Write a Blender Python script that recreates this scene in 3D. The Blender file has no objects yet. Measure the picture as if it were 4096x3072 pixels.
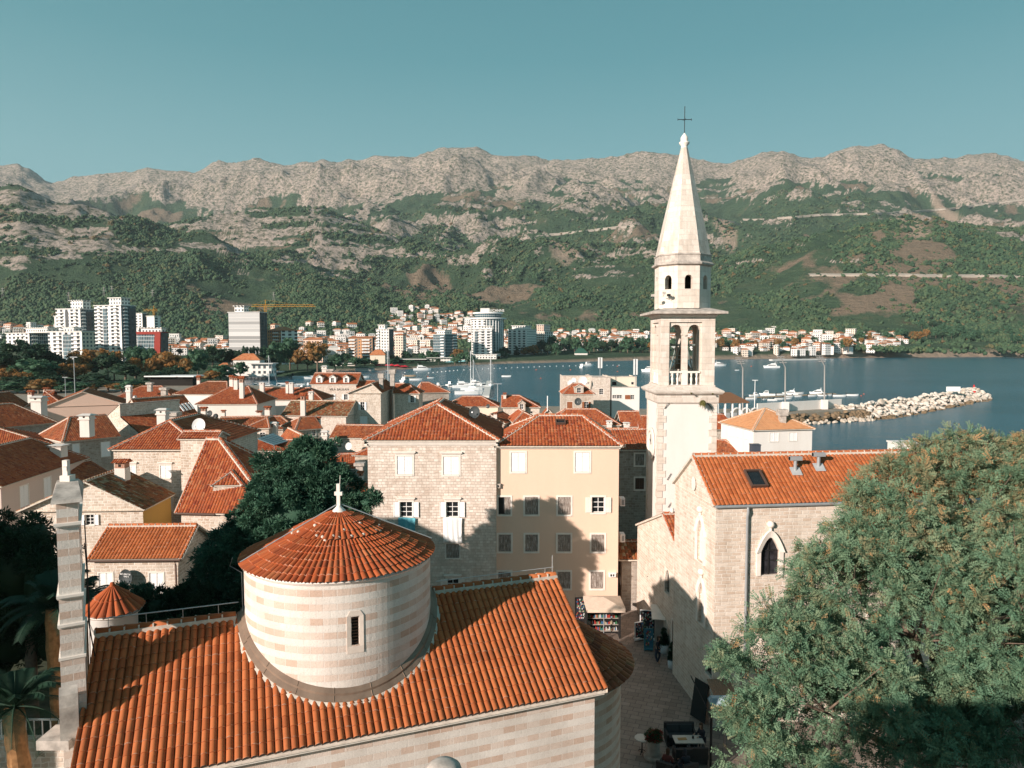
import bpy, math, random
import numpy as np
from mathutils import Vector
random.seed(7)
S = bpy.context.scene
COL = S.collection
R = math.radians
# ---------------------------------------------------------------- camera, sky, sun, exposure
PITCH = R(3.42); FOC = 2833.0; CXP, CYP = 2048.0, 1536.0
CAM = Vector((0, 0, 20.5)); SEA = -3.0
cam_d = bpy.data.cameras.new('camera'); cam = bpy.data.objects.new('camera', cam_d); COL.objects.link(cam)
cam_d.sensor_width = 36; cam_d.lens = 36*FOC/4096; cam_d.clip_start = .5; cam_d.clip_end = 30000
cam.location = CAM; cam.rotation_euler = (math.pi/2-PITCH, 0, 0); S.camera = cam
SUN_AZ = (-0.716, -0.698); SUN_EL = R(19.2)
w = bpy.data.worlds.new('World'); S.world = w; w.use_nodes = True
nt = w.node_tree; bg = nt.nodes['Background']
sky = nt.nodes.new('ShaderNodeTexSky'); sky.sky_type = 'NISHITA'; sky.sun_disc = False
sky.sun_elevation = SUN_EL; sky.sun_rotation = math.atan2(SUN_AZ[0], SUN_AZ[1])
sky.air_density = 1.0; sky.dust_density = 0.6; sky.ozone_density = 1.5
tc = nt.nodes.new('ShaderNodeTexCoord'); sep = nt.nodes.new('ShaderNodeSeparateXYZ'); nt.links.new(tc.outputs['Generated'], sep.inputs[0])
rmp = nt.nodes.new('ShaderNodeValToRGB'); nt.links.new(sep.outputs[2], rmp.inputs[0]); e = rmp.color_ramp.elements
e[0].position = 0.0; e[0].color = (.23, .45, .47, 1); e[1].position = 1.0; e[1].color = (.045, .15, .19, 1)
for p_, c_ in ((.22, (.175, .375, .400)), (.36, (.088, .272, .305)), (.55, (.048, .192, .228))): x_ = e.new(p_); x_.color = (*c_, 1)
up_ = nt.nodes.new('ShaderNodeMix'); up_.data_type = 'RGBA'; up_.blend_type = 'MULTIPLY'; up_.inputs[0].default_value = 1; up_.inputs[7].default_value = (8, 8, 8, 1); nt.links.new(rmp.outputs[0], up_.inputs[6])
mx_ = nt.nodes.new('ShaderNodeMix'); mx_.data_type = 'RGBA'; mx_.inputs[0].default_value = .93; nt.links.new(sky.outputs[0], mx_.inputs[6]); nt.links.new(up_.outputs[2], mx_.inputs[7])
nt.links.new(mx_.outputs[2], bg.inputs[0]); bg.inputs[1].default_value = 0.11
sd = bpy.data.lights.new('sun', 'SUN'); sd.energy = 5.0; sd.angle = R(.55); sd.color = (1, .86, .765)
sun = bpy.data.objects.new('sun', sd); COL.objects.link(sun)
sv = Vector((SUN_AZ[0]*math.cos(SUN_EL), SUN_AZ[1]*math.cos(SUN_EL), math.sin(SUN_EL)))
sun.rotation_euler = sv.to_track_quat('Z', 'Y').to_euler(); sun.location = (-60, -60, 80)
S.view_settings.view_transform = 'Standard'; S.view_settings.look = 'None'
S.view_settings.exposure = 0.5; S.view_settings.gamma = 1
S.render.resolution_x = 1024; S.render.resolution_y = 768
S.cycles.max_bounces = 5; S.cycles.diffuse_bounces = 3; S.cycles.glossy_bounces = 2; S.cycles.transparent_max_bounces = 4
S.cycles.volume_bounces = 0
S.cycles.use_denoising = True
# ---------------------------------------------------------------- a photo pixel (4096 x 3072) to a point in the place
_up = Vector((0, math.sin(PITCH), math.cos(PITCH))); _fw = Vector((0, math.cos(PITCH), -math.sin(PITCH)))
def ray(px, py): return _fw + Vector((1, 0, 0))*((px-CXP)/FOC) - _up*((py-CYP)/FOC)
def onz(px, py, z):
    d = ray(px, py); return CAM + d*((z-CAM.z)/d.z)
def onY(px, py, Y):
    d = ray(px, py); return CAM + d*(Y/d.y)
def onplane(px, py, o, n):
    d = ray(px, py); return CAM + d*((o-CAM).dot(n)/d.dot(n))
# ---------------------------------------------------------------- objects
def tag(o, label=None, cat=None, group=None, kind=None):
    if label: o['label'] = label
    if cat: o['category'] = cat
    if group: o['group'] = group
    if kind: o['kind'] = kind
    return o
def empty(name, loc=(0, 0, 0), rz=0, label=None, cat=None, group=None):
    o = bpy.data.objects.new(name, None); COL.objects.link(o); o.location = loc; o.rotation_euler.z = rz
    return tag(o, label, cat, group)
def copy_tree(o, parent=None):
    c = o.copy(); COL.objects.link(c)
    if parent is not None: c.parent = parent
    for ch in o.children: copy_tree(ch, c)
    return c
class MB:
    def __init__(s): s.v = []; s.f = []; s.uv = {}; s.m = {}; s.sm = set(); s.cm = 0; s.smooth = False
    def face(s, pts, uv=None, m=None):
        i = len(s.v); s.v.extend([tuple(p) for p in pts]); s.f.append(tuple(range(i, i+len(pts)))); k = len(s.f)-1
        if uv: s.uv[k] = uv
        s.m[k] = s.cm if m is None else m
        if s.smooth: s.sm.add(k)
        return s
    def mesh(s, vs, fs, uvs=None, m=None, smooth=None):
        i = len(s.v); s.v.extend([tuple(p) for p in vs])
        for n, f in enumerate(fs):
            s.f.append(tuple(i+a for a in f)); k = len(s.f)-1; s.m[k] = s.cm if m is None else m
            if uvs: s.uv[k] = uvs[n]
            if s.smooth if smooth is None else smooth: s.sm.add(k)
        return s
    def box(s, a, b, m=None):
        x0, y0, z0 = a; x1, y1, z1 = b
        return s.hexa([(x0, y0, z0), (x1, y0, z0), (x1, y1, z0), (x0, y1, z0), (x0, y0, z1), (x1, y0, z1), (x1, y1, z1), (x0, y1, z1)], m)
    def hexa(s, v, m=None):
        return s.mesh(v, [(3, 2, 1, 0), (4, 5, 6, 7), (0, 1, 5, 4), (1, 2, 6, 5), (2, 3, 7, 6), (3, 0, 4, 7)], m=m, smooth=False)
    def obox(s, o, U, V, W, m=None):       # origin corner and three edge vectors
        o, U, V, W = map(Vector, (o, U, V, W))
        return s.hexa([o, o+U, o+U+V, o+V, o+W, o+U+W, o+U+V+W, o+V+W], m)
    def tube(s, pts, r, n=8, m=None, smooth=True, cap=True):
        pts = [Vector(p) for p in pts]; rs = r if isinstance(r, (list, tuple)) else [r]*len(pts); vs = []; fs = []
        for i, p in enumerate(pts):
            d = (pts[min(i+1, len(pts)-1)]-pts[max(i-1, 0)]).normalized()
            a = d.orthogonal().normalized() if abs(d.z) < .99 else Vector((1, 0, 0)); 
            if abs(d.z) < .99: a = Vector((0, 0, 1)).cross(d).normalized()
            b = d.cross(a)
            for k in range(n):
                t = 2*math.pi*k/n; vs.append(p+(a*math.cos(t)+b*math.sin(t))*rs[i])
        for i in range(len(pts)-1):
            for k in range(n): fs.append((i*n+k, i*n+(k+1) % n, (i+1)*n+(k+1) % n, (i+1)*n+k))
        s.mesh(vs, fs, m=m, smooth=smooth)
        if cap:
            s.face(vs[:n][::-1], m=m); s.face(vs[-n:], m=m)
        return s
    def rings(s, c, prof, n=24, rot=0., m=None, smooth=True, uvscale=None, cap=True, a0=0, a1=2*math.pi, sx=1, sy=1):
        cx, cy = c[0], c[1]; full = abs(a1-a0-2*math.pi) < 1e-6; k1 = n if full else n+1
        vs = []; fs = []; uvs = []
        for (r, z) in prof:
            for k in range(k1):
                t = rot+a0+(a1-a0)*k/n; vs.append((cx+math.cos(t)*r*sx, cy+math.sin(t)*r*sy, z))
        vv = 0
        for i in range(len(prof)-1):
            dv = math.hypot(prof[i+1][0]-prof[i][0], prof[i+1][1]-prof[i][1]); rr = max(prof[i][0], prof[i+1][0])
            for k in range(n):
                fs.append((i*k1+k, i*k1+(k+1) % k1, (i+1)*k1+(k+1) % k1, (i+1)*k1+k))
                u0 = (a1-a0)*k/n*rr; u1 = (a1-a0)*(k+1)/n*rr; uvs.append([(u0, vv), (u1, vv), (u1, vv+dv), (u0, vv+dv)])
            vv += dv
        s.mesh(vs, fs, uvs=uvs if uvscale else None, m=m, smooth=smooth)
        if cap and full:
            if prof[0][0] > 1e-4: s.face(vs[:k1][::-1], m=m)
            if prof[-1][0] > 1e-4: s.face(vs[-k1:], m=m)
        return s
    def build(s, name, mats, parent=None, link=True, **kw):
        me = bpy.data.meshes.new(name); me.from_pydata(s.v, [], s.f)
        mats = mats if isinstance(mats, (list, tuple)) else [mats]
        for mt in mats: me.materials.append(mt)
        n = len(me.polygons)
        if n == len(s.f):
            me.polygons.foreach_set('material_index', [min(s.m.get(i, 0), len(mats)-1) for i in range(n)])
            me.polygons.foreach_set('use_smooth', [i in s.sm for i in range(n)])
            co = np.array(s.v, dtype=float); uvl = me.uv_layers.new(name='UVMap'); out = []
            for i, f in enumerate(s.f):
                if i in s.uv: out.extend(s.uv[i]); continue
                a = co[f[0]]; nn = np.zeros(3)
                for j in range(1, len(f)-1): nn += np.cross(co[f[j]]-a, co[f[j+1]]-a)
                l = np.linalg.norm(nn); nn = nn/l if l > 1e-12 else np.array((0, 0, 1.))
                if abs(nn[2]) > .9: uu = np.array((1., 0, 0)); v2 = np.array((0, 1., 0))
                else:
                    uu = np.array((-nn[1], nn[0], 0)); uu /= np.linalg.norm(uu); v2 = np.cross(nn, uu)
                for j in f: out.append((float(co[j] @ uu), float(co[j] @ v2)))
            uvl.data.foreach_set('uv', np.array(out, dtype=np.float32).ravel())
        me.validate(); me.update()
        o = bpy.data.objects.new(name, me)
        if link: COL.objects.link(o)
        if parent is not None: o.parent = parent
        return tag(o, **kw) if kw else o
# ---------------------------------------------------------------- materials
def _nodes(name):
    m = bpy.data.materials.new(name); m.use_nodes = True; t = m.node_tree; b = t.nodes['Principled BSDF']
    b.inputs['Specular IOR Level'].default_value = .25
    return m, t, b
class G:                                     # tiny node-graph helper
    def __init__(s, t): s.t = t
    def n(s, ty, **kw):
        x = s.t.nodes.new('ShaderNode'+ty)
        for k, v in kw.items():
            if k.startswith('_'): setattr(x, k[1:], v)
            else:
                key = int(k[1:]) if k[0] == 'i' and k[1:].isdigit() else k.replace('_', ' ')
                if isinstance(v, bpy.types.NodeSocket): s.t.links.new(v, x.inputs[key])
                else: x.inputs[key].default_value = v
        return x
    def l(s, a, b): s.t.links.new(a, b)
    def noise(s, vec, scale, detail=4, rough=.6, out=0):
        return s.n('TexNoise', Vector=vec, Scale=scale, Detail=detail, Roughness=rough).outputs[out]
    def ramp(s, fac, stops):
        x = s.t.nodes.new('ShaderNodeValToRGB'); s.l(fac, x.inputs[0]); e = x.color_ramp.elements
        while len(e) < len(stops): e.new(.5)
        for i, (p, c) in enumerate(stops):
            e[i].position = p; e[i].color = (*c, 1) if len(c) == 3 else c
        return x.outputs[0]
    def mix(s, fac, a, b, mode='MIX'):
        x = s.t.nodes.new('ShaderNodeMix'); x.data_type = 'RGBA'; x.blend_type = mode
        for k, v in ((0, fac), (6, a), (7, b)):
            if isinstance(v, bpy.types.NodeSocket): s.l(v, x.inputs[k])
            else: x.inputs[k].default_value = v if k == 0 else (*v, 1) if len(v) == 3 else v
        return x.outputs[2]
    def math(s, op, a, b=0.):
        x = s.t.nodes.new('ShaderNodeMath'); x.operation = op
        for k, v in ((0, a), (1, b)):
            if isinstance(v, bpy.types.NodeSocket): s.l(v, x.inputs[k])
            else: x.inputs[k].default_value = v
        return x.outputs[0]
    def bump(s, h, bsdf, strength=.5, dist=.02):
        x = s.n('Bump', Height=h, Strength=strength, Distance=dist); s.l(x.outputs[0], bsdf.inputs['Normal'])
MATS = {}
def plain(name, col, rough=.7, metal=0., var=.12, scale=3., bump=0., spec=.25):
    if name in MATS: return MATS[name]
    m, t, b = _nodes(name); g = G(t); co = g.n('TexCoord').outputs['Object']
    nz = g.noise(co, scale, 5); c = g.ramp(nz, [(.25, tuple(x*(1-var) for x in col)), (.75, tuple(min(1, x*(1+var)) for x in col))])
    g.l(c, b.inputs['Base Color']); b.inputs['Roughness'].default_value = rough; b.inputs['Metallic'].default_value = metal
    b.inputs['Specular IOR Level'].default_value = spec
    if bump: g.bump(g.noise(co, scale*6, 4), b, bump, .01)
    MATS[name] = m; return m
def stucco(name, col, stain=(.45, .36, .28), amt=.25):
    if name in MATS: return MATS[name]
    m, t, b = _nodes(name); g = G(t); tc = g.n('TexCoord'); co = tc.outputs['Object']
    mp = g.n('Mapping', Vector=co, Scale=(1, 1, .25)).outputs[0]
    n1 = g.ramp(g.noise(mp, .55, 6, .7), [(.42, (0, 0, 0)), (.8, (1, 1, 1))])
    n2 = g.noise(co, 9, 5); c = g.mix(n2, tuple(x*.93 for x in col), tuple(min(1, x*1.05) for x in col))
    c = g.mix(g.math('MULTIPLY', n1, amt), c, stain); g.l(c, b.inputs['Base Color']); b.inputs['Roughness'].default_value = .9
    g.bump(g.noise(co, 14, 5), b, .25, .015); MATS[name] = m; return m
def stone(name, c1=(.66, .56, .47), c2=(.50, .40, .32), mortar=(.72, .66, .60), bw=.42, rh=.2, ms=.018, irr=.06, bumpd=.03, stainc=(.30, .25, .20), stain=.35, vor=.35):
    if name in MATS: return MATS[name]
    m, t, b = _nodes(name); g = G(t); tc = g.n('TexCoord'); uv = tc.outputs['UV']
    wob = g.noise(uv, 1.7, 2, .5, 1); wv = g.n('VectorMath', _operation='MULTIPLY_ADD', i0=wob, i1=(irr*2.2, irr*1.6, 0), i2=uv).outputs[0]
    wob2 = g.noise(uv, 7, 2, .5, 1); wv = g.n('VectorMath', _operation='MULTIPLY_ADD', i0=wob2, i1=(irr*.6, irr*.6, 0), i2=wv).outputs[0]
    br = g.n('TexBrick', Vector=wv, Color1=(*c1, 1), Color2=(*c2, 1), Mortar=(*mortar, 1), Scale=1., Mortar_Size=ms, Mortar_Smooth=.35, Bias=0., Brick_Width=bw, Row_Height=rh, _offset=.5, _squash=.7, _squash_frequency=3)
    big = g.noise(uv, .35, 5, .65); pat = g.noise(uv, 2.6, 4, .6)
    c = g.mix(g.math('MULTIPLY', g.ramp(big, [(.48, (0, 0, 0)), (.75, (1, 1, 1))]), stain), br.outputs[0], stainc)
    c = g.mix(.55, c, g.ramp(pat, [(.2, (.74, .70, .66)), (.55, (1, 1, 1))]), 'MULTIPLY')
    stk = g.noise(g.n('Mapping', Vector=uv, Scale=(1.6, .16, 1)).outputs[0], 1., 6, .7); c = g.mix(.55, c, g.ramp(stk, [(.30, (.70, .66, .62)), (.52, (1, 1, 1))]), 'MULTIPLY')
    vo = g.n('TexVoronoi', Vector=wv, Scale=1/bw).outputs['Color']; c = g.mix(vor, c, g.ramp(vo, [(.1, (.72, .66, .60)), (.8, (1, 1, 1))]), 'MULTIPLY')
    g.l(c, b.inputs['Base Color']); b.inputs['Roughness'].default_value = .92
    h = g.math('ADD', g.math('MULTIPLY', br.outputs[1], -1.), g.math('MULTIPLY', g.noise(uv, 11, 5, .65), .9))
    g.bump(h, b, .8, bumpd); MATS[name] = m; return m
def striped(name, c_w=(.78, .72, .66), c_p=(.66, .48, .38), rh=.25, bw=.47):
    if name in MATS: return MATS[name]
    m, t, b = _nodes(name); g = G(t); uv = g.n('TexCoord').outputs['UV']
    br = g.n('TexBrick', Vector=uv, Color1=(0, 0, 0, 1), Color2=(1, 1, 1, 1), Mortar=(.5, .5, .5, 1), Scale=1., Mortar_Size=.009, Mortar_Smooth=.2, Brick_Width=bw, Row_Height=rh, _offset=.45)
    sp = g.n('SeparateXYZ', Vector=uv); row = g.math('FLOOR', g.math('DIVIDE', sp.outputs[1], rh))
    par = g.math('MODULO', g.math('ABSOLUTE', row), 2.)
    pk = g.mix(br.outputs[0], tuple(x*.93 for x in c_p), tuple(a*.35+b_*.65 for a, b_ in zip(c_p, c_w)))
    wh = g.mix(br.outputs[0], c_w, tuple(x*.93 for x in c_w))
    c = g.mix(par, wh, pk); c = g.mix(br.outputs[1], c, (.80, .74, .68))
    big = g.ramp(g.noise(uv, .5, 6, .7), [(.35, (.74, .72, .70)), (.62, (1, 1, 1))]); c = g.mix(.7, c, big, 'MULTIPLY')
    pit = g.ramp(g.noise(uv, 18, 6, .75), [(.3, (.6, .52, .46)), (.45, (1, 1, 1))]); c = g.mix(.8, c, pit, 'MULTIPLY')
    g.l(c, b.inputs['Base Color']); b.inputs['Roughness'].default_value = .85
    h = g.math('ADD', g.math('MULTIPLY', br.outputs[1], -.7), g.math('MULTIPLY', g.noise(uv, 12, 6, .7), 1.1))
    g.bump(h, b, .7, .02); MATS[name] = m; return m
def tiles(name, cols, dirt=(.10, .07, .04), dirt_amt=.4, pale=.0, dscale=.8):
    if name in MATS: return MATS[name]
    m, t, b = _nodes(name); g = G(t); tc = g.n('TexCoord'); uv = tc.outputs['UV']; co = tc.outputs['Object']; cols = [(a*1.04, b_*1.12, c_*1.1) for a, b_, c_ in cols]
    fl = g.n('VectorMath', _operation='FLOOR', i0=uv).outputs[0]
    rnd = g.n('TexWhiteNoise', _noise_dimensions='3D', Vector=fl).outputs[0]
    k = len(cols); c = g.ramp(rnd, [(i/(k-1), cols[i]) for i in range(k)])
    nz = g.noise(co, dscale, 6, .72); d = g.ramp(nz, [(.45, (0, 0, 0)), (.72, (1, 1, 1))])
    c = g.mix(g.math('MULTIPLY', d, dirt_amt), c, dirt)
    fr = g.n('VectorMath', _operation='FRACTION', i0=uv).outputs[0]; sy = g.n('SeparateXYZ', Vector=fr)
    edge = g.ramp(sy.outputs[1], [(0., (1, 1, 1)), (.08, (.0, .0, .0))])
    n3 = g.ramp(g.noise(co, 5., 4, .7), [(.5, (0, 0, 0)), (.62, (1, 1, 1))])
    c = g.mix(g.math('MULTIPLY', g.math('MULTIPLY', edge, n3), .6), c, (.62, .50, .38))
    lich = g.ramp(g.noise(co, 2.3, 6, .8), [(.58, (0, 0, 0)), (.7, (1, 1, 1))])
    c = g.mix(g.math('MULTIPLY', lich, pale), c, (.50, .44, .34))
    g.l(c, b.inputs['Base Color']); b.inputs['Roughness'].default_value = .78
    g.bump(g.noise(co, 25, 4, .7), b, .3, .01); MATS[name] = m; return m
T_NEW = tiles('roof_tiles_new', [(.34, .085, .027), (.41, .11, .036), (.46, .13, .045), (.37, .095, .032)], dirt=(.17, .055, .025), dirt_amt=.45)
T_RED = tiles('roof_tiles_red', [(.22, .040, .018), (.36, .080, .028), (.42, .105, .036), (.30, .062, .024), (.44, .15, .065)], dirt=(.15, .045, .022), dirt_amt=.4, pale=.15)
T_OLD = tiles('roof_tiles_old', [(.17, .036, .017), (.32, .078, .028), (.38, .10, .035), (.25, .056, .022), (.44, .17, .075)], dirt=(.09, .048, .024), dirt_amt=.65, pale=.3, dscale=.5)
T_MOS = tiles('roof_tiles_weathered', [(.10, .035, .018), (.28, .07, .026), (.34, .10, .036), (.22, .10, .04), (.42, .32, .21)], dirt=(.09, .075, .035), dirt_amt=.75, pale=.6, dscale=.9)
T_FAR = tiles('roof_tiles_far', [(.44, .14, .055), (.50, .18, .08), (.38, .11, .045)], dirt=(.26, .13, .07), dirt_amt=.5, dscale=.1)
MORT = plain('lime_mortar', (.60, .53, .45), .95, var=.25, scale=4, bump=.4)
STONE = stone('pale_ashlar'); 
STONE_W = stone('white_ashlar', (.84, .76, .68), (.66, .55, .47), (.60, .50, .43), bw=.36, rh=.21, ms=.016, irr=.05, stain=.12)
STONE_R = stone('rubble_stone', (.76, .66, .57), (.55, .44, .35), (.82, .75, .67), bw=.5, rh=.23, ms=.034, irr=.1, stain=.3)
STONE_G = stone('grey_rubble', (.48, .43, .38), (.34, .29, .25), (.52, .48, .43), bw=.45, rh=.22, ms=.02, irr=.1, stain=.4)
STONE_C = stone('church_stone', (.78, .69, .60), (.64, .51, .41), (.82, .75, .67), bw=.52, rh=.19, ms=.024, irr=.05, stain=.15)
STONE_T = stone('tower_stone', (.78, .71, .64), (.68, .59, .51), (.62, .54, .47), bw=.9, rh=.46, ms=.008, irr=.0, stain=.2, bumpd=.015, vor=.15)
STONE_S = stone('spire_stone', (.76, .69, .62), (.62, .54, .47), (.80, .74, .67), bw=.62, rh=.42, ms=.014, irr=.02, stain=.25, bumpd=.03, vor=.1)
TRIM = plain('trim_stone', (.78, .71, .64), .85, var=.1, scale=2, bump=.2)
TRIM_G = plain('grey_weathered_stone', (.44, .39, .345), .9, var=.45, scale=2.6, bump=.6)
STRIPE = striped('striped_church_stone')
PLASTER = stucco('white_plaster', (.74, .68, .63), (.56, .46, .38), .4)
PLASTER_W = stucco('bright_white_plaster', (.76, .72, .68), (.56, .48, .41), .3)
YELLOW = stucco('apricot_stucco', (.77, .56, .43), (.61, .44, .32), .3)
PINK = stucco('pink_stucco', (.70, .50, .40), (.55, .40, .32), .2)
MAUVE = stucco('mauve_stucco', (.62, .50, .44), (.5, .40, .35), .2)
OCHRE = stucco('ochre_stucco', (.55, .34, .10), (.42, .28, .12), .4)
CREAM = stucco('cream_stucco', (.74, .62, .50), (.6, .5, .4), .2)
WHITE = plain('white_paint', (.84, .82, .80), .5, var=.04)
SHUT_W = plain('white_shutter_paint', (.84, .83, .82), .55, var=.06, scale=8)
SHUT_B = plain('brown_shutter_paint', (.30, .11, .05), .6, var=.2)
GLASS = plain('dark_glass', (.015, .018, .02), .12, var=.3, spec=.5)
BLACK = plain('black_metal', (.02, .02, .02), .5, var=.2)
DARKIN = plain('dark_interior', (.02, .017, .014), .9)
GREYM = plain('grey_metal', (.34, .36, .37), .45, .3)
BROWNM = plain('brown_gutter', (.10, .06, .045), .5)
LEAD = plain('brown_lead_flashing', (.24, .17, .125), .5, .3, var=.25, scale=1.5)
DISH_W = plain('white_dish', (.72, .72, .71), .5, var=.06)
DISH_G = plain('grey_dish', (.045, .055, .057), .6, var=.15)
SILVER = plain('silver_rail', (.55, .56, .56), .35, .5)
BRICK = stone('red_brick', (.50, .20, .11), (.42, .15, .08), (.60, .50, .42), bw=.26, rh=.09, ms=.015, irr=.02, stain=.1)
def weathered_wood():
    m, t, b = _nodes('weathered_wood'); g = G(t); uv = g.n('TexCoord').outputs['UV']
    mp = g.n('Mapping', Vector=uv, Scale=(14, 1.2, 1)).outputs[0]; nz = g.noise(mp, 1.5, 6, .75)
    c = g.ramp(nz, [(.3, (.10, .075, .06)), (.5, (.26, .21, .18)), (.62, (.62, .57, .52))]); g.l(c, b.inputs['Base Color'])
    b.inputs['Roughness'].default_value = .85; g.bump(nz, b, .4, .01); MATS['weathered_wood'] = m; return m
WOOD = weathered_wood()
# ---------------------------------------------------------------- walls with real openings
def arc_z(op, x):                             # head height of opening op = dict(x,w,zs,zt,kind)
    h = op['w']/2; d = min(1., abs(x-op['x'])/h)
    if op.get('arch') == 'round': return op['zt']-h+h*math.sqrt(max(0, 1-d*d))
    if op.get('arch') == 'gothic': return op['zt']-h*1.5+h*1.5*(1-d**1.7)
    return op['zt']
def wall(mb, O, U, W, z0, top, ops=(), thick=.2, m=None, N=None):
    """vertical wall from O along unit U, width W, from z0 to top (number or [(x,z)...] line); N points outwards."""
    O = Vector(O); U = Vector(U).normalized(); N = Vector(N) if N else U.cross(Vector((0, 0, 1)))
    line = [(0, top), (W, top)] if not isinstance(top, (list, tuple)) else list(top)
    def tp(x):
        for (a, za), (b, zb) in zip(line, line[1:]):
            if a-1e-6 <= x <= b+1e-6: return za+(zb-za)*(x-a)/max(1e-9, b-a)
        return line[-1][1]
    xs = set([0., W]+[x for x, _ in line])
    for op in ops:
        n = 8 if op.get('arch') else 1
        for k in range(n+1): xs.add(max(0, min(W, op['x']-op['w']/2+op['w']*k/n)))
    xs = sorted(xs); xs = [x for i, x in enumerate(xs) if i == 0 or x-xs[i-1] > 1e-5]
    P = lambda x, z, d=0.: O+U*x+Vector((0, 0, z))-N*d
    for a, b in zip(xs, xs[1:]):
        c = (a+b)/2; cur = (z0, z0)
        for op in sorted([o for o in ops if abs(c-o['x']) < o['w']/2], key=lambda o: o['zs']):
            zs = op['zs']; ha, hb = arc_z(op, a), arc_z(op, b)
            if zs > cur[0]+1e-4: mb.face([P(a, cur[0]), P(b, cur[1]), P(b, zs), P(a, zs)], m=m)
            mb.face([P(a, zs), P(b, zs), P(b, zs, thick), P(a, zs, thick)], m=m)
            mb.face([P(a, ha, thick), P(b, hb, thick), P(b, hb), P(a, ha)], m=m)
            if abs(a-(op['x']-op['w']/2)) < 1e-4: mb.face([P(a, zs, thick), P(a, ha, thick), P(a, ha), P(a, zs)], m=m)
            if abs(b-(op['x']+op['w']/2)) < 1e-4: mb.face([P(b, zs), P(b, hb), P(b, hb, thick), P(b, zs, thick)], m=m)
            cur = (ha, hb)
        ta, tb = tp(a), tp(b)
        if ta > cur[0]+1e-4 or tb > cur[1]+1e-4: mb.face([P(a, cur[0]), P(b, cur[1]), P(b, tb), P(a, ta)], m=m)
# ---------------------------------------------------------------- barrel tile roofs
def tile_face(mb, poly, pitch=.24, course=.38, amp=.055, seg=6, m=0, u0=0.):
    """poly: convex 3-D polygon, first two points are the eave. Real corrugation with stepped courses."""
    p = [Vector(q) for q in poly]; o = p[0]; U = (p[1]-p[0]).normalized()
    nn = Vector((0, 0, 0))
    for i in range(1, len(p)-1): nn += (p[i]-o).cross(p[i+1]-o)
    nn.normalize()
    if nn.z < 0: nn = -nn
    V = nn.cross(U)
    if V.z < 0: V = -V
    q = [((x-o).dot(U), (x-o).dot(V)) for x in p]
    umin = min(a for a, _ in q); umax = max(a for a, _ in q); vmax = max(b for _, b in q)
    def vr(u):
        lo, hi = 1e9, -1e9
        for (a, b), (c, d) in zip(q, q[1:]+q[:1]):
            if min(a, c)-1e-7 <= u <= max(a, c)+1e-7:
                for v in ([b, d] if abs(c-a) < 1e-7 else [b+(d-b)*(u-a)/(c-a)]): lo = min(lo, v); hi = max(hi, v)
        return (lo, hi) if lo < 1e8 else (0, 0)
    step = pitch/seg; us = sorted(set([umin+1e-6, umax-1e-6]+[k*step for k in range(int(umin/step)-1, int(umax/step)+2) if umin < k*step < umax]+[a for a, _ in q if umin < a < umax]))
    n = int(vmax/course)+1; rows = []
    for k in range(n+1): rows += [(k*course, .0), (k*course+.002, 1.)]
    rows = rows[1:-1]; nr = len(rows); vs = []; uv = []; sawh = .030 if course < .6 else .05
    ra = random.Random(int(abs(o.x*31+o.y*17)))
    jit = {}
    for u in us:
        lo, hi = vr(u); ph = abs(math.cos(math.pi*(u+u0)/pitch)); h = amp*(ph**.55); ti = math.floor((u+u0)/pitch+.5)
        for (v, s) in rows:
            vc = min(max(v, lo), hi); k = math.floor(v/course+1e-4) - (0 if s else 1)
            j = jit.setdefault((ti, k), ra.uniform(-1, 1)*.006)
            x = o+U*u+V*vc+nn*(h+(sawh if s else 0)+j); vs.append(x); uv.append(((u+u0)/pitch+.5, vc/course))
    fs = []; uvs = []
    for i in range(len(us)-1):
        um = ((us[i]+us[i+1])/2+u0)/pitch+.5; fl = math.floor(um)
        for j in range(nr-1):
            a, b, c, d = i*nr+j, (i+1)*nr+j, (i+1)*nr+j+1, i*nr+j+1
            if (vs[a]-vs[d]).length < .004 and (vs[b]-vs[c]).length < .004: continue
            vm = (rows[j][0]+rows[j+1][0])/2/course; fv = math.floor(vm+1e-4)
            fs.append((a, b, c, d)); uvs.append([(min(max(uv[t][0], fl+.001), fl+.999), min(max(uv[t][1], fv+.001), fv+.999)) for t in (a, b, c, d)])
    mb.mesh(vs, fs, uvs, m=m, smooth=False)
def caps(mb, a, b, r=.11, ln=.42, mt=0, mm=1, lift=.03):
    a, b = Vector(a), Vector(b); d = b-a; L = d.length
    if L < .2: return
    d.normalize(); s = d.cross(Vector((0, 0, 1))).normalized(); up = s.cross(d); n = max(1, int(L/ln)); ln = L/n
    w = r*1.55
    mb.obox(a-s*w-up*.10, s*2*w, d*L, up*(.115+lift), m=mm)
    for k in range(n):
        p0 = a+d*(k*ln-.03); p1 = a+d*((k+1)*ln); vs = []; fs = []
        for p, rr in ((p0, r*1.1), (p1, r*.9)):
            for j in range(6):
                t = math.pi*j/5; vs.append(p+s*math.cos(t)*rr+up*(math.sin(t)*rr+lift))
        for j in range(5): fs.append((j, j+1, 7+j, 6+j))
        fs.append((5, 4, 3, 2, 1, 0)); uu = random.random()*50
        mb.mesh(vs, fs, [[(uu+.2+.1*t, uu) for t in range(len(f))] for f in fs], m=mt, smooth=True)
        if L/n < .6: mb.obox(p0-s*r*1.18+up*lift*.4, s*r*2.36, d*.05, up*(r*.75+lift), m=mm)
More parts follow.
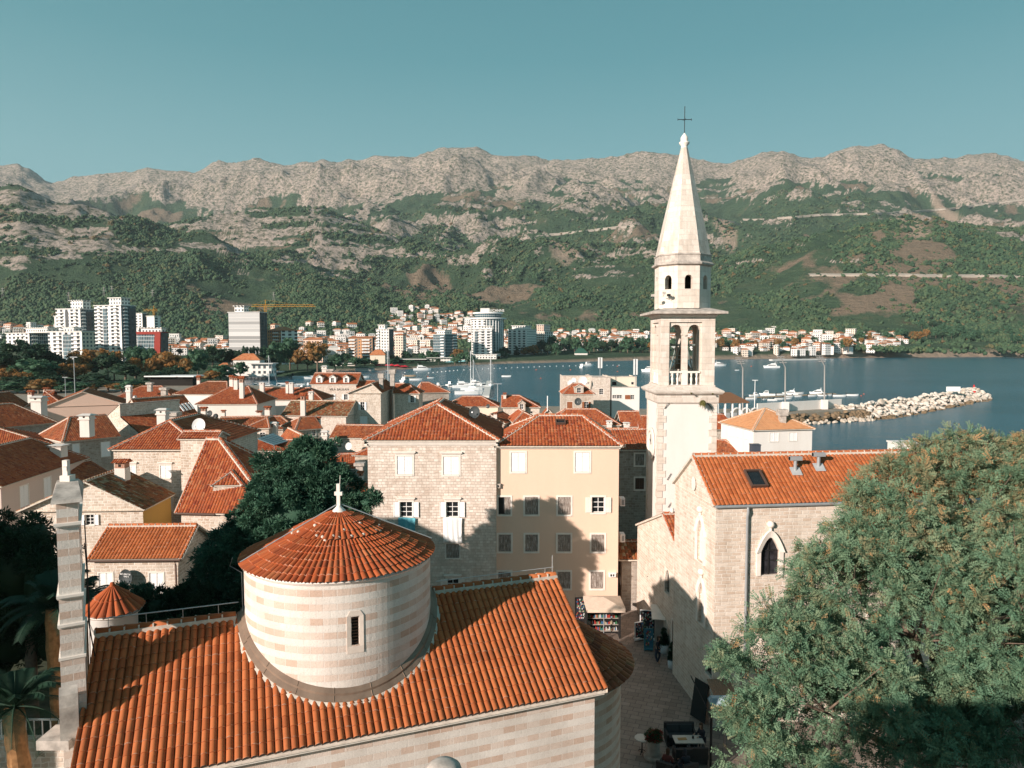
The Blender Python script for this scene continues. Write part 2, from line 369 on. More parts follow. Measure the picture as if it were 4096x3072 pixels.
def roof(P, L, D, ze, rise, ridge=('u', 0, 0, .5), tile=None, seg=6, name='roof', parent=None, pitch=.24, course=.38, amp=.055, faces='frlb', capr=.11, over=.0):
    """P(u,v,z) maps local to world. ridge: axis, inset at start, inset at end, cross position 0..1"""
    ax, i0, i1, cr = ridge; mb = MB(); cp = MB()
    E = [P(0, 0, ze), P(L, 0, ze), P(L, D, ze), P(0, D, ze)]
    if ax == 'u': A = P(i0, D*cr, ze+rise); B = P(L-i1, D*cr, ze+rise); F = {'f': [E[0], E[1], B, A], 'b': [E[2], E[3], A, B], 'r': [E[1], E[2], B], 'l': [E[3], E[0], A]}; e0, e1 = ('l', i0), ('r', i1)
    else: A = P(L*cr, i0, ze+rise); B = P(L*cr, D-i1, ze+rise); F = {'l': [E[3], E[0], A, B], 'r': [E[1], E[2], B, A], 'f': [E[0], E[1], A], 'b': [E[2], E[3], B]}; e0, e1 = ('f', i0), ('b', i1)
    gab = [k for k, i in (e0, e1) if i < .05]
    for k, poly in F.items():
        if k in gab: continue
        if k in faces: tile_face(mb, poly, pitch, course, amp, seg)
        else: mb.face(poly)
    th = .09                                                    # underside slab so the eaves have thickness
    for k, poly in F.items():
        if k in gab: continue
        a, b = Vector(poly[0]), Vector(poly[1]); dz = Vector((0, 0, th)); mb.face([a-dz, b-dz, b+Vector((0, 0, .01)), a+Vector((0, 0, .01))], m=1)
    mb.face([e-Vector((0, 0, th)) for e in E[::-1]], m=1)
    caps(cp, A, B, capr)
    for k, i in (e0, e1):
        c0, c1 = {'l': (E[0], E[3]), 'r': (E[1], E[2]), 'f': (E[0], E[1]), 'b': (E[2], E[3])}[k]; top = A if k == e0[0] else B
        if i < .05:
            for c in (c0, c1):
                d = (top-c); q = Vector((0, 0, .13)); mb.face([c-Vector((0, 0, th)), top-Vector((0, 0, th)), top+q*.7, c+q*.5], m=1)
                caps(cp, c, top, capr*.7, .4, lift=.0)
        else:
            for c in (c0, c1): caps(cp, c, top, capr)
    o = mb.build(name, [tile, MORT], parent); cp.build('ridge_tiles', [tile, MORT], o)
    return A, B
class House:
    def __init__(s, label, p0, p1, D, ze, rise, ridge=('u', 0, 0, .5), wallm=None, tile=None, over=.28, z0=0., seg=4, name='stone_house', cat='house', group='old town houses', wins=(), faces='frlb', cornice=None, tops=None, build_roof=True, pitch=.24, course=.38, amp=.055, eave_pts=True, capr=.11):
        p0 = Vector(p0); p1 = Vector(p1); p0.z = p1.z = 0; U = (p1-p0); L = U.length; U.normalize(); V = Vector((-U.y, U.x, 0))
        s.root = empty(name, p0+Vector((0, 0, z0)), 0, label, cat, group); s.o0 = p0+Vector((0, 0, z0)); s.z0 = z0
        s.U, s.V, s.L, s.D, s.ze = U, V, L, D, ze; s.over = over; s.wm = wallm; s.ridge = ridge; s.rise = rise
        P = lambda u, v, z: U*u+V*v+Vector((0, 0, z-z0)); s.P = P
        if build_roof: s.A, s.B = roof(P, L, D, ze, rise, ridge, tile, seg, parent=s.root, faces=faces, pitch=pitch, course=course, amp=amp, capr=capr)
        ov = over; wl = L-2*ov; wd = D-2*ov; s.sides = {
            'f': (P(ov, ov, z0), U, wl, -V), 'r': (P(L-ov, ov, z0), V, wd, U), 'b': (P(L-ov, D-ov, z0), -U, wl, V), 'l': (P(ov, D-ov, z0), -V, wd, -U)}
        ops = {k: [] for k in 'frbl'}; s.win = []
        for w_ in wins: s.add_win(w_, ops)
        mb = MB(); ax, i0, i1, cr = ridge; zt = ze-.02
        for k, (O, du, W, N) in s.sides.items():
            top = zt-z0
            if build_roof and ((ax == 'u' and ((k == 'l' and i0 < .05) or (k == 'r' and i1 < .05))) or (ax == 'v' and ((k == 'f' and i0 < .05) or (k == 'b' and i1 < .05)))):
                c = {'l': 1-cr, 'r': cr, 'f': cr, 'b': 1-cr}[k]*(D if k in 'lr' else L)-ov; tt = rise*(1-ov/max(.1, c+ov))
                e0 = rise*ov/max(.3, c+ov); e1 = rise*ov/max(.3, W+ov-c); top = [(0, zt-z0+e0-.06), (c, zt-z0+rise-.06), (W, zt-z0+e1-.06)]
            if tops and k in tops: top = tops[k]
            wall(mb, O, du, W, 0, top, ops[k], .22, N=N)
        s.wall = mb.build('wall', wallm, s.root)
        if cornice:
            c = MB(); h, d = cornice
            for k, (O, du, W, N) in s.sides.items():
                if k == 'b': continue
                z = Vector((0, 0, ze-z0-h-.1)); c.obox(O+z-du*d+N*.003, du*(W+2*d), N*d*.5, Vector((0, 0, h*.5))); c.obox(O+z-du*d+Vector((0, 0, h*.5)), du*(W+2*d), N*d, Vector((0, 0, h*.5)))
            c.build('cornice', TRIM, s.root)
        for args in s.win: s.make_win(*args)
    def add_win(s, w_, ops):
        side, (x0, y0, x1, y1), kind = w_[:3]; opt = w_[3] if len(w_) > 3 else {}
        O, du, W, N = s.sides[side]; Ow = O+s.o0
        a = onplane(x0, y0, Ow, N)-Ow; b = onplane(x1, y1, Ow, N)-Ow
        c = onplane((x0+x1)/2, y1, Ow, N)-Ow; t = onplane((x0+x1)/2, y0, Ow, N)-Ow
        u0, u1 = sorted((a.dot(du), b.dot(du))); zs, zt = c.z, t.z; wd = u1-u0; uc = (u0+u1)/2
        if uc-wd/2 < .1 or uc+wd/2 > W-.1 or wd < .15: return
        op = dict(x=uc, w=wd, zs=zs, zt=zt, arch=opt.get('arch')); ops[side].append(op); s.win.append((side, op, kind, opt))
    def make_win(s, side, op, kind, opt): make_window(s.root, *s.sides[side][:2], s.sides[side][3], op, kind, opt)
def make_window(root, O, du, N, op, kind, opt):
    x, w_, zs, zt = op['x'], op['w'], op['zs'], op['zt']; P = lambda u, z, d: O+du*u+Vector((0, 0, z))+N*d; Z = Vector((0, 0, 1))
    fw = opt.get('fw', .11); big = w_ > .5; fr = MB(); fm = opt.get('frame', TRIM)
    if fw:
        fr.obox(P(x-w_/2-fw, zs-fw, .004), du*fw, N*.03, Z*(zt-zs+2*fw)); fr.obox(P(x+w_/2, zs-fw, .004), du*fw, N*.03, Z*(zt-zs+2*fw))
        fr.obox(P(x-w_/2, zt, .004), du*w_, N*.03, Z*fw); fr.obox(P(x-w_/2-.02, zs-fw, .006), du*(w_+.04), N*.06, Z*fw)
    if opt.get('hood'): fr.obox(P(x-w_/2-fw*1.9, zt+fw+.12, .004), du*(w_+fw*3.8), N*.16, Z*.10); fr.obox(P(x-w_/2-fw*1.3, zt+fw+.04, .004), du*(w_+fw*2.6), N*.09, Z*.078)
    if not fw: fr.obox(P(x-w_/2, zs-.03, .004), du*w_, N*.04, Z*.03)
    f = fr.build(opt.get('pname', 'window'), fm, root, **({'label': opt['label']} if opt.get('label') else {}))
    pm = opt.get('mat', SHUT_W)
    def shutter(u0, u1, d, slats=True):
        s_ = MB(); s_.obox(P(u0, zs+.01, d), du*(u1-u0), N*.035, Z*(zt-zs-.02)); n = opt.get('n', 3)
        if pm is WOOD or opt.get('boards'):
            for k in range(n): s_.obox(P(u0+(u1-u0)*(k+.06)/n, zs+.03, d+.034), du*((u1-u0)*.86/n), N*.012, Z*(zt-zs-.06))
            for zz in (.18, .78): s_.obox(P(u0+.02, zs+(zt-zs)*zz, d+.044), du*(u1-u0-.04), N*.02, Z*.07)
        elif slats:
            k = 0; zz = zs+.12
            while zz < zt-.12: s_.obox(P(u0+.05, zz, d+.030), du*(u1-u0-.1), N*.022, Z*.045); zz += .085
            for u_ in (u0, u1-.05): s_.obox(P(u_, zs+.01, d+.033), du*.05, N*.028, Z*(zt-zs-.02))
        s_.build('shutter', pm, f)
    def pane(d=-.14, mun=True):
        g_ = MB(); g_.obox(P(x-w_/2, zs, d), du*w_, N*.01, Z*(zt-zs)); g_.build('pane', opt.get('glass', GLASS), f)
        if mun:
            q = MB(); t = .045 if big else .03
            for u_ in (x-w_/2, x-t/2, x+w_/2-t): q.obox(P(u_, zs, d+.012), du*t, N*.03, Z*(zt-zs))
            for k in range(opt.get('bars', 4)): zz = zs+(zt-zs-t)*k/(opt.get('bars', 4)-1); q.obox(P(x-w_/2+t, zz, d+.014), du*(w_-2*t), N*.024, Z*t)
            q.build('glazing_bars', opt.get('bar', WHITE), f)
    if op.get('arch'):
        g_ = MB(); g_.obox(P(x-w_/2, zs, -.17), du*w_, N*.01, Z*(zt-zs)); g_.build('pane', opt.get('glass', GLASS), f)
        if opt.get('mull'):
            q = MB(); q.obox(P(x-.03, zs, -.155), du*.06, N*.05, Z*(zt-zs-.1)); q.obox(P(x-w_/2, zs+(zt-zs)*.62, -.155), du*w_, N*.05, Z*.06); q.obox(P(x-w_/2, zs+(zt-zs)*.36, -.15), du*w_, N*.03, Z*.04)
            q.build('glazing_bars', BLACK, f)
    elif kind == 'shut': shutter(x-w_/2+.01, x-.008, -.06); shutter(x+.008, x+w_/2-.01, -.06)
    elif kind == 'half': pane(-.16, False); shutter(x+.0, x+w_/2-.01, -.05)
    elif kind == 'open': pane(); shutter(x-w_-.02, x-w_/2-.02, .05); shutter(x+w_/2+.02, x+w_+.02, .05)
    elif kind == 'dark': pane(-.16, False)
    else: pane()
def chimney(x, y, z, h, w_=.6, label='', style='stone', d=None, col=None, group='chimneys on the old town roofs'):
    r = empty('chimney', (x, y, z), 0, label, 'chimney', group); d = d or w_; a, b = w_/2, d/2; m = col or PLASTER
    st = MB(); st.box((-a, -b, -1.), (a, b, h*.62)); st.build('shaft', m, r)
    if style == 'stone':                       # closed stone hood on a narrower shaft
        c = MB(); c.box((-a*1.25, -b*1.25, h*.62), (a*1.25, b*1.25, h*.70)); c.box((-a*1.08, -b*1.08, h*.70), (a*1.08, b*1.08, h*.9))
        c.hexa([(-a*1.5, -b*1.5, h*.9), (a*1.5, -b*1.5, h*.9), (a*1.5, b*1.5, h*.9), (-a*1.5, b*1.5, h*.9), (-a*.9, -.05, h), (a*.9, -.05, h), (a*.9, .05, h), (-a*.9, .05, h)]); c.build('hood', TRIM_G if col is None else m, r)
        v = MB(); v.box((-a*.22, -b*1.09-.004, h*.74), (a*.22, -b*1.08, h*.84)); v.build('vent', DARKIN, r)
    elif style == 'block':
        c = MB(); c.box((-a*1.5, -b*1.5, h*.62), (a*1.5, b*1.5, h)); c.build('hood', TRIM_G, r)
    elif style == 'brick':                     # brick neck with little tiled roof
        c = MB(); c.box((-a*.92, -b*.92, h*.62), (a*.92, b*.92, h*.84)); c.build('brick_neck', BRICK, r)
        v = MB(); v.box((-a*.25, -b*.95, h*.68), (a*.25, -b*.92, h*.8)); v.build('vent', DARKIN, r)
        t = MB(); tile_face(t, [(-a*1.4, -b*1.4, h*.84), (a*1.4, -b*1.4, h*.84), (a*1.4, 0, h), (-a*1.4, 0, h)], .2, .4, .05, 4); tile_face(t, [(a*1.4, b*1.4, h*.84), (-a*1.4, b*1.4, h*.84), (-a*1.4, 0, h), (a*1.4, 0, h)], .2, .4, .05, 4)
        t.face([(-a*1.3, -b*1.3, h*.84), (-a*1.3, b*1.3, h*.84), (-a*1.3, 0, h)]); t.face([(a*1.3, -b*1.3, h*.84), (a*1.3, b*1.3, h*.84), (a*1.3, 0, h)]); t.build('cap', T_RED, r)
    return r
def chim_px(px, py_base, Y, ptop, pw, **kw):   # chimney placed where its foot shows, at distance Y
    b = onY(px, py_base, Y); t = onY(px, ptop, Y); return chimney(b.x, b.y, b.z, t.z-b.z, pw*Y/FOC, **kw)
def dish(px, py, Y, r, mat, label, face=(-.3, -1, .35), pole=.5):
    c = onY(px, py, Y); n = Vector(face).normalized(); a = n.orthogonal().normalized()
    s_ = Vector((0, 0, 1)).cross(n).normalized(); up = n.cross(s_); o = empty('satellite_dish', c-Vector((0, 0, pole)), 0, label, 'satellite dish', 'satellite dishes')
    mb = MB(); vs = []; fs = []; K = 6; NN = 20; z = Vector((0, 0, pole))
    for k in range(K+1):
        rr = r*k/K
        for j in range(NN): t = 2*math.pi*j/NN; vs.append(z+s_*math.cos(t)*rr+up*math.sin(t)*rr*1.05+n*(.28*rr*rr/r))
    for k in range(K):
        for j in range(NN): fs.append((k*NN+j, k*NN+(j+1) % NN, (k+1)*NN+(j+1) % NN, (k+1)*NN+j))
    mb.mesh(vs, fs, smooth=True); mb.build('reflector', mat, o)
    p = MB(); p.tube([(0, 0, 0), tuple(z-n*.06)], .025, 6); p.tube([tuple(z-up*r), tuple(z+n*r*1.1-up*r*.25)], .012, 5); p.obox(z+n*r*1.05-up*r*.3-s_*.05, s_*.1, n*.12, up*.1); p.build('arm', GREYM, o)
    return o
# ================================================================ the setting: old-town ground
def paving_mat():
    m, t, b = _nodes('paving_slabs'); g = G(t); uv = g.n('TexCoord').outputs['UV']
    mp = g.n('Mapping', Vector=uv, Rotation=(0, 0, .35)).outputs[0]
    br = g.n('TexBrick', Vector=mp, Color1=(.35, .28, .235, 1), Color2=(.25, .20, .17, 1), Mortar=(.09, .07, .06, 1), Scale=1., Mortar_Size=.012, Brick_Width=.62, Row_Height=.42, _offset=.4)
    c = g.mix(.6, br.outputs[0], g.ramp(g.noise(uv, .9, 5, .7), [(.3, (.5, .48, .46)), (.7, (1, 1, 1))]), 'MULTIPLY')
    g.l(c, b.inputs['Base Color']); b.inputs['Roughness'].default_value = .6; g.bump(br.outputs[1], b, -.4, .02); return m
PAVE = paving_mat(); DIRT = plain('bare_ground', (.28, .24, .19), .95, var=.3, scale=.5)
coast = [(-300, -160), (110, -160), (100, 20), (78, 60), (60, 95), (52, 120), (56, 150), (63, 183), (76, 199), (101, 211), (106, 214), (107, 224), (66, 216), (52, 214), (40, 216), (12, 225), (-30, 232), (-45, 300), (-150, 345), (-300, 420)]
g0 = MB(); g0.face([(x, y, 0) for x, y in coast]); 
for (a, b) in zip(coast, coast[1:]): g0.face([(a[0], a[1], 0), (b[0], b[1], 0), (b[0], b[1], -6), (a[0], a[1], -6)])
g0.build('ground', DIRT, None, kind='structure')
pv = MB(); pv.face([(-6, 20, .004), (30, 20, .004), (30, 70, .004), (-6, 70, .004)]); pv.build('pavement', PAVE, None, kind='structure')
pv = MB(); pv.face([(-60, 10, .006), (-14.5, 10, .006), (-14.5, 54, .006), (-70, 54, .006)]); pv.build('garden_shade_ground', plain('garden_shade_ground', (.05, .055, .03), .95, var=.5, scale=1.5), None, kind='structure')  # dark garden ground over the pale earth; its colour also deepens the shade here
# ================================================================ striped domed church in the foreground
TH = R(20.6); cU = Vector((math.cos(TH), math.sin(TH), 0)); cV = Vector((-math.sin(TH), math.cos(TH), 0))
RB = Vector((1.91, 30.6, 0)); CL = 17.7; RA = RB-cU*CL; HW = 4.85; ZR, ZE = 10.2, 7.36; SL = (ZR-ZE)/HW
church = empty('domed_church', RA, 0, 'striped pink and white stone church with a round tiled drum, filling the foreground', 'church')
cp = lambda u, v, z: cU*u+cV*v+Vector((0, 0, z))          # v = 0 on the ridge line, towards the sea +
mb = MB()
tile_face(mb, [cp(0, -HW, ZE), cp(CL, -HW, ZE), cp(CL, 0, ZR), cp(0, 0, ZR)], .245, .40, .108, 8)
tile_face(mb, [cp(CL, HW, ZE), cp(0, HW, ZE), cp(0, 0, ZR), cp(CL, 0, ZR)], .245, .40, .075, 4)
dz = Vector((0, 0, .12))
mb.face([cp(0, -HW, ZE)-dz, cp(CL, -HW, ZE)-dz, cp(CL, 0, ZR)-dz, cp(0, 0, ZR)-dz][::-1], m=1); mb.face([cp(0, HW, ZE)-dz, cp(CL, HW, ZE)-dz, cp(CL, 0, ZR)-dz, cp(0, 0, ZR)-dz], m=1)
for u in (0, CL):
    for sgn in (-1, 1): mb.face([cp(u, sgn*HW, ZE)-dz, cp(u, 0, ZR)-dz, cp(u, 0, ZR)+dz*.6, cp(u, sgn*HW, ZE)+dz*.6], m=1)
rf = mb.build('roof', [T_NEW, MORT], church)
for u0, u1 in ((0, 4.6), (12.2, CL)): c_ = MB(); caps(c_, cp(u0, 0, ZR+.04), cp(u1, 0, ZR+.04), .15, .42); c_.build('ridge_tiles', [T_NEW, MORT], rf)
wz = MB(); ov = .36
for (O, U_, W_, N_, top) in ((cp(ov, -HW+ov, 0), cU, CL-2*ov, -cV, ZE+.05), (cp(CL-ov, -HW+ov, 0), cV, 2*HW-2*ov, cU, [(0, ZE+.05), (HW-ov, ZR-.1), (2*HW-2*ov, ZE+.05)]), (cp(CL-ov, HW-ov, 0), -cU, CL-2*ov, cV, ZE+.05), (cp(ov, HW-ov, 0), -cV, 2*HW-2*ov, -cU, [(0, ZE+.05), (HW-ov, ZR-.1), (2*HW-2*ov, ZE+.05)])):
    wall(wz, O, U_, W_, 0, top, (), .3, N=N_)
wz.build('wall', STRIPE, church)
e = MB(); e.obox(cp(ov-.2, -HW+.06, ZE-.20), cU*(CL-ov+.1), cV*.34, Vector((0, 0, .13))); e.obox(cp(ov-.2, -HW+.2, ZE-.30), cU*(CL-ov-.1), cV*.2, Vector((0, 0, .097))); e.build('eaves_cornice', TRIM, church)
# drum
du_, dr = 8.43, 3.53; dc = cU*du_; zdr = 12.15
d_ = MB(); vs = []; fs = []; uvs = []; n = 96; zb = 6.5; wx = None
wang = None
tgt = onY(1424, 2480, 23.9)-RA; wang = math.atan2(tgt.y-dc.y, tgt.x-dc.x)
nz = [zb, 9.97, 10.97, zdr]
hw = .15/dr*.9
ths = sorted(set([2*math.pi*k/n for k in range(n)]+[(wang-hw) % (2*math.pi), (wang+hw) % (2*math.pi)]))
for i in range(len(ths)):
    a, b = ths[i], ths[(i+1) % len(ths)]; b2 = b if b > a else b+2*math.pi; mid = (a+b2)/2
    hole = abs(((mid-wang+math.pi) % (2*math.pi))-math.pi) < hw
    for z0_, z1_ in zip(nz, nz[1:]):
        if hole and z0_ == 9.97: continue
        q = [(a, z0_), (b2, z0_), (b2, z1_), (a, z1_)]
        d_.face([(dc.x+math.cos(t)*dr, dc.y+math.sin(t)*dr, z) for t, z in q], [(t*dr, z) for t, z in q]); d_.sm.add(len(d_.f)-1)
drum = d_.build('drum', STRIPE, church)
wn = Vector((math.cos(wang), math.sin(wang), 0)); ws = Vector((-wn.y, wn.x, 0)); pc = dc+wn*(dr)
s_ = MB(); Z = Vector((0, 0, 1))
pz = lambda u, z, d: pc+ws*u+Z*z+wn*d
for sg in (-1, 1): s_.hexa([pz(sg*.15, 9.8, .0), pz(sg*.29, 9.8, .012), pz(sg*.29, 9.8, -.3), pz(sg*.12, 9.8, -.3), pz(sg*.15, 11.0, .0), pz(sg*.29, 11.0, .012), pz(sg*.29, 11.0, -.3), pz(sg*.12, 11.0, -.3)])
s_.obox(pz(-.29, 9.68, .014), ws*.58, wn*-.3, Z*.24)
s_.hexa([pz(-.29, 11.0, .012), pz(.29, 11.0, .012), pz(.29, 11.0, -.3), pz(-.29, 11.0, -.3), pz(-.18, 11.18, .012), pz(.18, 11.18, .012), pz(.2, 11.28, -.3), pz(-.2, 11.28, -.3)])
fw_ = s_.build('window', plain('warm_trim_stone', (.70, .60, .52), .85, var=.12, scale=3, bump=.3), drum); s_ = MB(); s_.obox(pz(-.2, 9.7, -.22), ws*.4, wn*.03, Z*1.4); s_.build('pane', DARKIN, fw_)
s_ = MB()
for k in range(9): s_.obox(pz(-.14, 9.98+k*.11, -.17), ws*.28, wn*.05, Z*.03)
s_.build('louvre', BROWNM, fw_)
r_ = MB(); r_.rings(dc, [(dr, zdr-.02), (dr+.08, zdr+.04), (dr+.10, zdr+.12), (dr+.02, zdr+.16)], 96, cap=False); r_.build('rim_cornice', PLASTER_W, drum)
def cone_tiles(mb, c, r0, r1, z0, z1, n, seg=8, amp=.075, course=.36, m=0, sx=1, saw=.045):
    L = math.hypot(r0-r1, z0-z1); nr = max(1, int(L/course)); vs = []; uv = []; rows = []
    for k in range(nr+1): rows += [(k/nr, 0.), (k/nr+.0015, 1.)]
    rows = rows[1:-1]; N_ = n*seg; ra = random.Random(3); jit = {}
    for i in range(N_+1):
        t = 2*math.pi*i/N_; ph = abs(math.cos(math.pi*i/seg)); 
        for (f, s) in rows:
            rr = r0+(r1-r0)*f; zz = z0+(z1-z0)*f; wd = 2*math.pi*rr/n; j = jit.setdefault((int(i/seg+.5) % n, int(f*nr+1e-3)-(0 if s else 1)), ra.uniform(-1, 1)*.012)
            h = min(amp, wd*.42)*ph**.7+(saw if s else 0)+j; vs.append((c[0]+math.cos(t)*(rr+h*.4), c[1]+math.sin(t)*(rr+h*.4), zz+h*.92)); uv.append((i/seg+.5, f*nr))
    fs = []; uvs = []; R_ = len(rows)
    for i in range(N_):
        fl = math.floor((i+.5)/seg+.5)
        for j in range(R_-1):
            ids = (i*R_+j, (i+1)*R_+j, (i+1)*R_+j+1, i*R_+j+1); fv = math.floor((rows[j][0]+rows[j+1][0])/2*nr+1e-4)
            fs.append(ids); uvs.append([(min(max(uv[q][0], fl+.001), fl+.999), min(max(uv[q][1], fv+.001), fv+.999)) for q in ids])
    mb.mesh(vs, fs, uvs, m=m)
T_DRUM = tiles('drum_roof_tiles', [(.36, .072, .022), (.44, .10, .032), (.40, .088, .028), (.30, .058, .02), (.46, .14, .055)], dirt=(.17, .06, .03), dirt_amt=.4, pale=.15, dscale=1.2)
k_ = MB(); zt_ = 14.0; rr0 = 3.70; zz0 = 12.26; rm = 1.75; zm = zz0+(zt_-zz0)*(rr0-rm)/rr0
cone_tiles(k_, dc, rr0, rm-.05, zz0, zm+.02, 92, saw=.03); cone_tiles(k_, dc, rm, .16, zm+.0, zt_-.06, 46, saw=.03)
k_.rings(dc, [(rr0-.03, zz0-.02), (rr0-1, zz0-.1)], 60, m=1, cap=False)
for i in range(46):                                         # mortar dabs where two rows run into one
    if random.random() < .6:
        t = 2*math.pi*(i+.5*random.random())/46; r_j = rm-abs(random.gauss(0, .35)); z_j = zm+(rm-r_j)*(zt_-zz0)/rr0; k_.rings((dc.x+math.cos(t)*(r_j+.02), dc.y+math.sin(t)*(r_j+.02)), [(.0, z_j+.10), (.05, z_j+.08), (.08, z_j+.04), (.07, z_j-.02)], 6, m=1, cap=False)
cone = k_.build('roof', [T_DRUM, MORT], drum)
x_ = MB(); x_.rings(dc, [(.28, zt_-.10), (.18, zt_+.0), (.10, zt_+.08), (.08, zt_+.14)], 16); x_.obox(dc+Vector((-.07, -.07, zt_+.12)), (.13, 0, 0), (0, .13, 0), (0, 0, .85)); x_.obox(dc+Vector((-.15, -.075, zt_+.52)), (.30, 0, 0), (0, .145, 0), (0, 0, .14)); x_.tube([dc+Vector((.05, 0, zt_+.9)), dc+Vector((.07, 0, zt_+1.3))], .012, 5)
x_.build('cross', TRIM, drum)
rod = MB()
for t, dt in ((-2.6, 0), (.35, .0)):
    pts = [dc+Vector((math.cos(t)*q*rr0, math.sin(t)*q*rr0, zt_-(zt_-zz0)*q+.2)) for q in (.03, .35, .7, 1.0)]; rod.tube(pts, .022, 6)
rod.tube([dc+Vector((math.cos(-2.75)*3.9, math.sin(-2.75)*3.9, 12.5)), dc+Vector((math.cos(-2.75)*4.0, math.sin(-2.75)*4.0, 12.2)), dc+Vector((math.cos(-2.75)*3.6, math.sin(-2.75)*3.6, 11.9)), dc+Vector((math.cos(-2.75)*3.57, math.sin(-2.75)*3.57, 9.2))], .016, 5)
rod.build('lightning_rod', SILVER, church)
fl = MB(); nn_ = 72                                          # lead gutter round the foot of the drum
for i in range(nn_):
    q = []
    for k in (i, i+1):
        t = 2*math.pi*k/nn_; row = []
        for (r_r, dz_) in ((dr+.005, .36), (dr+.13, .29), (dr+.135, .22), (dr+.27, .15), (dr+.29, .0)):
            p = dc+Vector((math.cos(t)*r_r, math.sin(t)*r_r, 0)); v = abs(p.dot(cV)); row.append(Vector((p.x, p.y, ZR-v*SL+dz_)))
        q.append(row)
    for j in range(4): fl.face([q[0][j+1], q[1][j+1], q[1][j], q[0][j]])
    if i % 4 == 0: fl.tube([q[0][0]+Z*.01, q[0][1]+Z*.01], .012, 4); fl.tube([q[0][2]+Z*.01, q[0][3]+Z*.01], .012, 4)
fl.build('flashing', LEAD, drum)
mo = MB(); ra = random.Random(5); NM = 220; ro = [dr+.34+ra.uniform(-.03, .06) for _ in range(NM)]
for i in range(NM):
    q = []
    for k in (i, i+1):
        t = 2*math.pi*k/NM
        for r_r, dz_ in ((dr+.27, .13), (ro[k % NM], .10), (ro[k % NM]+.02, .0)): p = dc+Vector((math.cos(t)*r_r, math.sin(t)*r_r, 0)); q.append(Vector((p.x, p.y, ZR-abs(p.dot(cV))*SL+dz_)))
    mo.face([q[1], q[4], q[3], q[0]]); mo.face([q[2], q[5], q[4], q[1]])
mo.build('mortar_bed', MORT, drum)
# apse
a_ = MB(); ac = cU*(CL-ov); a_.rings(ac, [(3.2, 0), (3.2, 6.6)], 40, rot=TH-math.pi/2, a0=0, a1=math.pi, cap=False, uvscale=1)
apse = a_.build('apse', STRIPE, church)
k2 = MB(); cone_tiles(k2, ac, 3.75, .3, 6.5, 8.7, 64, 6, .06, .38); k2.rings(ac, [(3.7, 6.48), (3.1, 6.4)], 40, cap=False, m=1); k2.build('roof', [T_OLD, MORT], apse)
rl = MB(); rl.tube([cp(.3, .0, ZR+.55), cp(4.7, 0, ZR+.55)], .02, 6)
for u in (.4, 1.6, 2.8, 4.0): rl.tube([cp(u, 0, ZR+.15), cp(u, 0, ZR+.56)], .012, 5)
rl.build('ridge_rail', SILVER, church); rl = MB()
for u in (12.8, 14.2, 15.6, 17.2): rl.tube([cp(u, 0, ZR+.15), cp(u, 0, ZR+.42)], .012, 5)
rl.tube([cp(12.3, 0, ZR+.42), cp(CL-.1, 0, ZR+.42)], .016, 6); rl.tube([cp(CL-.15, 0, ZR+.1), cp(CL-.15, 0, ZR+.95)], .018, 6); rl.build('ridge_rail', SILVER, church)
# bell gable: a thick wall seen end on
bn = onY(300, 2885, 21.9); bz = bn.z; BA = R(61.5+0); bU = Vector((math.cos(R(120.5)), math.sin(R(120.5)), 0)); bN = Vector((bU.y, -bU.x, 0))
bell = empty('bell_gable', (bn.x, bn.y, 0), 0, 'tall thin bell wall of alternating stone bands with a small cross on top', 'bell gable')
bp = lambda l, t, z: bU*l+bN*t+Vector((0, 0, z))            # l along the wall, t across (0.75 thick)
T2 = .37; b_ = MB()
def bstage(l0, l1, z0, z1, th, ops=()):
    wall(b_, bp(l0, th, 0), bU, l1-l0, z0, z1, ops, 2*th, N=bN); wall(b_, bp(l1, -th, 0), -bU, l1-l0, z0, z1, [dict(o, x=(l1-l0)-o['x']) for o in ops], .01, N=-bN)
    b_.obox(bp(l0, -th, z0), bN*2*th, bU*.002, Z*(z1-z0)); b_.obox(bp(l1, -th, z0), bN*2*th, bU*.002, Z*(z1-z0)); b_.face([bp(l0, -th, z1), bp(l0, th, z1), bp(l1, th, z1), bp(l1, -th, z1)])
zz = lambda y: onY(300, y, 22.).z
zs_ = [3., zz(2620), zz(2490), zz(2375), zz(2090), zz(2008)]
bstage(-.02, 3.5, zs_[0], zs_[1], .335); bstage(.04, 3.4, zs_[1], zs_[2], .32, [dict(x=1.2, w=.7, zs=zs_[1]+.1, zt=zs_[2]-.05, arch='round'), dict(x=2.8, w=.7, zs=zs_[1]+.1, zt=zs_[2]-.05, arch='round')])
bstage(.07, 3.35, zs_[2], zs_[3], .31); bstage(.09, 3.3, zs_[3], zs_[4], .30, [dict(x=1.0, w=.75, zs=zs_[3]+.3, zt=zs_[4]-.4, arch='round'), dict(x=2.8, w=.75, zs=zs_[3]+.3, zt=zs_[4]-.4, arch='round')]); bstage(.11, 2.7, zs_[4], zs_[5], .29)
b_.build('wall', STRIPE, bell)
for z in zs_[1:5]: b2 = MB(); b2.obox(bp(-.04, -.37, z-.07), bU*3.6, bN*.74, Z*.08); b2.obox(bp(-.0, -.345, z-.12), bU*3.5, bN*.69, Z*.048); b2.build('string_course', TRIM, bell)
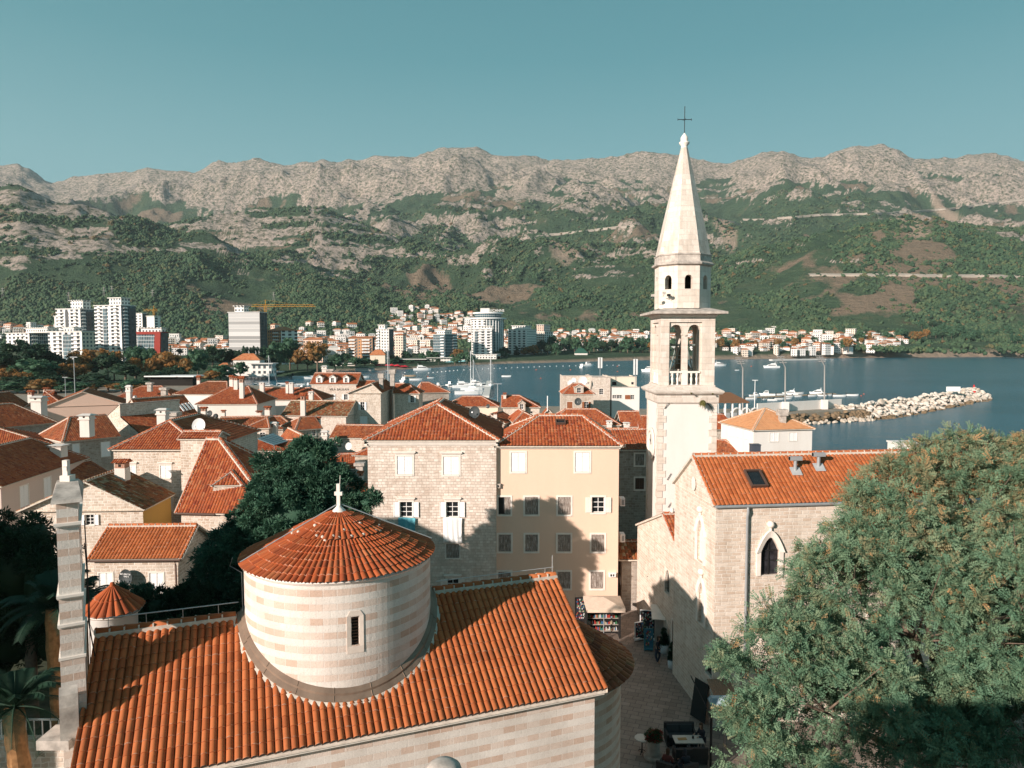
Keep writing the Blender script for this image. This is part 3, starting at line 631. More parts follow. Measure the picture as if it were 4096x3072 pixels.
b3 = MB(); zc = zs_[5]; b3.hexa([bp(-.1, -.43, zc), bp(-.1, .43, zc), bp(3.1, .43, zc), bp(3.1, -.43, zc), bp(-.02, -.41, zc+.1), bp(-.02, .41, zc+.1), bp(3.0, .41, zc+.1), bp(3.0, -.41, zc+.1)]); b3.hexa([bp(-.02, -.41, zc+.102), bp(-.02, .41, zc+.102), bp(3.0, .41, zc+.102), bp(3.0, -.41, zc+.102), bp(1.2, -.3, zc+.45), bp(1.2, .3, zc+.45), bp(1.7, .3, zc+.45), bp(1.7, -.3, zc+.45)]); b3.build('capstone', TRIM_G, bell)
b4 = MB(); o = bp(1.45, 0, zc+.42); b4.obox(o+Vector((-.16, -.16, 0)), (.32, 0, 0), (0, .32, 0), (0, 0, .22)); b4.obox(o+Vector((-.10, -.10, .22)), (.16, 0, 0), (0, .16, 0), (0, 0, .50)); b4.obox(o+bU*-.3+Vector((-.08, -.08, .40)), bU*.6, (.12, 0, 0), (0, 0, .13)); b4.build('cross', TRIM, bell)
for l in (1.14, 2.94):
    q = MB(); c0 = bp(l, 0, 0); zb_ = zs_[4]-.75; q.rings(c0, [(.05, zb_+.12), (.14, zb_+.08), (.17, zb_-.1), (.2, zb_-.32), (.28, zb_-.45)], 14); q.tube([bp(l-.42, 0, zb_+.18), bp(l+.42, 0, zb_+.18)], .035, 6); q.build('bell', BLACK, bell)
q = MB(); q.tube([bp(.5, .45, zz(2100)), bp(.5, .48, zz(2300)), bp(.6, .46, zz(2520)), bp(.5, .6, zz(2660))], .02, 5); q.tube([bp(.8, .42, zz(2200)), bp(.85, .5, zz(2450)), bp(.8, .46, zz(2700))], .015, 5); q.build('cable', BLACK, bell)
# stone shoulder beside the bell gable, on the gable end
sh = empty('gable_shoulder', (bn.x, bn.y, 0), 0, 'rounded pale stone scroll at the foot of the banded bell wall', 'stone scroll'); q = MB()
prof = [(0, 8.1), (0, 9.2), (.10, 9.55), (.3, 9.75), (.5, 9.5), (.55, 9.1), (.62, 8.1)]
F_ = [bp(-.62+l, -.38, z) for l, z in prof]; B_ = [bp(-.62+l, .12, z) for l, z in prof]; q.face(F_[::-1]); q.face(B_)
for i in range(len(prof)): j = (i+1) % len(prof); q.face([F_[i], F_[j], B_[j], B_[i]])
q.box((-.75, -.75, 7.9), (.25, .2, 8.2)); q.build('scroll', TRIM_G, sh)
# little round turret behind
tc_ = onY(455, 2520, 31.); tur = empty('round_turret', (tc_.x, tc_.y, 0), 0, 'small round white turret with a conical tiled cap beside the bell wall', 'turret')
q = MB(); q.rings((0, 0), [(.98, 0), (.98, 8.35), (1.1, 8.42), (1.1, 8.55)], 28); q.build('wall', PLASTER_W, tur); q = MB(); cone_tiles(q, (0, 0), 1.24, .12, 8.55, 9.62, 22, 6, .10, .62); q.rings((0, 0), [(1.2, 8.52), (.9, 8.5)], 24, cap=False, m=1); q.rings((0, 0), [(.13, 9.55), (.09, 9.78), (0, 9.8)], 8, m=0); q.build('roof', [T_DRUM, MORT], tur)
# weathered rounded stone in front (top of a post under the terrace)
pp = onY(1775, 3066, 17.5); sp_ = empty('stone_post', (pp.x, pp.y, 0), 0, 'rounded weathered stone top poking into the bottom edge before the striped wall', 'stone post')
q = MB(); q.rings((0, 0), [(.42, 0), (.42, pp.z-.25), (.47, pp.z-.12), (.43, pp.z), (.30, pp.z+.10), (.12, pp.z+.14), (0, pp.z+.14)], 18); q.build('post', TRIM_G, sp_)
# the fort behind and beside the viewpoint (throws the shade at lower left)
ft = MB(); ft.box((-44, 17, 0), (-33, 27, 19.8)); tag(ft.build('fort_tower', STONE_G), 'stone block of the fort left of the viewpoint', 'fort')
ft = MB(); ft.box((-16, -14, 0), (-1, -4, 22)); ft.box((-3, -14, 0), (16, -2, 18.4)); tag(ft.build('fort_terrace', STONE_G), 'stone fort terrace under the viewpoint', 'fort')
# ================================================================ stone house and apricot house
X = lambda px, D: (px-CXP)/FOC*D
WY = 'white closed board shutters'
a0 = onz(1450, 1763, 13.3); a1 = onz(2001, 1763, 13.3)
wl = [('f', (1588, 1824, 1650, 1897), 'shut', dict(hood=1, boards=1, n=3, fw=.13)), ('f', (1773, 1826, 1836, 1899), 'shut', dict(hood=1, boards=1, n=3, fw=.13)),
      ('f', (1600, 2007, 1650, 2068), 'open', dict(hood=1)), ('f', (1785, 2007, 1834, 2068), 'open', dict(hood=1)),
      ('f', (1784, 2175, 1838, 2232), 'shut', dict(mat=WOOD, fw=.07)), ('f', (1788, 2315, 1835, 2375), 'open', dict(hood=1, mat=TRIM)), ('f', (1600, 2315, 1648, 2375), 'open', dict(hood=1, mat=TRIM)), ('f', (1600, 2175, 1650, 2232), 'shut', dict(mat=WOOD, fw=.07))]
hA = House('tall pale ashlar house with a red hip roof and laundry hanging from two windows', a0, a1, 11.2, 13.3, 2.35, ('v', 4.4, 3., .5), STONE_W, T_RED, .30, seg=6, wins=wl, cornice=(.28, .2), faces='frlb', capr=.13)
y0 = onz(1975, 1785, 12.85); y1 = onz(2495, 1785, 12.85); y0.x = a1.x-.62; 
yw = []
for (x0, y_0, x1, y_1, kd, mt) in ((2045, 1810, 2101, 1887, 'shut', SHUT_W), (2301, 1810, 2358, 1887, 'shut', SHUT_W), (1994, 1988, 2042, 2058, 'half', WOOD), (2100, 1988, 2152, 2058, 'shut', WOOD), (2232, 1988, 2283, 2058, 'shut', WOOD), (2368, 1988, 2418, 2050, 'open', WOOD),
                     (1994, 2138, 2044, 2206, 'shut', WOOD), (2101, 2138, 2151, 2206, 'shut', WOOD), (2231, 2138, 2282, 2206, 'shut', WOOD), (2366, 2138, 2417, 2206, 'shut', WOOD), (1993, 2287, 2043, 2354, 'shut', WOOD), (2230, 2287, 2281, 2354, 'shut', WOOD), (2363, 2287, 2413, 2354, 'shut', WOOD)):
    yw.append(('f', (x0, y_0, x1, y_1), kd, dict(mat=mt if mt is SHUT_W else (WOOD if kd != 'open' else TRIM), fw=.13, boards=1, n=4 if mt is WOOD else 2, bars=4)))
hB = House('apricot rendered four storey house with weathered wooden shutters', y0, y1, 8.2, 12.85, 1.85, ('u', 3.6, 2.6, .5), YELLOW, T_RED, .30, seg=6, name='rendered_house', wins=yw, capr=.13, cornice=(.13, .16))
def cloth(px0, px1, ytop, ybot, Y, mat, label):
    a = onY(px0, ytop, Y); b = onY(px1, ytop, Y); z0 = onY(px0, ybot, Y).z; n, m_ = 24, 10; o = empty('hanging_cloth', (a.x, a.y, z0), 0, label, 'laundry', 'laundry hanging on the ashlar house'); q = MB(); vs = []
    for j in range(m_+1):
        for i in range(n+1): f = j/m_; u = i/n; vs.append(((b.x-a.x)*u*(1-.04*math.sin(f*3)), .035*math.sin(u*23+f*1.5)*(1-f*.6)+.02*math.sin(u*9)-.05, (a.z-z0)*f+.03*math.sin(u*5)))
    q.mesh(vs, [(j*(n+1)+i, j*(n+1)+i+1, (j+1)*(n+1)+i+1, (j+1)*(n+1)+i) for j in range(m_) for i in range(n)], smooth=True); ob = q.build('cloth', mat, o)
    md = ob.modifiers.new('thickness', 'SOLIDIFY'); md.thickness = .01
fy = a0.y+.3-.12
cloth(1593, 1663, 2070, 2172, fy, plain('turquoise_cloth', (.13, .42, .50), .9, var=.25, scale=1.2), 'turquoise sheet hanging below the left open window')
cloth(1773, 1850, 2070, 2171, fy, plain('white_cloth', (.84, .83, .82), .9, var=.03), 'white sheet hanging below the right open window')
sk = onz(2190+42, 1690, 14.3)
def skylight(c, du, dn, w_, h_, label, mat=BROWNM, parentless=True, group='skylights'):
    c = Vector(c); du = Vector(du).normalized(); dn = Vector(dn).normalized(); up = dn.cross(du)
    if up.z < 0: up = -up
    o = empty('skylight', c, 0, label, 'skylight', group); q = MB(); t = .09
    for (a, b, l1, l2) in ((-w_/2, -h_/2, w_, t), (-w_/2, h_/2-t, w_, t), (-w_/2, -h_/2+t, t, h_-2*t), (w_/2-t, -h_/2+t, t, h_-2*t)): q.obox(du*a+up*b-dn*.1, du*l1, up*l2, dn*.26)
    q.build('frame', mat, o); q = MB(); q.obox(du*(-w_/2+t)+up*(-h_/2+t)+dn*.06, du*(w_-2*t), up*(h_-2*t), dn*.01); q.build('pane', GLASS, o)
def on_slope(px, py, h, side='f', lift=.08):     # point of house h's roof slope seen at a pixel
    ax, i0, i1, cr = h.ridge; o = h.o0
    if side == 'f':
        E = o+h.P(0, 0, h.ze); run = (h.D*cr if ax == 'u' else i0); up = h.V*run+Vector((0, 0, h.rise)); nrm = h.U.cross(up).normalized(); du = h.U
    elif side == 'r':
        E = o+h.P(h.L, 0, h.ze); run = (h.L*(1-cr) if ax == 'v' else i1); up = -h.U*run+Vector((0, 0, h.rise)); nrm = h.V.cross(up).normalized(); du = h.V
    if nrm.z < 0: nrm = -nrm
    return onplane(px, py, E+nrm*lift, nrm), du, nrm
p, du, nn = on_slope(2242, 1690, hB); skylight(p, du, nn, .78, .6, 'brown framed skylight on the front slope of the apricot house')
dish(1900, 1650, 56, .47, DISH_G, 'large dark grey dish above the right roof slope of the ashlar house', (-.35, -1, .3), .9)
# wall lamp / vent box on the apricot wall
for (px, py, w1, h1, m_, lb, ct) in ((1990, 1943, .42, .28, TRIM_G, 'small grey vent box on the shaded edge of the apricot wall', 'vent box'), (2448, 2298, .5, .28, WHITE, 'white floodlight box low on the apricot wall by its right corner', 'floodlight')):
    c = onY(px, py, y0.y+.3); o = empty('wall_box', c, 0, lb, ct); q = MB(); q.box((-w1/2, -.2, -h1/2), (w1/2, -.004, h1/2)); q.box((-w1*.6, -.24, h1/2), (w1*.6, -.004, h1/2+.04)); q.build('case', m_, o); q = MB(); q.rings((0, 0), [(0, 0), (.01, 0)], 3, cap=False); q = MB(); q.box((-w1*.3, -.206, -h1*.3), (-.02, -.2, h1*.3)); q.box((.04, -.206, -h1*.3), (w1*.3, -.2, h1*.3)); q.build('grille', BLACK, o)
for py, lb in ((1985, 'topmost'), (2128, 'middle'), (2298, 'lowest')):
    c = onY(2497, py+20, y0.y+2.2); o = empty('air_conditioner', c, 0, '%s white air conditioner on the side wall of the apricot house' % lb, 'air conditioner', 'air conditioners in the alley'); q = MB(); q.box((-.35, -.4, -.3), (.0, .4, .3)); q.build('case', WHITE, o)
    q = MB(); q.box((.001, -.3, -.22), (.012, .3, .22)); q.box((-.25, -.408, -.2), (-.08, -.401, .2)); q.build('grille', GREYM, o)
# ================================================================ bell tower
TX, TY, TW = 10.98, 53.0, 4.42; tcx, tcy = TX+TW/2, TY+TW/2
tz = lambda F_y, D=53.: onY(2700, F_y, D).z
tw = empty('bell_tower', (tcx, tcy, 0), 0, 'tall white stone bell tower with open belfry and pointed octagonal spire', 'bell tower')
H = TW/2; s2 = math.sqrt(2)
z_band0, z_band1 = tz(1615), tz(1578); z_corn = tz(1563); z_ctop = tz(1541)
q = MB(); q.rings((0, 0), [(H*s2+.75, 0), (H*s2+.42, 2.6), (H*s2+.12, 5.2)], 4, rot=math.pi/4, smooth=False, cap=False); q.rings((0, 0), [((H+.30)*s2, 5.2), ((H+.32)*s2, 5.4), ((H+.05)*s2, 5.7)], 4, rot=math.pi/4, smooth=False, cap=False)
q.build('battered_base', STONE_C, tw)
q = MB(); q.rings((0, 0), [((H-.03)*s2, 5.2), ((H-.03)*s2, z_band0)], 4, rot=math.pi/4, smooth=False); q.build('shaft', PLASTER_W, tw)
for sx_, sy_ in ((-1, -1), (1, -1), (-1, 1), (1, 1)):
    q = MB(); z = 5.6; k = 0
    while z < z_band0-.3:
        ln = .62 if k % 2 else .40; l2 = .40 if k % 2 else .62
        x0 = sx_*(H+.01); y0_ = sy_*(H+.01)
        q.box((min(x0, x0-sx_*ln), min(y0_, y0_-sy_*l2), z), (max(x0, x0-sx_*ln), max(y0_, y0_-sy_*l2), z+.50))
        z += .52; k += 1
    q.build('quoins', STONE_T, tw)
q = MB(); q.rings((0, 0), [((H+.02)*s2, z_band0), ((H+.10)*s2, z_band0+.1), ((H+.12)*s2, z_band1), ((H+.30)*s2, z_band1+.03), ((H+.42)*s2, z_band1+.18), ((H+.42)*s2, z_corn), ((H-.12)*s2, z_ctop-.12), ((H-.12)*s2, z_ctop)], 4, rot=math.pi/4, smooth=False); q.build('gallery_cornice', STONE_S, tw)
# belfry
zb0, zb1 = z_ctop, tz(1290-4); BW = 4.05; h = BW/2; bf = MB()
ops = [dict(x=1.17, w=.95, zs=zb0+.02, zt=tz(1298), arch='round'), dict(x=2.53, w=.95, zs=zb0+.02, zt=tz(1298), arch='round')]
corn = [(-h, -h), (h, -h), (h, h), (-h, h)]; dirs = [(1, 0), (0, 1), (-1, 0), (0, -1)]
zcap = tz(1262)
for (x, y), (dx, dy) in zip(corn, dirs):
    N = Vector((dy, -dx, 0)); O = Vector((x, y, 0))
    wall(bf, O, (dx, dy, 0), BW, zb0, zcap, [dict(x=1.85+.0, w=2.45, zs=zb0, zt=tz(1288))], .16, N=N)
    wall(bf, O+Vector((dx, dy, 0))*.62-N*.16, (dx, dy, 0), 2.46, zb0, tz(1287), [dict(o, x=o['x']-.62) for o in ops], .38, N=N)
    wall(bf, O+Vector((dx, dy, 0))*(BW)-N*.55, (-dx, -dy, 0), BW, zb0, zcap, [dict(o, x=BW-o['x']) for o in ops], .01, N=-N)
bf.face([(-h, -h, zb0+.01), (h, -h, zb0+.01), (h, h, zb0+.01), (-h, h, zb0+.01)]); bel = bf.build('belfry', STONE_T, tw)
for (x, y), (dx, dy) in zip(corn, dirs):
    N = Vector((dy, -dx, 0)); D_ = Vector((dx, dy, 0)); O = Vector((x, y, 0))
    q = MB(); c = O+D_*1.85-N*.3; zc0 = tz(1484); zc1 = tz(1340); q.rings(c, [(.16, zc0+.1), (.14, zc0+.25), (.13, zc1-.35), (.13, zc1-.2), (.24, zc1)], 12); q.obox(c-D_*.26-N*.2+Z*zc1, D_*.52, N*.4, Z*.12); q.obox(c-D_*.22-N*.2+Z*(zc0-.02), D_*.44, N*.42, Z*.14); q.build('column', STONE_T, bel)
    q = MB(); q.obox(c-D_*.21-N*.2+Z*zb0, D_*.42, N*.42, Z*(zc0-zb0-.02)); q.obox(O+D_*.70-N*.30+Z*(zc0-.16), D_*2.3, N*.24, Z*.14)
    for u in (.93, 1.32, 2.36, 2.76): q.rings(O+D_*u-N*.18, [(.10, zb0), (.10, zb0+.06), (.055, zb0+.12), (.085, zb0+.35), (.10, zb0+.5), (.05, zb0+.62), (.10, zc0-.16)], 10)
    q.build('balustrade', TRIM, bel)
q = MB(); q.rings((0, 0), [(.06, zb0+2.9), (.34, zb0+2.75), (.42, zb0+2.2), (.52, zb0+1.55), (.78, zb0+1.15)], 20, cap=False); q.build('bell', plain('old_bronze', (.12, .08, .05), .5, .6), bel)
q = MB()
for sx_ in (-1, 1):
    for sy_ in (-.6, .6): q.tube([(sx_*1.0, sy_, zb0), (sx_*.15, sy_, zb0+3.4)], .06, 5)
q.tube([(-.7, -.6, zb0+1.9), (.7, -.6, zb0+1.9)], .05, 5); q.tube([(-1.1, 0, zb0+3.0), (1.1, 0, zb0+3.0)], .09, 6)
pts = [(-.45+.62*math.cos(t), -.75, zb0+2.2+.62*math.sin(t)) for t in [2*math.pi*k/20 for k in range(21)]]; q.tube(pts, .03, 4, cap=False); q.tube([(-1.07, -.75, zb0+2.2), (.17, -.75, zb0+2.2)], .025, 4); q.tube([(-.45, -.75, zb0+1.58), (-.45, -.75, zb0+2.82)], .025, 4)
q.build('bell_frame', plain('green_grey_steel', (.22, .26, .24), .6, .3), bel)
q = MB(); zs0, zs1 = tz(1262), tz(1222)
q.rings((0, 0), [((h+.0)*s2, zcap-.12), ((h+.06)*s2, zcap-.1), ((h+.2)*s2, zcap+.12), ((h+.22)*s2, zs0+.05)], 4, rot=math.pi/4, smooth=False); q.build('belfry_moulding', TRIM, tw)
q = MB(); zl = zs0+.06; q.rings((0, 0), [((h+.22)*s2, zl), ((h+.74)*s2, zl+.06), ((h+.74)*s2, zl+.22), ((h-.3)*s2, zl+.52)], 4, rot=math.pi/4, smooth=False); q.build('roof_slab', TRIM_G, tw); zo0 = zl+.50
# octagon
OR_ = 2.14; zo1 = tz(1070, 55.2); fwid = 2*OR_*math.sin(math.pi/8); ap = OR_*math.cos(math.pi/8); oc = MB(); wz0, wz1 = tz(1158, 54), tz(1102, 54)
for k in range(8):
    t = -math.pi/2+k*math.pi/4; N = Vector((math.cos(t), math.sin(t), 0)); U_ = Vector((-N.y, N.x, 0)); O = N*ap-U_*fwid/2
    wall(oc, O, U_, fwid, zo0, zo1, [dict(x=fwid/2, w=.58, zs=wz0, zt=wz1, arch='round')], .5, N=N)
octo = oc.build('octagon', STONE_T, tw)
q = MB()
for k in range(8):
    t = -math.pi/2+(k+.5)*math.pi/4; q.obox(Vector((math.cos(t)*OR_, math.sin(t)*OR_, zo0))+Vector((-.03, -.03, 0)), (.06, 0, 0), (0, .06, 0), (0, 0, .02))
q.rings((0, 0), [(.9, zo0), (.9, zo1)], 12); q.build('dark_core', DARKIN, octo)
q = MB(); q.rings((0, 0), [(OR_+.0, zo1-.05), (OR_+.05, zo1), (OR_+.24, zo1+.06), (OR_+.26, zo1+.17), (OR_+.04, zo1+.32), (OR_+.02, zo1+.75), (OR_+.08, zo1+.78), (OR_+.08, zo1+.86), (OR_-.04, zo1+.9)], 8, rot=math.pi/8, smooth=False); q.build('spire_cornice', TRIM_G, tw)
zsp = tz(592, 55.2); q = MB(); q.rings((0, 0), [(OR_-.04, zo1+.88), (OR_-.50, zo1+3.1), (.26, zsp)], 8, rot=math.pi/8, smooth=False); q.build('spire', STONE_S, tw)
zf = zsp; q = MB(); q.rings((0, 0), [(.26, zf-.02), (.24, zf+.15), (.38, zf+.32), (.40, zf+.42), (.25, zf+.48), (.29, zf+.62), (.28, zf+.78), (.14, zf+.98), (.04, zf+1.12)], 14); q.build('finial', TRIM, tw); zf += 1.1
q = MB(); zt1 = tz(425, 55.2); zx = tz(478, 55.2); q.tube([(0, 0, zf), (0, 0, zt1)], .028, 6); q.tube([(-.52, 0, zx), (.52, 0, zx)], .028, 6); q.tube([(-.2, -.3, zx-.16), (.16, .3, zx+.16)], .022, 5)
for sx_ in (-.52, .52): q.tube([(sx_, 0, zx-.08), (sx_, 0, zx+.08)], .022, 5)
q.build('cross', BLACK, tw)
q = MB(); c = Vector((-H-.02, .1, tz(1775, 55.))); # round clock face on the left side
for k in range(24):
    t0, t1 = 2*math.pi*k/24, 2*math.pi*(k+1)/24; pa = lambda t, r, d: c+Vector((-d, math.cos(t)*r, math.sin(t)*r)); q.face([pa(t0, 1.25, 0), pa(t0, 1.25, .12), pa(t1, 1.25, .12), pa(t1, 1.25, 0)]); q.face([pa(t0, 1.25, .12), pa(t0, 1.0, .12), pa(t1, 1.0, .12), pa(t1, 1.25, .12)]); q.face([pa(t0, 1.0, .12), pa(t0, 1.0, .03), pa(t1, 1.0, .03), pa(t1, 1.0, .12)]); q.face([pa(t0, 1., .03), pa(t1, 1., .03), c+Vector((-.03, 0, 0))])
ck = q.build('clock', TRIM, tw); q = MB(); q.obox(c+Vector((-.06, -.04, -.1)), (.02, 0, 0), (0, .07, 0), (0, .1, .8)); q.obox(c+Vector((-.06, -.1, -.05)), (.02, 0, 0), (0, .5, .3), (0, 0, .07)); q.build('clock_hand', BLACK, ck)
for (x, y_, dx, dz_) in ((2658, 1634, .35, .4), (2668, 1980-60, .3, .5), (2672, 1990+40, .3, .5), (2848, 1634, -.35, .4)): p = onY(x, y_, TY-.06)-Vector((tcx, tcy, 0)); q = MB(); q.tube([p, p+Vector((dx, 0, dz_))], .025, 4); q.build('iron_tie', BLACK, tw)
for px, py in ((2656, 1172), (2674, 1181), (2610, 1182)):
    c = onY(px, py, 53.2); o = empty('floodlight', c, 0, {2656: 'left floodlight of the two clamped under the left octagon window', 2674: 'black floodlight just right of another under the left octagon window', 2610: 'floodlight sticking out from the left edge of the octagon'}[px], 'floodlight', 'floodlights on the bell tower'); q = MB(); q.box((-.12, -.2, -.09), (.12, .0, .09)); q.build('housing', BLACK if px == 2674 else TRIM_G, o); q = MB(); q.tube([(0, -.05, -.1), (0, .1, -.2), (0, .45, -.2)], .02, 4); q.build('bracket', GREYM, o)
# weeds on the cornice
def tuft(p, r, n, mat, label, cat='weed', name='weed_tuft', hang=0., wl_=.012):
    ra = random.Random(int(p.x*100)); q = MB()
    for k in range(n):
        a = ra.uniform(0, 6.28); l = r*ra.uniform(.4, 1); e = Vector((math.cos(a)*l*.7, math.sin(a)*l*.7, (ra.uniform(.2, 1)*l) if not hang else -ra.uniform(.2, 1.3)*l)); s = Vector((-math.sin(a), math.cos(a), 0))*wl_; q.face([-s, s, e*.6+s, e, e*.6-s])
    o = empty(name, p, 0, label, cat, 'weeds on the tower cornice'); q.build('leaves', mat, o)
WEED = plain('dry_green_weed', (.16, .15, .05), .8, var=.4, scale=8)
tuft(onY(2812, 1600, 52.4), .55, 260, WEED, 'bushy weed hanging from the right part of the tower cornice', hang=1, wl_=.03); tuft(onY(2766, 1577, 52.4), .2, 60, WEED, 'small brown weed on the middle of the tower cornice', wl_=.03); tuft(onY(2851, 1578, 52.4), .15, 50, WEED, 'tiny green weed near the right end of the tower cornice', wl_=.03)
# ================================================================ church with gables on the alley
FX = 10.6
n0 = onplane(2861, 2024, Vector((FX, 0, 0)), Vector((1, 0, 0))); ap_ = onplane(2800, 1822, Vector((FX, 0, 0)), Vector((1, 0, 0))); f0 = onplane(2737, 1945, Vector((FX, 0, 0)), Vector((1, 0, 0)))
zeS, zrS = n0.z, ap_.z; wS = f0.y-n0.y
r1 = onz(3420, 2008, zeS)
sUv = (Vector((r1.x, r1.y, 0))-Vector((n0.x, n0.y, 0))).normalized()
p1 = Vector((n0.x, n0.y, 0))+sUv*26
gothic = ('f', (3041, 2148, 3115, 2300), 'glass', dict(arch='gothic', fw=0, mull=1, glass=plain('church_glass', (.03, .03, .035), .2, var=.9, scale=2)))
hS = House('long stone church with a bright orange tile roof and pointed windows, right of the tower', n0, p1, 2*(ap_.y-n0.y), zeS, zrS-zeS, ('u', 0, 0, .5), STONE_C, T_NEW, .06, seg=6, name='gabled_church', cat='church', group=None, wins=[gothic, ('l', (2790, 2080, 2818, 2250), 'glass', dict(arch='gothic', fw=0, glass=PLASTER)), ('l', (2795, 2330, 2822, 2500), 'glass', dict(arch='gothic', fw=0, glass=PLASTER)), ('l', (2820, 2640, 2846, 2700), 'glass', dict(arch='round', fw=0))], pitch=.235, capr=.12)
def hood(h, side, px0, py0, px1, py1, w_=.28, finial=True, name='hood_mould'):
    O, du, W, N = h.sides[side]; Ow = O+h.o0; a = onplane(px0, (py0+py1)/2, Ow, N)-Ow; b = onplane(px1, (py0+py1)/2, Ow, N)-Ow; t = onplane((px0+px1)/2, py0, Ow, N)-Ow; c = onplane((px0+px1)/2, py1, Ow, N)-Ow
    u0, u1 = sorted((a.dot(du), b.dot(du))); hw = (u1-u0)/2; uc = (u0+u1)/2; zt = t.z; zs = c.z; q = MB()
    def rim(k, hw_, top): return Vector(O)+du*(uc+k*hw_)+Vector((0, 0, top-hw_*1.5+hw_*1.5*(1-abs(k)**1.7)))
    ks = [-1+i/7 for i in range(15)]
    for k0, k1 in zip(ks, ks[1:]):
        i0_, i1_ = rim(k0, hw, zt), rim(k1, hw, zt); o0_, o1_ = rim(k0, hw+w_, zt+w_*1.35), rim(k1, hw+w_, zt+w_*1.35); q.hexa([i0_+N*.003, i1_+N*.003, o1_+N*.003, o0_+N*.003, i0_+N*.10, i1_+N*.10, o1_+N*.17, o0_+N*.17])
    zi = rim(-1, hw, zt).z; zo = rim(-1, hw+w_, zt+w_*1.35).z
    for sg in (-1, 1):
        x0 = uc+sg*hw; q.obox(Vector(O)+du*(x0 if sg > 0 else x0-w_*.8)+Z*zs+N*.003, du*w_*.8, N*.09, Z*(zi-zs))
    if finial: top = Vector(O)+du*uc+N*.08+Z*(zt+w_*1.35); q.tube([top-Z*.05, top+Z*.12], .07, 8); q.rings((top.x, top.y), [(0, top.z+.1), (.16, top.z+.2), (.2, top.z+.32), (.14, top.z+.46), (0, top.z+.5)], 12, cap=False)
    q.build(name, TRIM, h.root)
hood(hS, 'f', 3041, 2148, 3115, 2300); hood(hS, 'l', 2790, 2080, 2818, 2250, .22); hood(hS, 'l', 2795, 2330, 2822, 2500, .22)
q = MB(); o = hS.root; P = hS.P; q.tube([P(0, -.08, zeS-.04), P(24, -.08, zeS-.04)], .085, 8); q.tube([P(1.75, -.1, zeS-.1), P(1.75, -.14, zeS-.35), P(1.75, -.06, zeS-.6), P(1.75, -.06, .2)], .075, 8); q.build('drainpipe', GREYM, o)
for z_, hh in ((ap_.z-1.6, .55),):
    q = MB(); c = P(.06, ap_.y-n0.y, z_); q.tube([c+Vector((-.02, 0, 0)), c+Vector((-.05, 0, 0))], .4, 16); q.build('oculus', TRIM, o)
# second, lower gable towards the tower
g0_ = onplane(2737, 2205, Vector((FX, 0, 0)), Vector((1, 0, 0))); gz = 6.7; gA = onplane(2680, 2055, Vector((FX, 0, 0)), Vector((1, 0, 0)))
gp0 = Vector((FX+.04, hS.root.location.y+2*(ap_.y-n0.y)-.02, 0)); gD = TY-gp0.y-.1
q0 = gp0; q1 = gp0+sUv*16
hG = House('lower gabled church front with small arched windows beside the tower foot', q0, q1, gD, gz, gA.z-gz, ('u', 0, 0, (gA.y-gp0.y)/gD), STONE_C, T_RED, .05, seg=5, name='church_front', cat='church front', group=None, wins=[('l', (2661, 2278, 2678, 2375), 'glass', dict(arch='gothic', fw=.05)), ('l', (2716, 2335, 2733, 2450), 'glass', dict(arch='gothic', fw=.05)), ('l', (2690, 2490, 2708, 2640), 'dark', dict(fw=.12))])
q = MB(); c = Vector((-.02, gA.y-gp0.y, gA.z-1.9)); q.tube([c, c-Vector((.04, 0, 0))], .42, 16); q.build('oculus', PLASTER_W, hG.root)
q = MB(); c = Vector((.1, gA.y-gp0.y, gA.z+.1)); q.rings(c, [(.12, gA.z+.1), (.14, gA.z+.3), (.06, gA.z+.4)], 8); q.obox(c+Vector((-.05, -.05, .3)), (.1, 0, 0), (0, .1, 0), (0, 0, .6)); q.obox(c+Vector((-.05, -.2, .55)), (.1, 0, 0), (0, .4, 0), (0, 0, .12)); q.build('cross', TRIM, hG.root)
# skylight and vent pipes on the orange roof
p, du, nn = on_slope(3022, 1917, hS); skylight(p, du, nn, .95, 1.25, 'large grey framed skylight on the orange church roof', BROWNM)
for px, py, lb in ((3181, 1880, 'left metal vent pipe on the orange church roof'), (3274, 1864, 'right metal vent pipe near the ridge of the orange church roof')):
    p, du, nn = on_slope(px, py, hS); o = empty('vent_pipe', p, 0, lb, 'vent pipe', 'vent pipes on the church roof'); q = MB(); q.tube([(0, 0, -.1), (0, 0, .55)], .1, 10); q.build('pipe', GREYM, o); q = MB(); q.box((-.34, -.13, .55), (.34, .13, .74)); q.tube([(-.34, 0, .65), (.34, 0, .65)], .125, 10); q.build('cowl', GREYM, o); q = MB(); q.obox(Vector((-.28, -.35, -.22)), (.56, 0, 0), (0, .5, .33), (0, 0, .03)); q.build('flashing', plain('pale_lead', (.5, .5, .5), .5, .2), o)
# ================================================================ sea
def sea_mat():
    m, t, b = _nodes('sea_water'); g = G(t); co = g.n('TexCoord').outputs['Object']
    big = g.ramp(g.noise(g.n('Mapping', Vector=co, Scale=(.004, .016, 1)).outputs[0], 1., 5, .6), [(.35, (.018, .105, .155)), (.65, (.034, .140, .200))])
    g.l(big, b.inputs['Base Color']); b.inputs['Roughness'].default_value = .22; b.inputs['IOR'].default_value = 1.33; b.inputs['Specular IOR Level'].default_value = .4
    h = g.math('ADD', g.noise(g.n('Mapping', Vector=co, Scale=(.5, .9, 1)).outputs[0], 1., 4, .6), g.math('MULTIPLY', g.noise(co, .09, 3, .5), 1.6)); g.bump(h, b, .9, .35); return m
q = MB(); q.face([(-9000, -3000, SEA), (9000, -3000, SEA), (9000, 9000, SEA), (-9000, 9000, SEA)]); q.build('sea', sea_mat(), None, kind='structure')
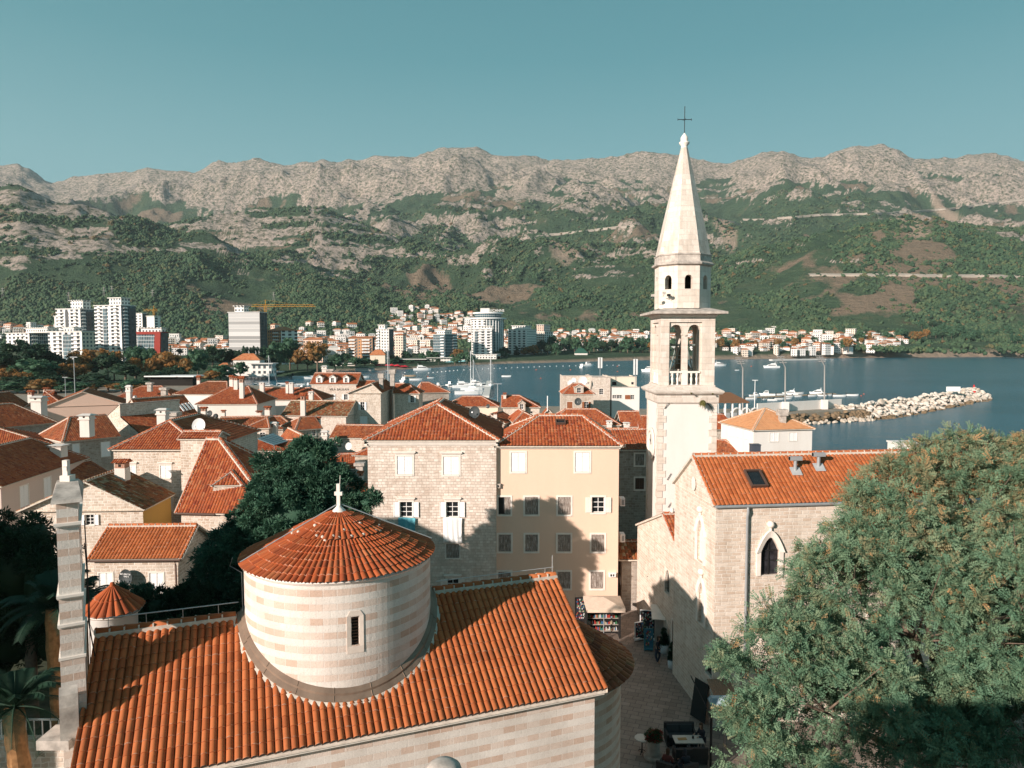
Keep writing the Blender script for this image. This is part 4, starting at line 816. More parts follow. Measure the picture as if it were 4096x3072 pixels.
# ================================================================ noise in numpy
def _hash(ix, iy, seed):
    h = (ix.astype(np.int64)*374761393+iy.astype(np.int64)*668265263+seed*1442695) & 0x7fffffff
    h = ((h ^ (h >> 13))*1274126177) & 0x7fffffff; return ((h ^ (h >> 16)) & 0xffff)/65535.
def vnoise(x, y, seed=0):
    ix, iy = np.floor(x), np.floor(y); fx, fy = x-ix, y-iy; fx = fx*fx*fx*(fx*(fx*6-15)+10); fy = fy*fy*fy*(fy*(fy*6-15)+10)
    a = _hash(ix, iy, seed); b = _hash(ix+1, iy, seed); c = _hash(ix, iy+1, seed); d = _hash(ix+1, iy+1, seed)
    return (a+(b-a)*fx)*(1-fy)+(c+(d-c)*fx)*fy
def fbm(x, y, o=5, seed=0, ridged=False, gain=.5):
    s = 0.; a = 1.; n = 0.; c_, s_ = math.cos(.6), math.sin(.6)
    for k in range(o):
        v = vnoise(x, y, seed+k*17)
        if ridged: v = 1-abs(2*v-1)
        s = s+a*v; n += a; a *= gain; x, y = (x*c_-y*s_)*2.03+11.3, (x*s_+y*c_)*2.03+5.7
    return s/n
sst = lambda a, b, x: (lambda t: t*t*(3-2*t))(np.clip((x-a)/(b-a), 0, 1))
U2 = 4096/2212
def curve(pts): xs = np.array([p[0] for p in pts])*U2; ys = np.array([p[1] for p in pts])*U2; return lambda px: np.interp(px, xs, ys)
YH = CYP-FOC*math.tan(PITCH)
far_sky = curve([(-900, 380), (-300, 372), (0, 368), (60, 372), (100, 386), (135, 403), (180, 392), (250, 385), (330, 375), (345, 380), (430, 375), (480, 358), (530, 348), (570, 350), (620, 362), (700, 352), (745, 358), (820, 350), (890, 350), (920, 338), (950, 330), (1000, 338), (1060, 347), (1120, 352), (1180, 358), (1260, 352), (1340, 345), (1400, 340), (1440, 345), (1500, 355), (1560, 362), (1600, 355), (1680, 350), (1760, 350), (1830, 335), (1890, 328), (1920, 335), (1960, 350), (2050, 355), (2110, 352), (2160, 357), (2212, 360), (2500, 380), (3200, 420)])
LAY = [  # distance, run-up width, skyline
    (1900, 900, curve([(-900, 470), (-300, 430), (-100, 415), (0, 418), (55, 412), (130, 450), (200, 470), (260, 490), (340, 510), (480, 548), (600, 580), (700, 620), (800, 660), (900, 700), (1000, 740), (1200, 800), (3000, 800)])),
    (2600, 900, curve([(0, 700), (250, 560), (360, 500), (450, 488), (560, 470), (640, 463), (700, 463), (740, 480), (800, 505), (860, 530), (950, 590), (1050, 640), (1150, 700), (1300, 790), (3000, 800)])),
    (2050, 900, curve([(0, 800), (1000, 760), (1150, 705), (1300, 660), (1400, 632), (1540, 590), (1600, 568), (1700, 535), (1780, 515), (1860, 500), (1950, 492), (2050, 490), (2130, 500), (2300, 520), (2600, 600), (3200, 700)])),
    (3300, 900, curve([(0, 800), (800, 640), (900, 575), (1000, 545), (1100, 530), (1200, 522), (1350, 540), (1450, 560), (1600, 600), (1800, 640), (3000, 760)])),
    (1650, 550, curve([(-900, 560), (-200, 575), (0, 585), (60, 600), (130, 640), (250, 668), (400, 705), (700, 735), (3000, 800)])),
    (1750, 700, curve([(0, 740), (200, 690), (400, 640), (520, 600), (600, 585), (680, 590), (760, 620), (860, 660), (1000, 700), (1200, 740), (3000, 800)]))]
MTAB_D = np.array([0, 650, 850, 1000, 1200, 1500, 2000, 3000, 4000, 4800]); MTAB_Z = np.array([-1.2, -1.2, 2, 7, 22, 58, 150, 400, 760, 1180.])
def ground(px, D):
    px = np.asarray(px, float); D = np.asarray(D, float); x = (px-CXP)/FOC*D; y = D
    jag = (fbm(px/170+3, px*0+5, 5, 63, True)-.52)*24; top = CAM.z+(YH-far_sky(px)+jag)/FOC*4800
    base = np.interp(D, MTAB_D, MTAB_Z); h = np.where(base > 60, 60+(base-60)*(top-60)/(1180-60), base)
    t = np.clip((D-1100)/3700, 0, 1)
    rg = fbm(x/900, y/900, 5, 3, True)-.55; fine = fbm(x/170, y/170, 4, 9, True)-.5
    amp = sst(0., .3, t)*(1-.7*sst(.8, 1, t)); h = h+amp*(rg*360*(.4+t)+fine*95)
    over = np.clip((D-4800)/1500, 0, 1); h = h*(1-.5*over)
    fine2 = fbm(x/120+7, y/120, 4, 21, True)-.5; mid2 = fbm(x/420, y/420, 3, 31, True)-.5
    for (Dk, wk, sk) in LAY:
        Hk = CAM.z+(YH-sk(px))/FOC*Dk; a = sst(0, 1, (D-(Dk-wk))/wk); b = 1-.75*sst(0, 1, (D-Dk)/(wk*.8)); kk = np.where(D < Dk, a, b)
        l = Hk*kk+np.where(Hk > 40, kk*(1-.6*sst(.85, 1., a))*(mid2*95+fine2*38), 0); h = np.maximum(h, l)
    return h
def SHORE(px):   # distance of the waterline
    return np.interp(px, [-2500, 400, 880, 1000, 1240, 1300, 1450, 1560, 1700, 1840, 2000, 2200, 2600, 2870, 3500, 4096, 5200, 7000], [330, 340, 345, 480, 470, 545, 560, 590, 615, 690, 750, 790, 905, 930, 1040, 1110, 1300, 1600])
def drop(px, py, dmin=None, off=0.):              # the hill point seen at a pixel
    d0 = float(SHORE(px))+2 if dmin is None else dmin; Ds = np.exp(np.linspace(math.log(d0), math.log(6000), 900)); h = ground(np.full_like(Ds, px), Ds); h = np.maximum(h, -1.2)
    y = YH-(h-CAM.z)/Ds*FOC; hit = np.nonzero(y <= py)[0]
    if len(hit) == 0: return None
    k = hit[0]; return Vector(((px-CXP)/FOC*Ds[k], Ds[k], float(h[k])+off))
NX, NY = 900, 430
gpx = np.linspace(-2300, 6400, NX); f = np.linspace(0, 1, NY)
PX = np.repeat(gpx[None, :], NY, 0); SH = SHORE(PX); DD = SH*(6600/SH)**(f[:, None])
Hh = ground(PX, DD); dsh = DD-SH; Hh = np.maximum(Hh, -1.2); Hh = SEA-.6+(Hh-SEA+.6)*sst(-2, 26, dsh)
XX = (PX-CXP)/FOC*DD
vs = np.stack([XX, DD, Hh], -1).reshape(-1, 3)
i = np.arange(NY-1)[:, None]*NX+np.arange(NX-1)[None, :]; fs = np.stack([i, i+1, i+NX+1, i+NX], -1).reshape(-1, 4)
elev = Hh; gx = np.gradient(Hh, axis=1)/np.maximum(1, np.gradient(XX, axis=1)); gy = np.gradient(Hh, axis=0)/np.maximum(1, np.gradient(DD, axis=0)); slope = np.hypot(gx, gy)
strat = fbm(XX/260, elev/26+DD/900, 5, 41); pat = fbm(XX/330, DD/330, 5, 51); brk = fbm(XX/60, DD/60, 3, 61)
leftness = sst(2300, 1200, PX)
bare = sst(700, 980, elev+leftness*120+(pat-.5)*520)*(.72+.28*leftness)                      # high ground is bare limestone
rock = bare*1.1+.7*sst(.50, .62, strat)*sst(.42, .58, pat+.08*slope)*sst(80, 280, elev)+.25*sst(.9, 1.6, slope)*sst(100, 300, elev)+(pat-.5)*.9*sst(250, 700, elev)+(brk-.5)*.6
nl = np.exp(-((XX+1230)/330)**2-((DD-1680)/260)**2); rock = rock+nl*2.2*sst(.40, .58, strat)   # cliffs of the near left hill
nm = np.exp(-((XX+950)/420)**2-((DD-2150)/260)**2); rock = rock+nm*1.6*sst(.42, .6, strat)
bl = Hh.copy()
for k_b in (4, 9, 16): bl = (np.roll(bl, k_b, 0)+np.roll(bl, -k_b, 0)+np.roll(bl, k_b, 1)+np.roll(bl, -k_b, 1))/4
conc = np.clip((bl-Hh)/28, -.35, 1.2); rock = rock-conc*(.60-.25*sst(950, 1150, elev))-.02
rock = sst(.40, .68, rock)*sst(25, 70, elev)
soil = sst(.56, .68, fbm(XX/240, DD/190, 5, 71))*(1-rock)
rs = np.exp(-((XX-900)/230)**2-((DD-1560)/150)**2); soil = np.clip(soil*.7*sst(30, 90, elev)+rs*1.3*sst(.36, .55, fbm(XX/90, DD/70, 4, 77)), 0, 1)   # brown clearing of the right hill
sand = (1-sst(10, 18, dsh))*sst(1240, 1300, PX)
for (ux, uy, rx_, ry_) in ((1556, 488, 45, 150), (1945, 478, 30, 130), (2040, 478, 40, 150), (1215, 530, 45, 110), (1980, 470, 20, 90)):
    p_ = drop(ux*U2, uy*U2, 1800)
    if p_ is not None: e_ = np.exp(-((XX-p_.x)/rx_)**2-((DD-p_.y)/ry_)**2+.5*(brk-.5)); sand = np.clip(sand+1.6*e_*(e_ > .35), 0, 1)
me = bpy.data.meshes.new('hills'); me.vertices.add(len(vs)); me.vertices.foreach_set('co', vs.astype(np.float32).ravel()); me.loops.add(fs.size); me.loops.foreach_set('vertex_index', fs.astype(np.int32).ravel()); me.polygons.add(len(fs)); me.polygons.foreach_set('loop_start', np.arange(0, fs.size, 4, dtype=np.int32)); me.polygons.foreach_set('loop_total', np.full(len(fs), 4, dtype=np.int32)); me.update(); me.polygons.foreach_set('use_smooth', [True]*len(fs))
at = me.color_attributes.new('cover', 'FLOAT_COLOR', 'POINT'); at.data.foreach_set('color', np.stack([rock, soil, sand, np.ones_like(rock)], -1).reshape(-1).astype(np.float32))
def hill_mat():
    m, t, b = _nodes('hill_ground'); g = G(t); co = g.n('TexCoord').outputs['Object']; at = g.n('Attribute', _attribute_name='cover'); sp = g.n('SeparateXYZ', Vector=at.outputs['Color'])
    n1 = g.noise(co, .012, 8, .7); n2 = g.noise(co, .06, 6, .75); n3 = g.noise(g.n('Mapping', Vector=co, Scale=(.02, .02, .16)).outputs[0], 1., 6, .7)
    rockc = g.mix(n3, (.36, .285, .24), (.78, .63, .54)); rockc = g.mix(g.ramp(n2, [(.40, (0, 0, 0)), (.55, (1, 1, 1))]), (.10, .115, .065), rockc)
    veg = g.ramp(n1, [(.30, (.030, .060, .034)), (.5, (.058, .108, .058)), (.62, (.088, .125, .066)), (.74, (.18, .105, .065))]); veg = g.mix(g.ramp(n2, [(.35, (0, 0, 0)), (.65, (1, 1, 1))]), veg, g.mix(.5, veg, (.07, .115, .06)))
    soilc = g.mix(n2, (.17, .125, .085), (.36, .27, .19))
    rk = g.ramp(g.math('ADD', sp.outputs[0], g.math('MULTIPLY', g.math('SUBTRACT', n2, .5), 1.5)), [(.35, (0, 0, 0)), (.6, (1, 1, 1))])
    so = g.ramp(g.math('ADD', sp.outputs[1], g.math('MULTIPLY', g.math('SUBTRACT', n2, .5), .8)), [(.35, (0, 0, 0)), (.65, (1, 1, 1))])
    c = g.mix(so, veg, soilc); c = g.mix(rk, c, rockc); c = g.mix(sp.outputs[2], c, (.42, .32, .24)); g.l(c, b.inputs['Base Color']); b.inputs['Roughness'].default_value = .95
    g.bump(g.math('ADD', n2, g.math('MULTIPLY', n3, .8)), b, .85, 22.); return m
HM = hill_mat(); me.materials.append(HM); ho = bpy.data.objects.new('hills', me); COL.objects.link(ho); tag(ho, kind='structure')
gpt = lambda px, D: Vector(((px-CXP)/FOC*D, D, float(max(-1.2, ground(px, D)))))
# ---------------------------------------------------------------- woods on the slopes: one mass of crowns
ra_ = np.random.RandomState(4); NF = 300000
fpx = ra_.uniform(-500, 4600, NF); fD = 850*(3600/850)**ra_.uniform(0, 1, NF)
fi = np.clip(((fpx-gpx[0])/(gpx[-1]-gpx[0])*(NX-1)).astype(int), 0, NX-1); fj = np.clip((np.log(fD/SHORE(fpx))/np.log(6600/SHORE(fpx))*(NY-1)).astype(int), 0, NY-1)
rk_ = rock[fj, fi]; so_ = soil[fj, fi]; fh = ground(fpx, fD); cl = fbm((fpx-CXP)/FOC*fD/140, fD/140, 4, 91)
keep = (ra_.uniform(0, 1, NF) < np.clip((1-rk_*1.25)*(1-so_*1.1)*sst(.32, .52, cl)*1.15, .015, 1)) & (fh > 9+26*(cl-.5)) & (ra_.uniform(0, 1, NF) < np.clip(fD/1900, .3, 1)+.2)
fpx, fD, fh, cl = fpx[keep], fD[keep], fh[keep], cl[keep]; sz = (1.3+3.7*ra_.uniform(0, 1, len(fpx))**2.0)*(.7+.6*cl)*(1+.2*(fD > 2200))
pm = bpy.data.meshes.new('woods_on_the_hills'); pm.vertices.add(len(fpx)); pm.vertices.foreach_set('co', np.stack([(fpx-CXP)/FOC*fD, fD, fh+sz*.45], -1).astype(np.float32).ravel())
a_ = pm.attributes.new('size', 'FLOAT', 'POINT'); a_.data.foreach_set('value', sz.astype(np.float32))
def wood_mat():
    m, t, b = _nodes('woodland'); g = G(t); oi = g.n('ObjectInfo'); gm = g.n('NewGeometry').outputs['Position']
    c = g.ramp(oi.outputs['Random'], [(0, (.026, .056, .032)), (.45, (.050, .098, .052)), (.80, (.080, .130, .064)), (.95, (.11, .12, .055)), (1, (.17, .10, .05))])
    c2 = g.mix(g.ramp(g.noise(gm, .004, 5, .6), [(.4, (0, 0, 0)), (.65, (1, 1, 1))]), c, (.070, .110, .055)); c = g.mix(.45, c, c2); g.l(c, b.inputs['Base Color']); b.inputs['Roughness'].default_value = .9; g.bump(g.noise(gm, .9, 3, .7), b, .8, .9); return m
WM = wood_mat(); ic = bpy.data.meshes.new('crown_shape')
import bmesh
from mathutils import Matrix
bm = bmesh.new(); rr = random.Random(2)
for _ in range(8): bmesh.ops.create_icosphere(bm, subdivisions=1, radius=rr.uniform(.35, .95), matrix=Matrix.Translation((rr.uniform(-1.3, 1.3), rr.uniform(-1.3, 1.3), rr.uniform(-.45, .35))))
for v in bm.verts: v.co += Vector((rr.uniform(-1, 1), rr.uniform(-1, 1), rr.uniform(-1, 1)))*.13
bm.to_mesh(ic); bm.free(); ic.materials.append(WM)
for p_ in ic.polygons: p_.use_smooth = True
ico_o = bpy.data.objects.new('crown_shape', ic)
wo = bpy.data.objects.new('woods_on_the_hills', pm); COL.objects.link(wo); tag(wo, 'dark green woods covering the lower slopes behind the town', 'woods', kind='stuff')
ng = bpy.data.node_groups.new('scatter', 'GeometryNodeTree'); ng.interface.new_socket('Geometry', in_out='INPUT', socket_type='NodeSocketGeometry'); ng.interface.new_socket('Geometry', in_out='OUTPUT', socket_type='NodeSocketGeometry')
gi = ng.nodes.new('NodeGroupInput'); go = ng.nodes.new('NodeGroupOutput'); ip = ng.nodes.new('GeometryNodeInstanceOnPoints'); oi = ng.nodes.new('GeometryNodeObjectInfo'); oi.inputs[0].default_value = ico_o; na = ng.nodes.new('GeometryNodeInputNamedAttribute'); na.data_type = 'FLOAT'; na.inputs[0].default_value = 'size'; rv = ng.nodes.new('FunctionNodeRandomValue'); rv.data_type = 'FLOAT_VECTOR'; rv.inputs[0].default_value = (0, 0, 0); rv.inputs[1].default_value = (.4, .4, 6.28)
ng.links.new(gi.outputs[0], ip.inputs['Points']); ng.links.new(oi.outputs['Geometry'], ip.inputs['Instance']); ng.links.new(na.outputs[0], ip.inputs['Scale']); ng.links.new(rv.outputs[0], ip.inputs['Rotation']); ng.links.new(ip.outputs[0], go.inputs[0])
md = wo.modifiers.new('scatter', 'NODES'); md.node_group = ng
# ---------------------------------------------------------------- pale roads cut into the slopes
ROADM = plain('pale_road', (.40, .345, .29), .9, var=.1, scale=.05)
def hill_road(name, pts, w_, mat=ROADM, dmin=None):
    q = MB(); P3 = []
    xs = np.array([p[0] for p in pts])*U2; ys = np.array([p[1] for p in pts])*U2
    prev = None
    for x in np.arange(xs[0], xs[-1], 14):
        p = drop(x, float(np.interp(x, xs, ys)), dmin)
        if p is None: continue
        if prev is not None and abs(p.y-prev.y) > 160: p.y = prev.y+(160 if p.y > prev.y else -160); p = gpt(p.x/p.y*FOC+CXP, p.y)
        P3.append(p); prev = p
    P3 = [Vector(((a.x+b.x+c.x)/3, (a.y+b.y+c.y)/3, (a.z+b.z+c.z)/3)) for a, b, c in zip(P3, P3[1:], P3[2:])]
    for a, b in zip(P3, P3[1:]):
        if (b-a).length > 260: continue
        q.face([a+Vector((0, -w_/2, 1)), b+Vector((0, -w_/2, 1)), b+Vector((0, w_/2, 5)), a+Vector((0, w_/2, 5))]); q.face([a+Vector((0, -w_/2, -8)), b+Vector((0, -w_/2, -8)), b+Vector((0, -w_/2, 1)), a+Vector((0, -w_/2, 1))])
    q.build(name, mat, None, kind='structure')
hill_road('hill_road', [(1735, 597), (1850, 597), (2000, 598), (2212, 600)], 9, dmin=1150)
hill_road('mountain_road', [(1545, 478), (1640, 478), (1700, 473), (1760, 468), (1850, 466), (1950, 462), (2050, 455), (2120, 445), (2212, 435)], 16, dmin=2300)
hill_road('quarry_road', [(1105, 520), (1180, 512), (1240, 505), (1300, 498), (1380, 490), (1420, 492)], 12, dmin=2100)

# ---------------------------------------------------------------- the air
hz_ = MB(); hz_.box((-7500, -400, -12), (7500, 6900, 1340)); hzm = bpy.data.materials.new('haze_air'); hzm.use_nodes = True; t = hzm.node_tree; t.nodes.remove(t.nodes['Principled BSDF']); pvn = t.nodes.new('ShaderNodeVolumePrincipled'); pvn.inputs['Color'].default_value = (.80, .90, .95, 1); pvn.inputs['Density'].default_value = 0.000055; pvn.inputs['Anisotropy'].default_value = .2; t.links.new(pvn.outputs[0], t.nodes['Material Output'].inputs['Volume'])
hzo = hz_.build('haze', hzm, None); tag(hzo, 'faint haze in the air over the bay and mountains', 'haze', kind='stuff')
# ================================================================ old town roofs
def HZ(label, a, b, z, D, rise, ridge, wm, tl, wins=(), **kw): return House(label, onz(a[0], a[1], z), onz(b[0], b[1], z), D, z, rise, ridge, wm, tl, wins=wins, **kw)
SW = dict(hood=1, boards=1, n=2)
HZ('mauve rendered house in shade with white louvred shutters, far left', (9, 1948), (358, 1833), 7, 9, 2.9, ('u', 0, 3.5, .5), MAUVE, T_RED, [('f', (78, 1942, 116, 2026), 'shut', dict(fw=.1)), ('f', (174, 1910, 206, 1990), 'shut', dict(fw=.1))], seg=5, over=.35)
h2 = HZ('rubble gable house behind the bell wall with a mottled lichen roof and ochre side', (67, 2046), (579, 2039), 7, 5.9, 2.35, ('v', 0, 0, .54), STONE_R, T_MOS, [('f', (340, 2058, 378, 2100), 'open', dict(fw=.08))], seg=6)
q = MB(); O, du, W, N = h2.sides['r']; q.obox(O+N*.004, du*W, N*.01, Z*6.95); q.build('ochre_side', OCHRE, h2.root)
chim_px(491, 1925, 60, 1836, 42, label='brick necked chimney with tiled cap on the mottled lichen roof', style='brick')
h3 = HZ('large rubble house with red hip roof and white board shutters, left of the dark tree', (434, 1800), (822, 1800), 10.8, 14, 2.2, ('v', 4, 4, .42), STONE_R, T_RED, [('f', (512, 1862, 542, 1905), 'shut', SW), ('f', (641, 1862, 684, 1912), 'shut', SW), ('f', (668, 1985, 690, 2040), 'shut', dict(boards=1, n=2))], seg=6, capr=.13)
HZ('narrow stone stair tower rising above the eave of the large rubble house', (711, 1757), (862, 1757), 11.85, 3.0, .55, ('u', 0, 0, .45), STONE_R, T_RED, seg=6, over=.15, name='stair_tower', cat='stair tower')
h4 = HZ('stone house with a very steep red roof falling towards the dark tree', (703, 2052), (1110, 2060), 7, 10.4, 5.2, ('u', 0, 7.1, .5), STONE_R, T_RED, [('f', (798, 2215, 842, 2350), 'dark', dict(fw=.05))], seg=8, capr=.15)
q = MB(); P4 = h4.P; q.tube([P4(-.05, .0, 6.95), P4(3.2, 0, 6.95)], .09, 8); q.build('gutter', BROWNM, h4.root)
dm = HZ('steep roofed dormer with a white shutter on the steep red roof', (843, 1943), (972, 1941), 8.95, 3.2, .95, ('v', 1.2, 0, .5), STONE_R, T_RED, [('f', (884, 1968, 944, 2040), 'shut', dict(fw=.12, boards=1, n=1))], seg=6, z0=6.6, over=.12, name='dormer', cat='dormer', group=None)
h5 = HZ('low stone house with a long bright orange roof and a grey dish below', (350, 2240), (722, 2236), 5, 6, 1.68, ('u', 0, 0, .5), STONE_R, T_NEW, [('f', (395, 2292, 452, 2372), 'shut', dict(fw=.1)), ('f', (597, 2292, 655, 2372), 'shut', dict(fw=.1))], seg=8, capr=.14)
q = MB(); P5 = h5.P; q.tube([P5(0, -.05, 4.92), P5(h5.L, -.05, 4.92)], .08, 8); q.tube([P5(h5.L-.4, -.05, 4.9), P5(h5.L-.4, .1, 4.5), P5(h5.L-.4, .2, .1)], .07, 8); q.build('drainpipe', BROWNM, h5.root)
def text(s, loc, size, mat, rot, parent=None, name='lettering', ext=.004, **kw):
    cu = bpy.data.curves.new(name, 'FONT'); cu.body = s; cu.size = size; cu.align_x = 'CENTER'; cu.align_y = 'CENTER'; cu.extrude = ext; o = bpy.data.objects.new(name, cu); COL.objects.link(o); o.location = loc; o.rotation_euler = rot; cu.materials.append(mat)
    bpy.context.view_layer.update(); me = bpy.data.meshes.new_from_object(o.evaluated_get(bpy.context.evaluated_depsgraph_get())); nm = o.name; bpy.data.objects.remove(o); o = bpy.data.objects.new(nm, me); COL.objects.link(o); o.location = loc; o.rotation_euler = rot
    if parent is not None: o.parent = parent
    return o
d5 = dish(508, 2310, 49.6, .57, DISH_G, 'dark grey satellite dish on the wall under the long bright orange roof', (-.25, -1, .18), .4)
text('067-558-719', (0-.04, -.16, .68), .17, WHITE, (R(80), 0, R(-14)), d5); text('total tv', (.04, -.15, .52), .15, WHITE, (R(80), 0, R(-14)), d5)
HZ('stone house with hip roof striped white on its left slope, behind the mauve house', (250, 1769), (483, 1746), 8, 9.2, 2.6, ('u', 2.5, 0, .5), STONE_G, T_OLD, [('f', (290, 1776, 318, 1812), 'shut', dict(fw=.08)), ('f', (404, 1768, 441, 1826), 'shut', dict(fw=.06))], seg=4)
HZ('grey stone house with an old brown tile roof at the left frame edge', (-60, 1718), (235, 1690), 8.5, 9, 3., ('u', 0, 4, .5), STONE_G, T_OLD, seg=4)
HZ('orange roof directly behind the ridge of the mauve house', (-160, 1795), (208, 1776), 7.5, 7, 2.3, ('u', 0, 7, .5), STONE_G, T_RED, seg=5)
HZ('pink rendered house showing a wide plain gable with white edges', (175, 1627), (500, 1616), 9, 11, 2.5, ('v', 0, 0, .47), PINK, T_OLD, seg=4, over=.15)
# half-gabled house with a high stone side wall
n1 = onz(479, 1616, 11.7); n2 = onz(718, 1598, 11.7); V_ = (n2-n1).normalized(); V_.z = 0; U_ = Vector((V_.y, -V_.x, 0)); w10 = 3.8; dep = (n2-n1).length
p0_ = n1-U_*w10; p0_.z = 0; n1g = Vector((n1.x, n1.y, 0))
h10 = House('stone house with a half gable and a long shaded parapet wall along its top', p0_, n1g, dep, 9.5, 2.2, ('u', 0, 0, .5), STONE_R, T_OLD, over=0, build_roof=False, tops={'f': [(0, 9.5), (w10, 11.6)], 'r': 11.6, 'l': 9.5, 'b': [(0, 11.6), (w10, 9.5)]})
q = MB(); P_ = lambda u, v, z: U_*u+V_*v+Z*z; tile_face(q, [P_(0, dep, 9.5), P_(0, 0, 9.5), P_(w10-.3, 0, 11.45), P_(w10-.3, dep, 11.45)], .24, .38, .055, 4); q.build('roof', [T_OLD, MORT], h10.root)
q = MB(); q.obox(P_(w10-.35, -.05, 11.6), U_*.4, V_*(dep+.1), Z*.12); q.build('parapet_coping', TRIM_G, h10.root)
hx = House('lean-to stone house with an orange roof below the long shaded parapet wall', n1g+U_*.02, n1g+U_*5.2, dep-1., 7.6, 2.3, ('u', 0, 0, .5), STONE_R, T_OLD, over=0, build_roof=False, tops={'f': [(0, 9.8), (5.18, 7.5)], 'r': 7.5, 'l': 9.8, 'b': [(0, 7.5), (5.18, 9.8)]})
q = MB(); tile_face(q, [U_*5.3+Z*7.55, U_*5.3+V_*(dep-1)+Z*7.55, V_*(dep-1)+Z*9.9, Z*9.9], .24, .38, .055, 4); q.build('roof', [T_RED, MORT], hx.root)
h11 = HZ('broad white walled house with a large red hip roof and drainpipe', (780, 1618), (1031, 1617), 9, 12.5, 2.9, ('u', 4.4, 3.6, .5), PLASTER, T_RED, [('r', (1066, 1640, 1082, 1668), 'shut', dict(fw=.05)), ('r', (1108, 1632, 1122, 1658), 'shut', dict(fw=.05))], seg=4)
h12 = HZ('white house with a pinkish white-flecked tile roof beyond the palms', (690, 1577), (912, 1578), 9, 12, 2.5, ('u', 5, 3, .5), PLASTER_W, T_OLD, seg=4)
HZ('long red hip roof in front of the marina, left of the lettered villa', (960, 1600), (1290, 1600), 8.5, 10, 2.2, ('u', 3, 4, .5), PLASTER, T_RED, seg=4)
h14 = HZ('pale stone villa with three white dormers and lettering on its front', (1239, 1537), (1428, 1537), 11, 9, 2.35, ('u', 0, 0, .5), STONE_W, T_RED, [('f', (1268, 1577, 1281, 1599), 'open', {}), ('f', (1321, 1577, 1335, 1599), 'open', {}), ('f', (1376, 1577, 1391, 1599), 'open', {})], seg=4, cornice=(.2, .15), name='villa', cat='villa')
c = onplane(1357, 1558, h14.o0+h14.sides['f'][0], -h14.V)-h14.o0; text('VILA BALKAN', c-h14.V*.03, .72, DARKIN, (R(90), 0, math.atan2(h14.U.y, h14.U.x)), h14.root)
def dormer(h, x0, x1, yb, yt, label, wallm=WHITE, tl=T_RED, rise=.5, D=2.6):
    Y = onplane((x0+x1)/2, yb, h.o0+h.P(0, 0, h.ze), (h.U.cross(h.V*h.D*.5+Vector((0, 0, h.rise)))).normalized()).y
    a = onY(x0, yt, Y); b = onY(x1, yt, Y); zb_ = onY(x0, yb, Y).z; w_ = (x1-x0)
    House(label, a, b, D, a.z, rise, ('v', 0, 0, .5), wallm, tl, wins=[('f', (x0+w_*.30, yt+(yb-yt)*.12, x1-w_*.30, yb-(yb-yt)*.1), 'glass', dict(fw=.06, bars=3))], seg=4, z0=zb_-.3, over=.08, name='dormer', cat='dormer', group='dormers on the old town roofs', capr=.07)
dormer(h14, 1262, 1290, 1532, 1509, 'left white dormer of the lettered villa'); dormer(h14, 1315, 1344, 1532, 1509, 'middle white dormer of the lettered villa'); dormer(h14, 1371, 1397, 1532, 1509, 'right white dormer of the lettered villa')
HZ('plain red roof just right of the lettered villa', (1432, 1565), (1512, 1563), 9.5, 8, 2.1, ('u', 0, 0, .5), PLASTER, T_RED, seg=4)
HZ('low house with a streaky roof, pale on its upper half, before the lettered villa', (1123, 1662), (1388, 1665), 8, 9, 2.2, ('u', 0, 0, .5), STONE_W, T_MOS, seg=4)
h17 = HZ('tall squared rubble gable house with white window shutters and an air conditioner', (1386, 1572), (1528, 1572), 11.6, 14, 1.7, ('v', 0, 0, .70), STONE_R, T_OLD, [('f', (1442, 1608, 1458, 1641), 'open', dict(fw=.05)), ('f', (1440, 1665, 1469, 1697), 'shut', dict(fw=.05, boards=1, n=2))], seg=4)
HZ('rubble wing with a white shuttered window right of the tall gable house', (1570, 1575), (1681, 1575), 10.96, 6, 1.7, ('u', 0, 2.6, .5), STONE_R, T_RED, [('f', (1641, 1582, 1656, 1610), 'open', dict(fw=.05)), ('f', (1622, 1647, 1660, 1670), 'shut', dict(fw=.05, boards=1, n=2))], seg=4)
HZ('grey stone house in half shade beside the yacht berths', (1675, 1572), (1802, 1570), 10, 9, 1.9, ('u', 1, 4, .5), STONE_G, T_RED, seg=4)
h18 = HZ('low rubble house with a flat-pitched red roof left of the ashlar house', (1318, 1751), (1512, 1754), 7, 6, 1.5, ('u', 0, 0, .5), STONE_R, T_OLD, seg=5)
HZ('wide old roof spanning the middle of the left old town', (860, 1722), (1186, 1716), 6.5, 8, 1.7, ('u', 0, 3, .5), STONE_R, T_OLD, seg=4)
HZ('little stone house with two small windows behind the solar panels', (973, 1713), (1080, 1713), 7.6, 4.5, 1.4, ('v', 2.2, 0, .72), STONE, T_OLD, [('f', (994, 1728, 1014, 1752), 'glass', dict(fw=.12)), ('f', (1040, 1730, 1060, 1752), 'glass', dict(fw=.12))], seg=4)
HZ('stone house with one framed window right of the little two windowed house', (1180, 1722), (1290, 1714), 7.1, 7, 1.6, ('u', 2, 0, .5), STONE, T_OLD, [('f', (1249, 1720, 1263, 1742), 'glass', dict(fw=.12))], seg=4)
HZ('orange sunlit roof sloping down just behind the top of the dark tree', (1175, 1805), (1338, 1793), 6, 11, 1.9, ('v', 2, 0, .3), STONE_R, T_OLD, seg=5)
HZ('dark roofed house carrying the solar panels', (985, 1803), (1172, 1806), 6.3, 6, 1.1, ('u', 0, 0, .5), STONE_G, T_RED, seg=4)
HZ('low red roof half hidden behind the dark tree', (1000, 1885), (1262, 1890), 5, 7, 1.6, ('u', 2, 2, .5), STONE_R, T_RED, seg=5)
HZ('small roofs and wall between the dark tree and the ashlar house', (1290, 1880), (1475, 1874), 4.6, 7, 1.4, ('u', 2, 0, .5), STONE_G, T_RED, seg=5)
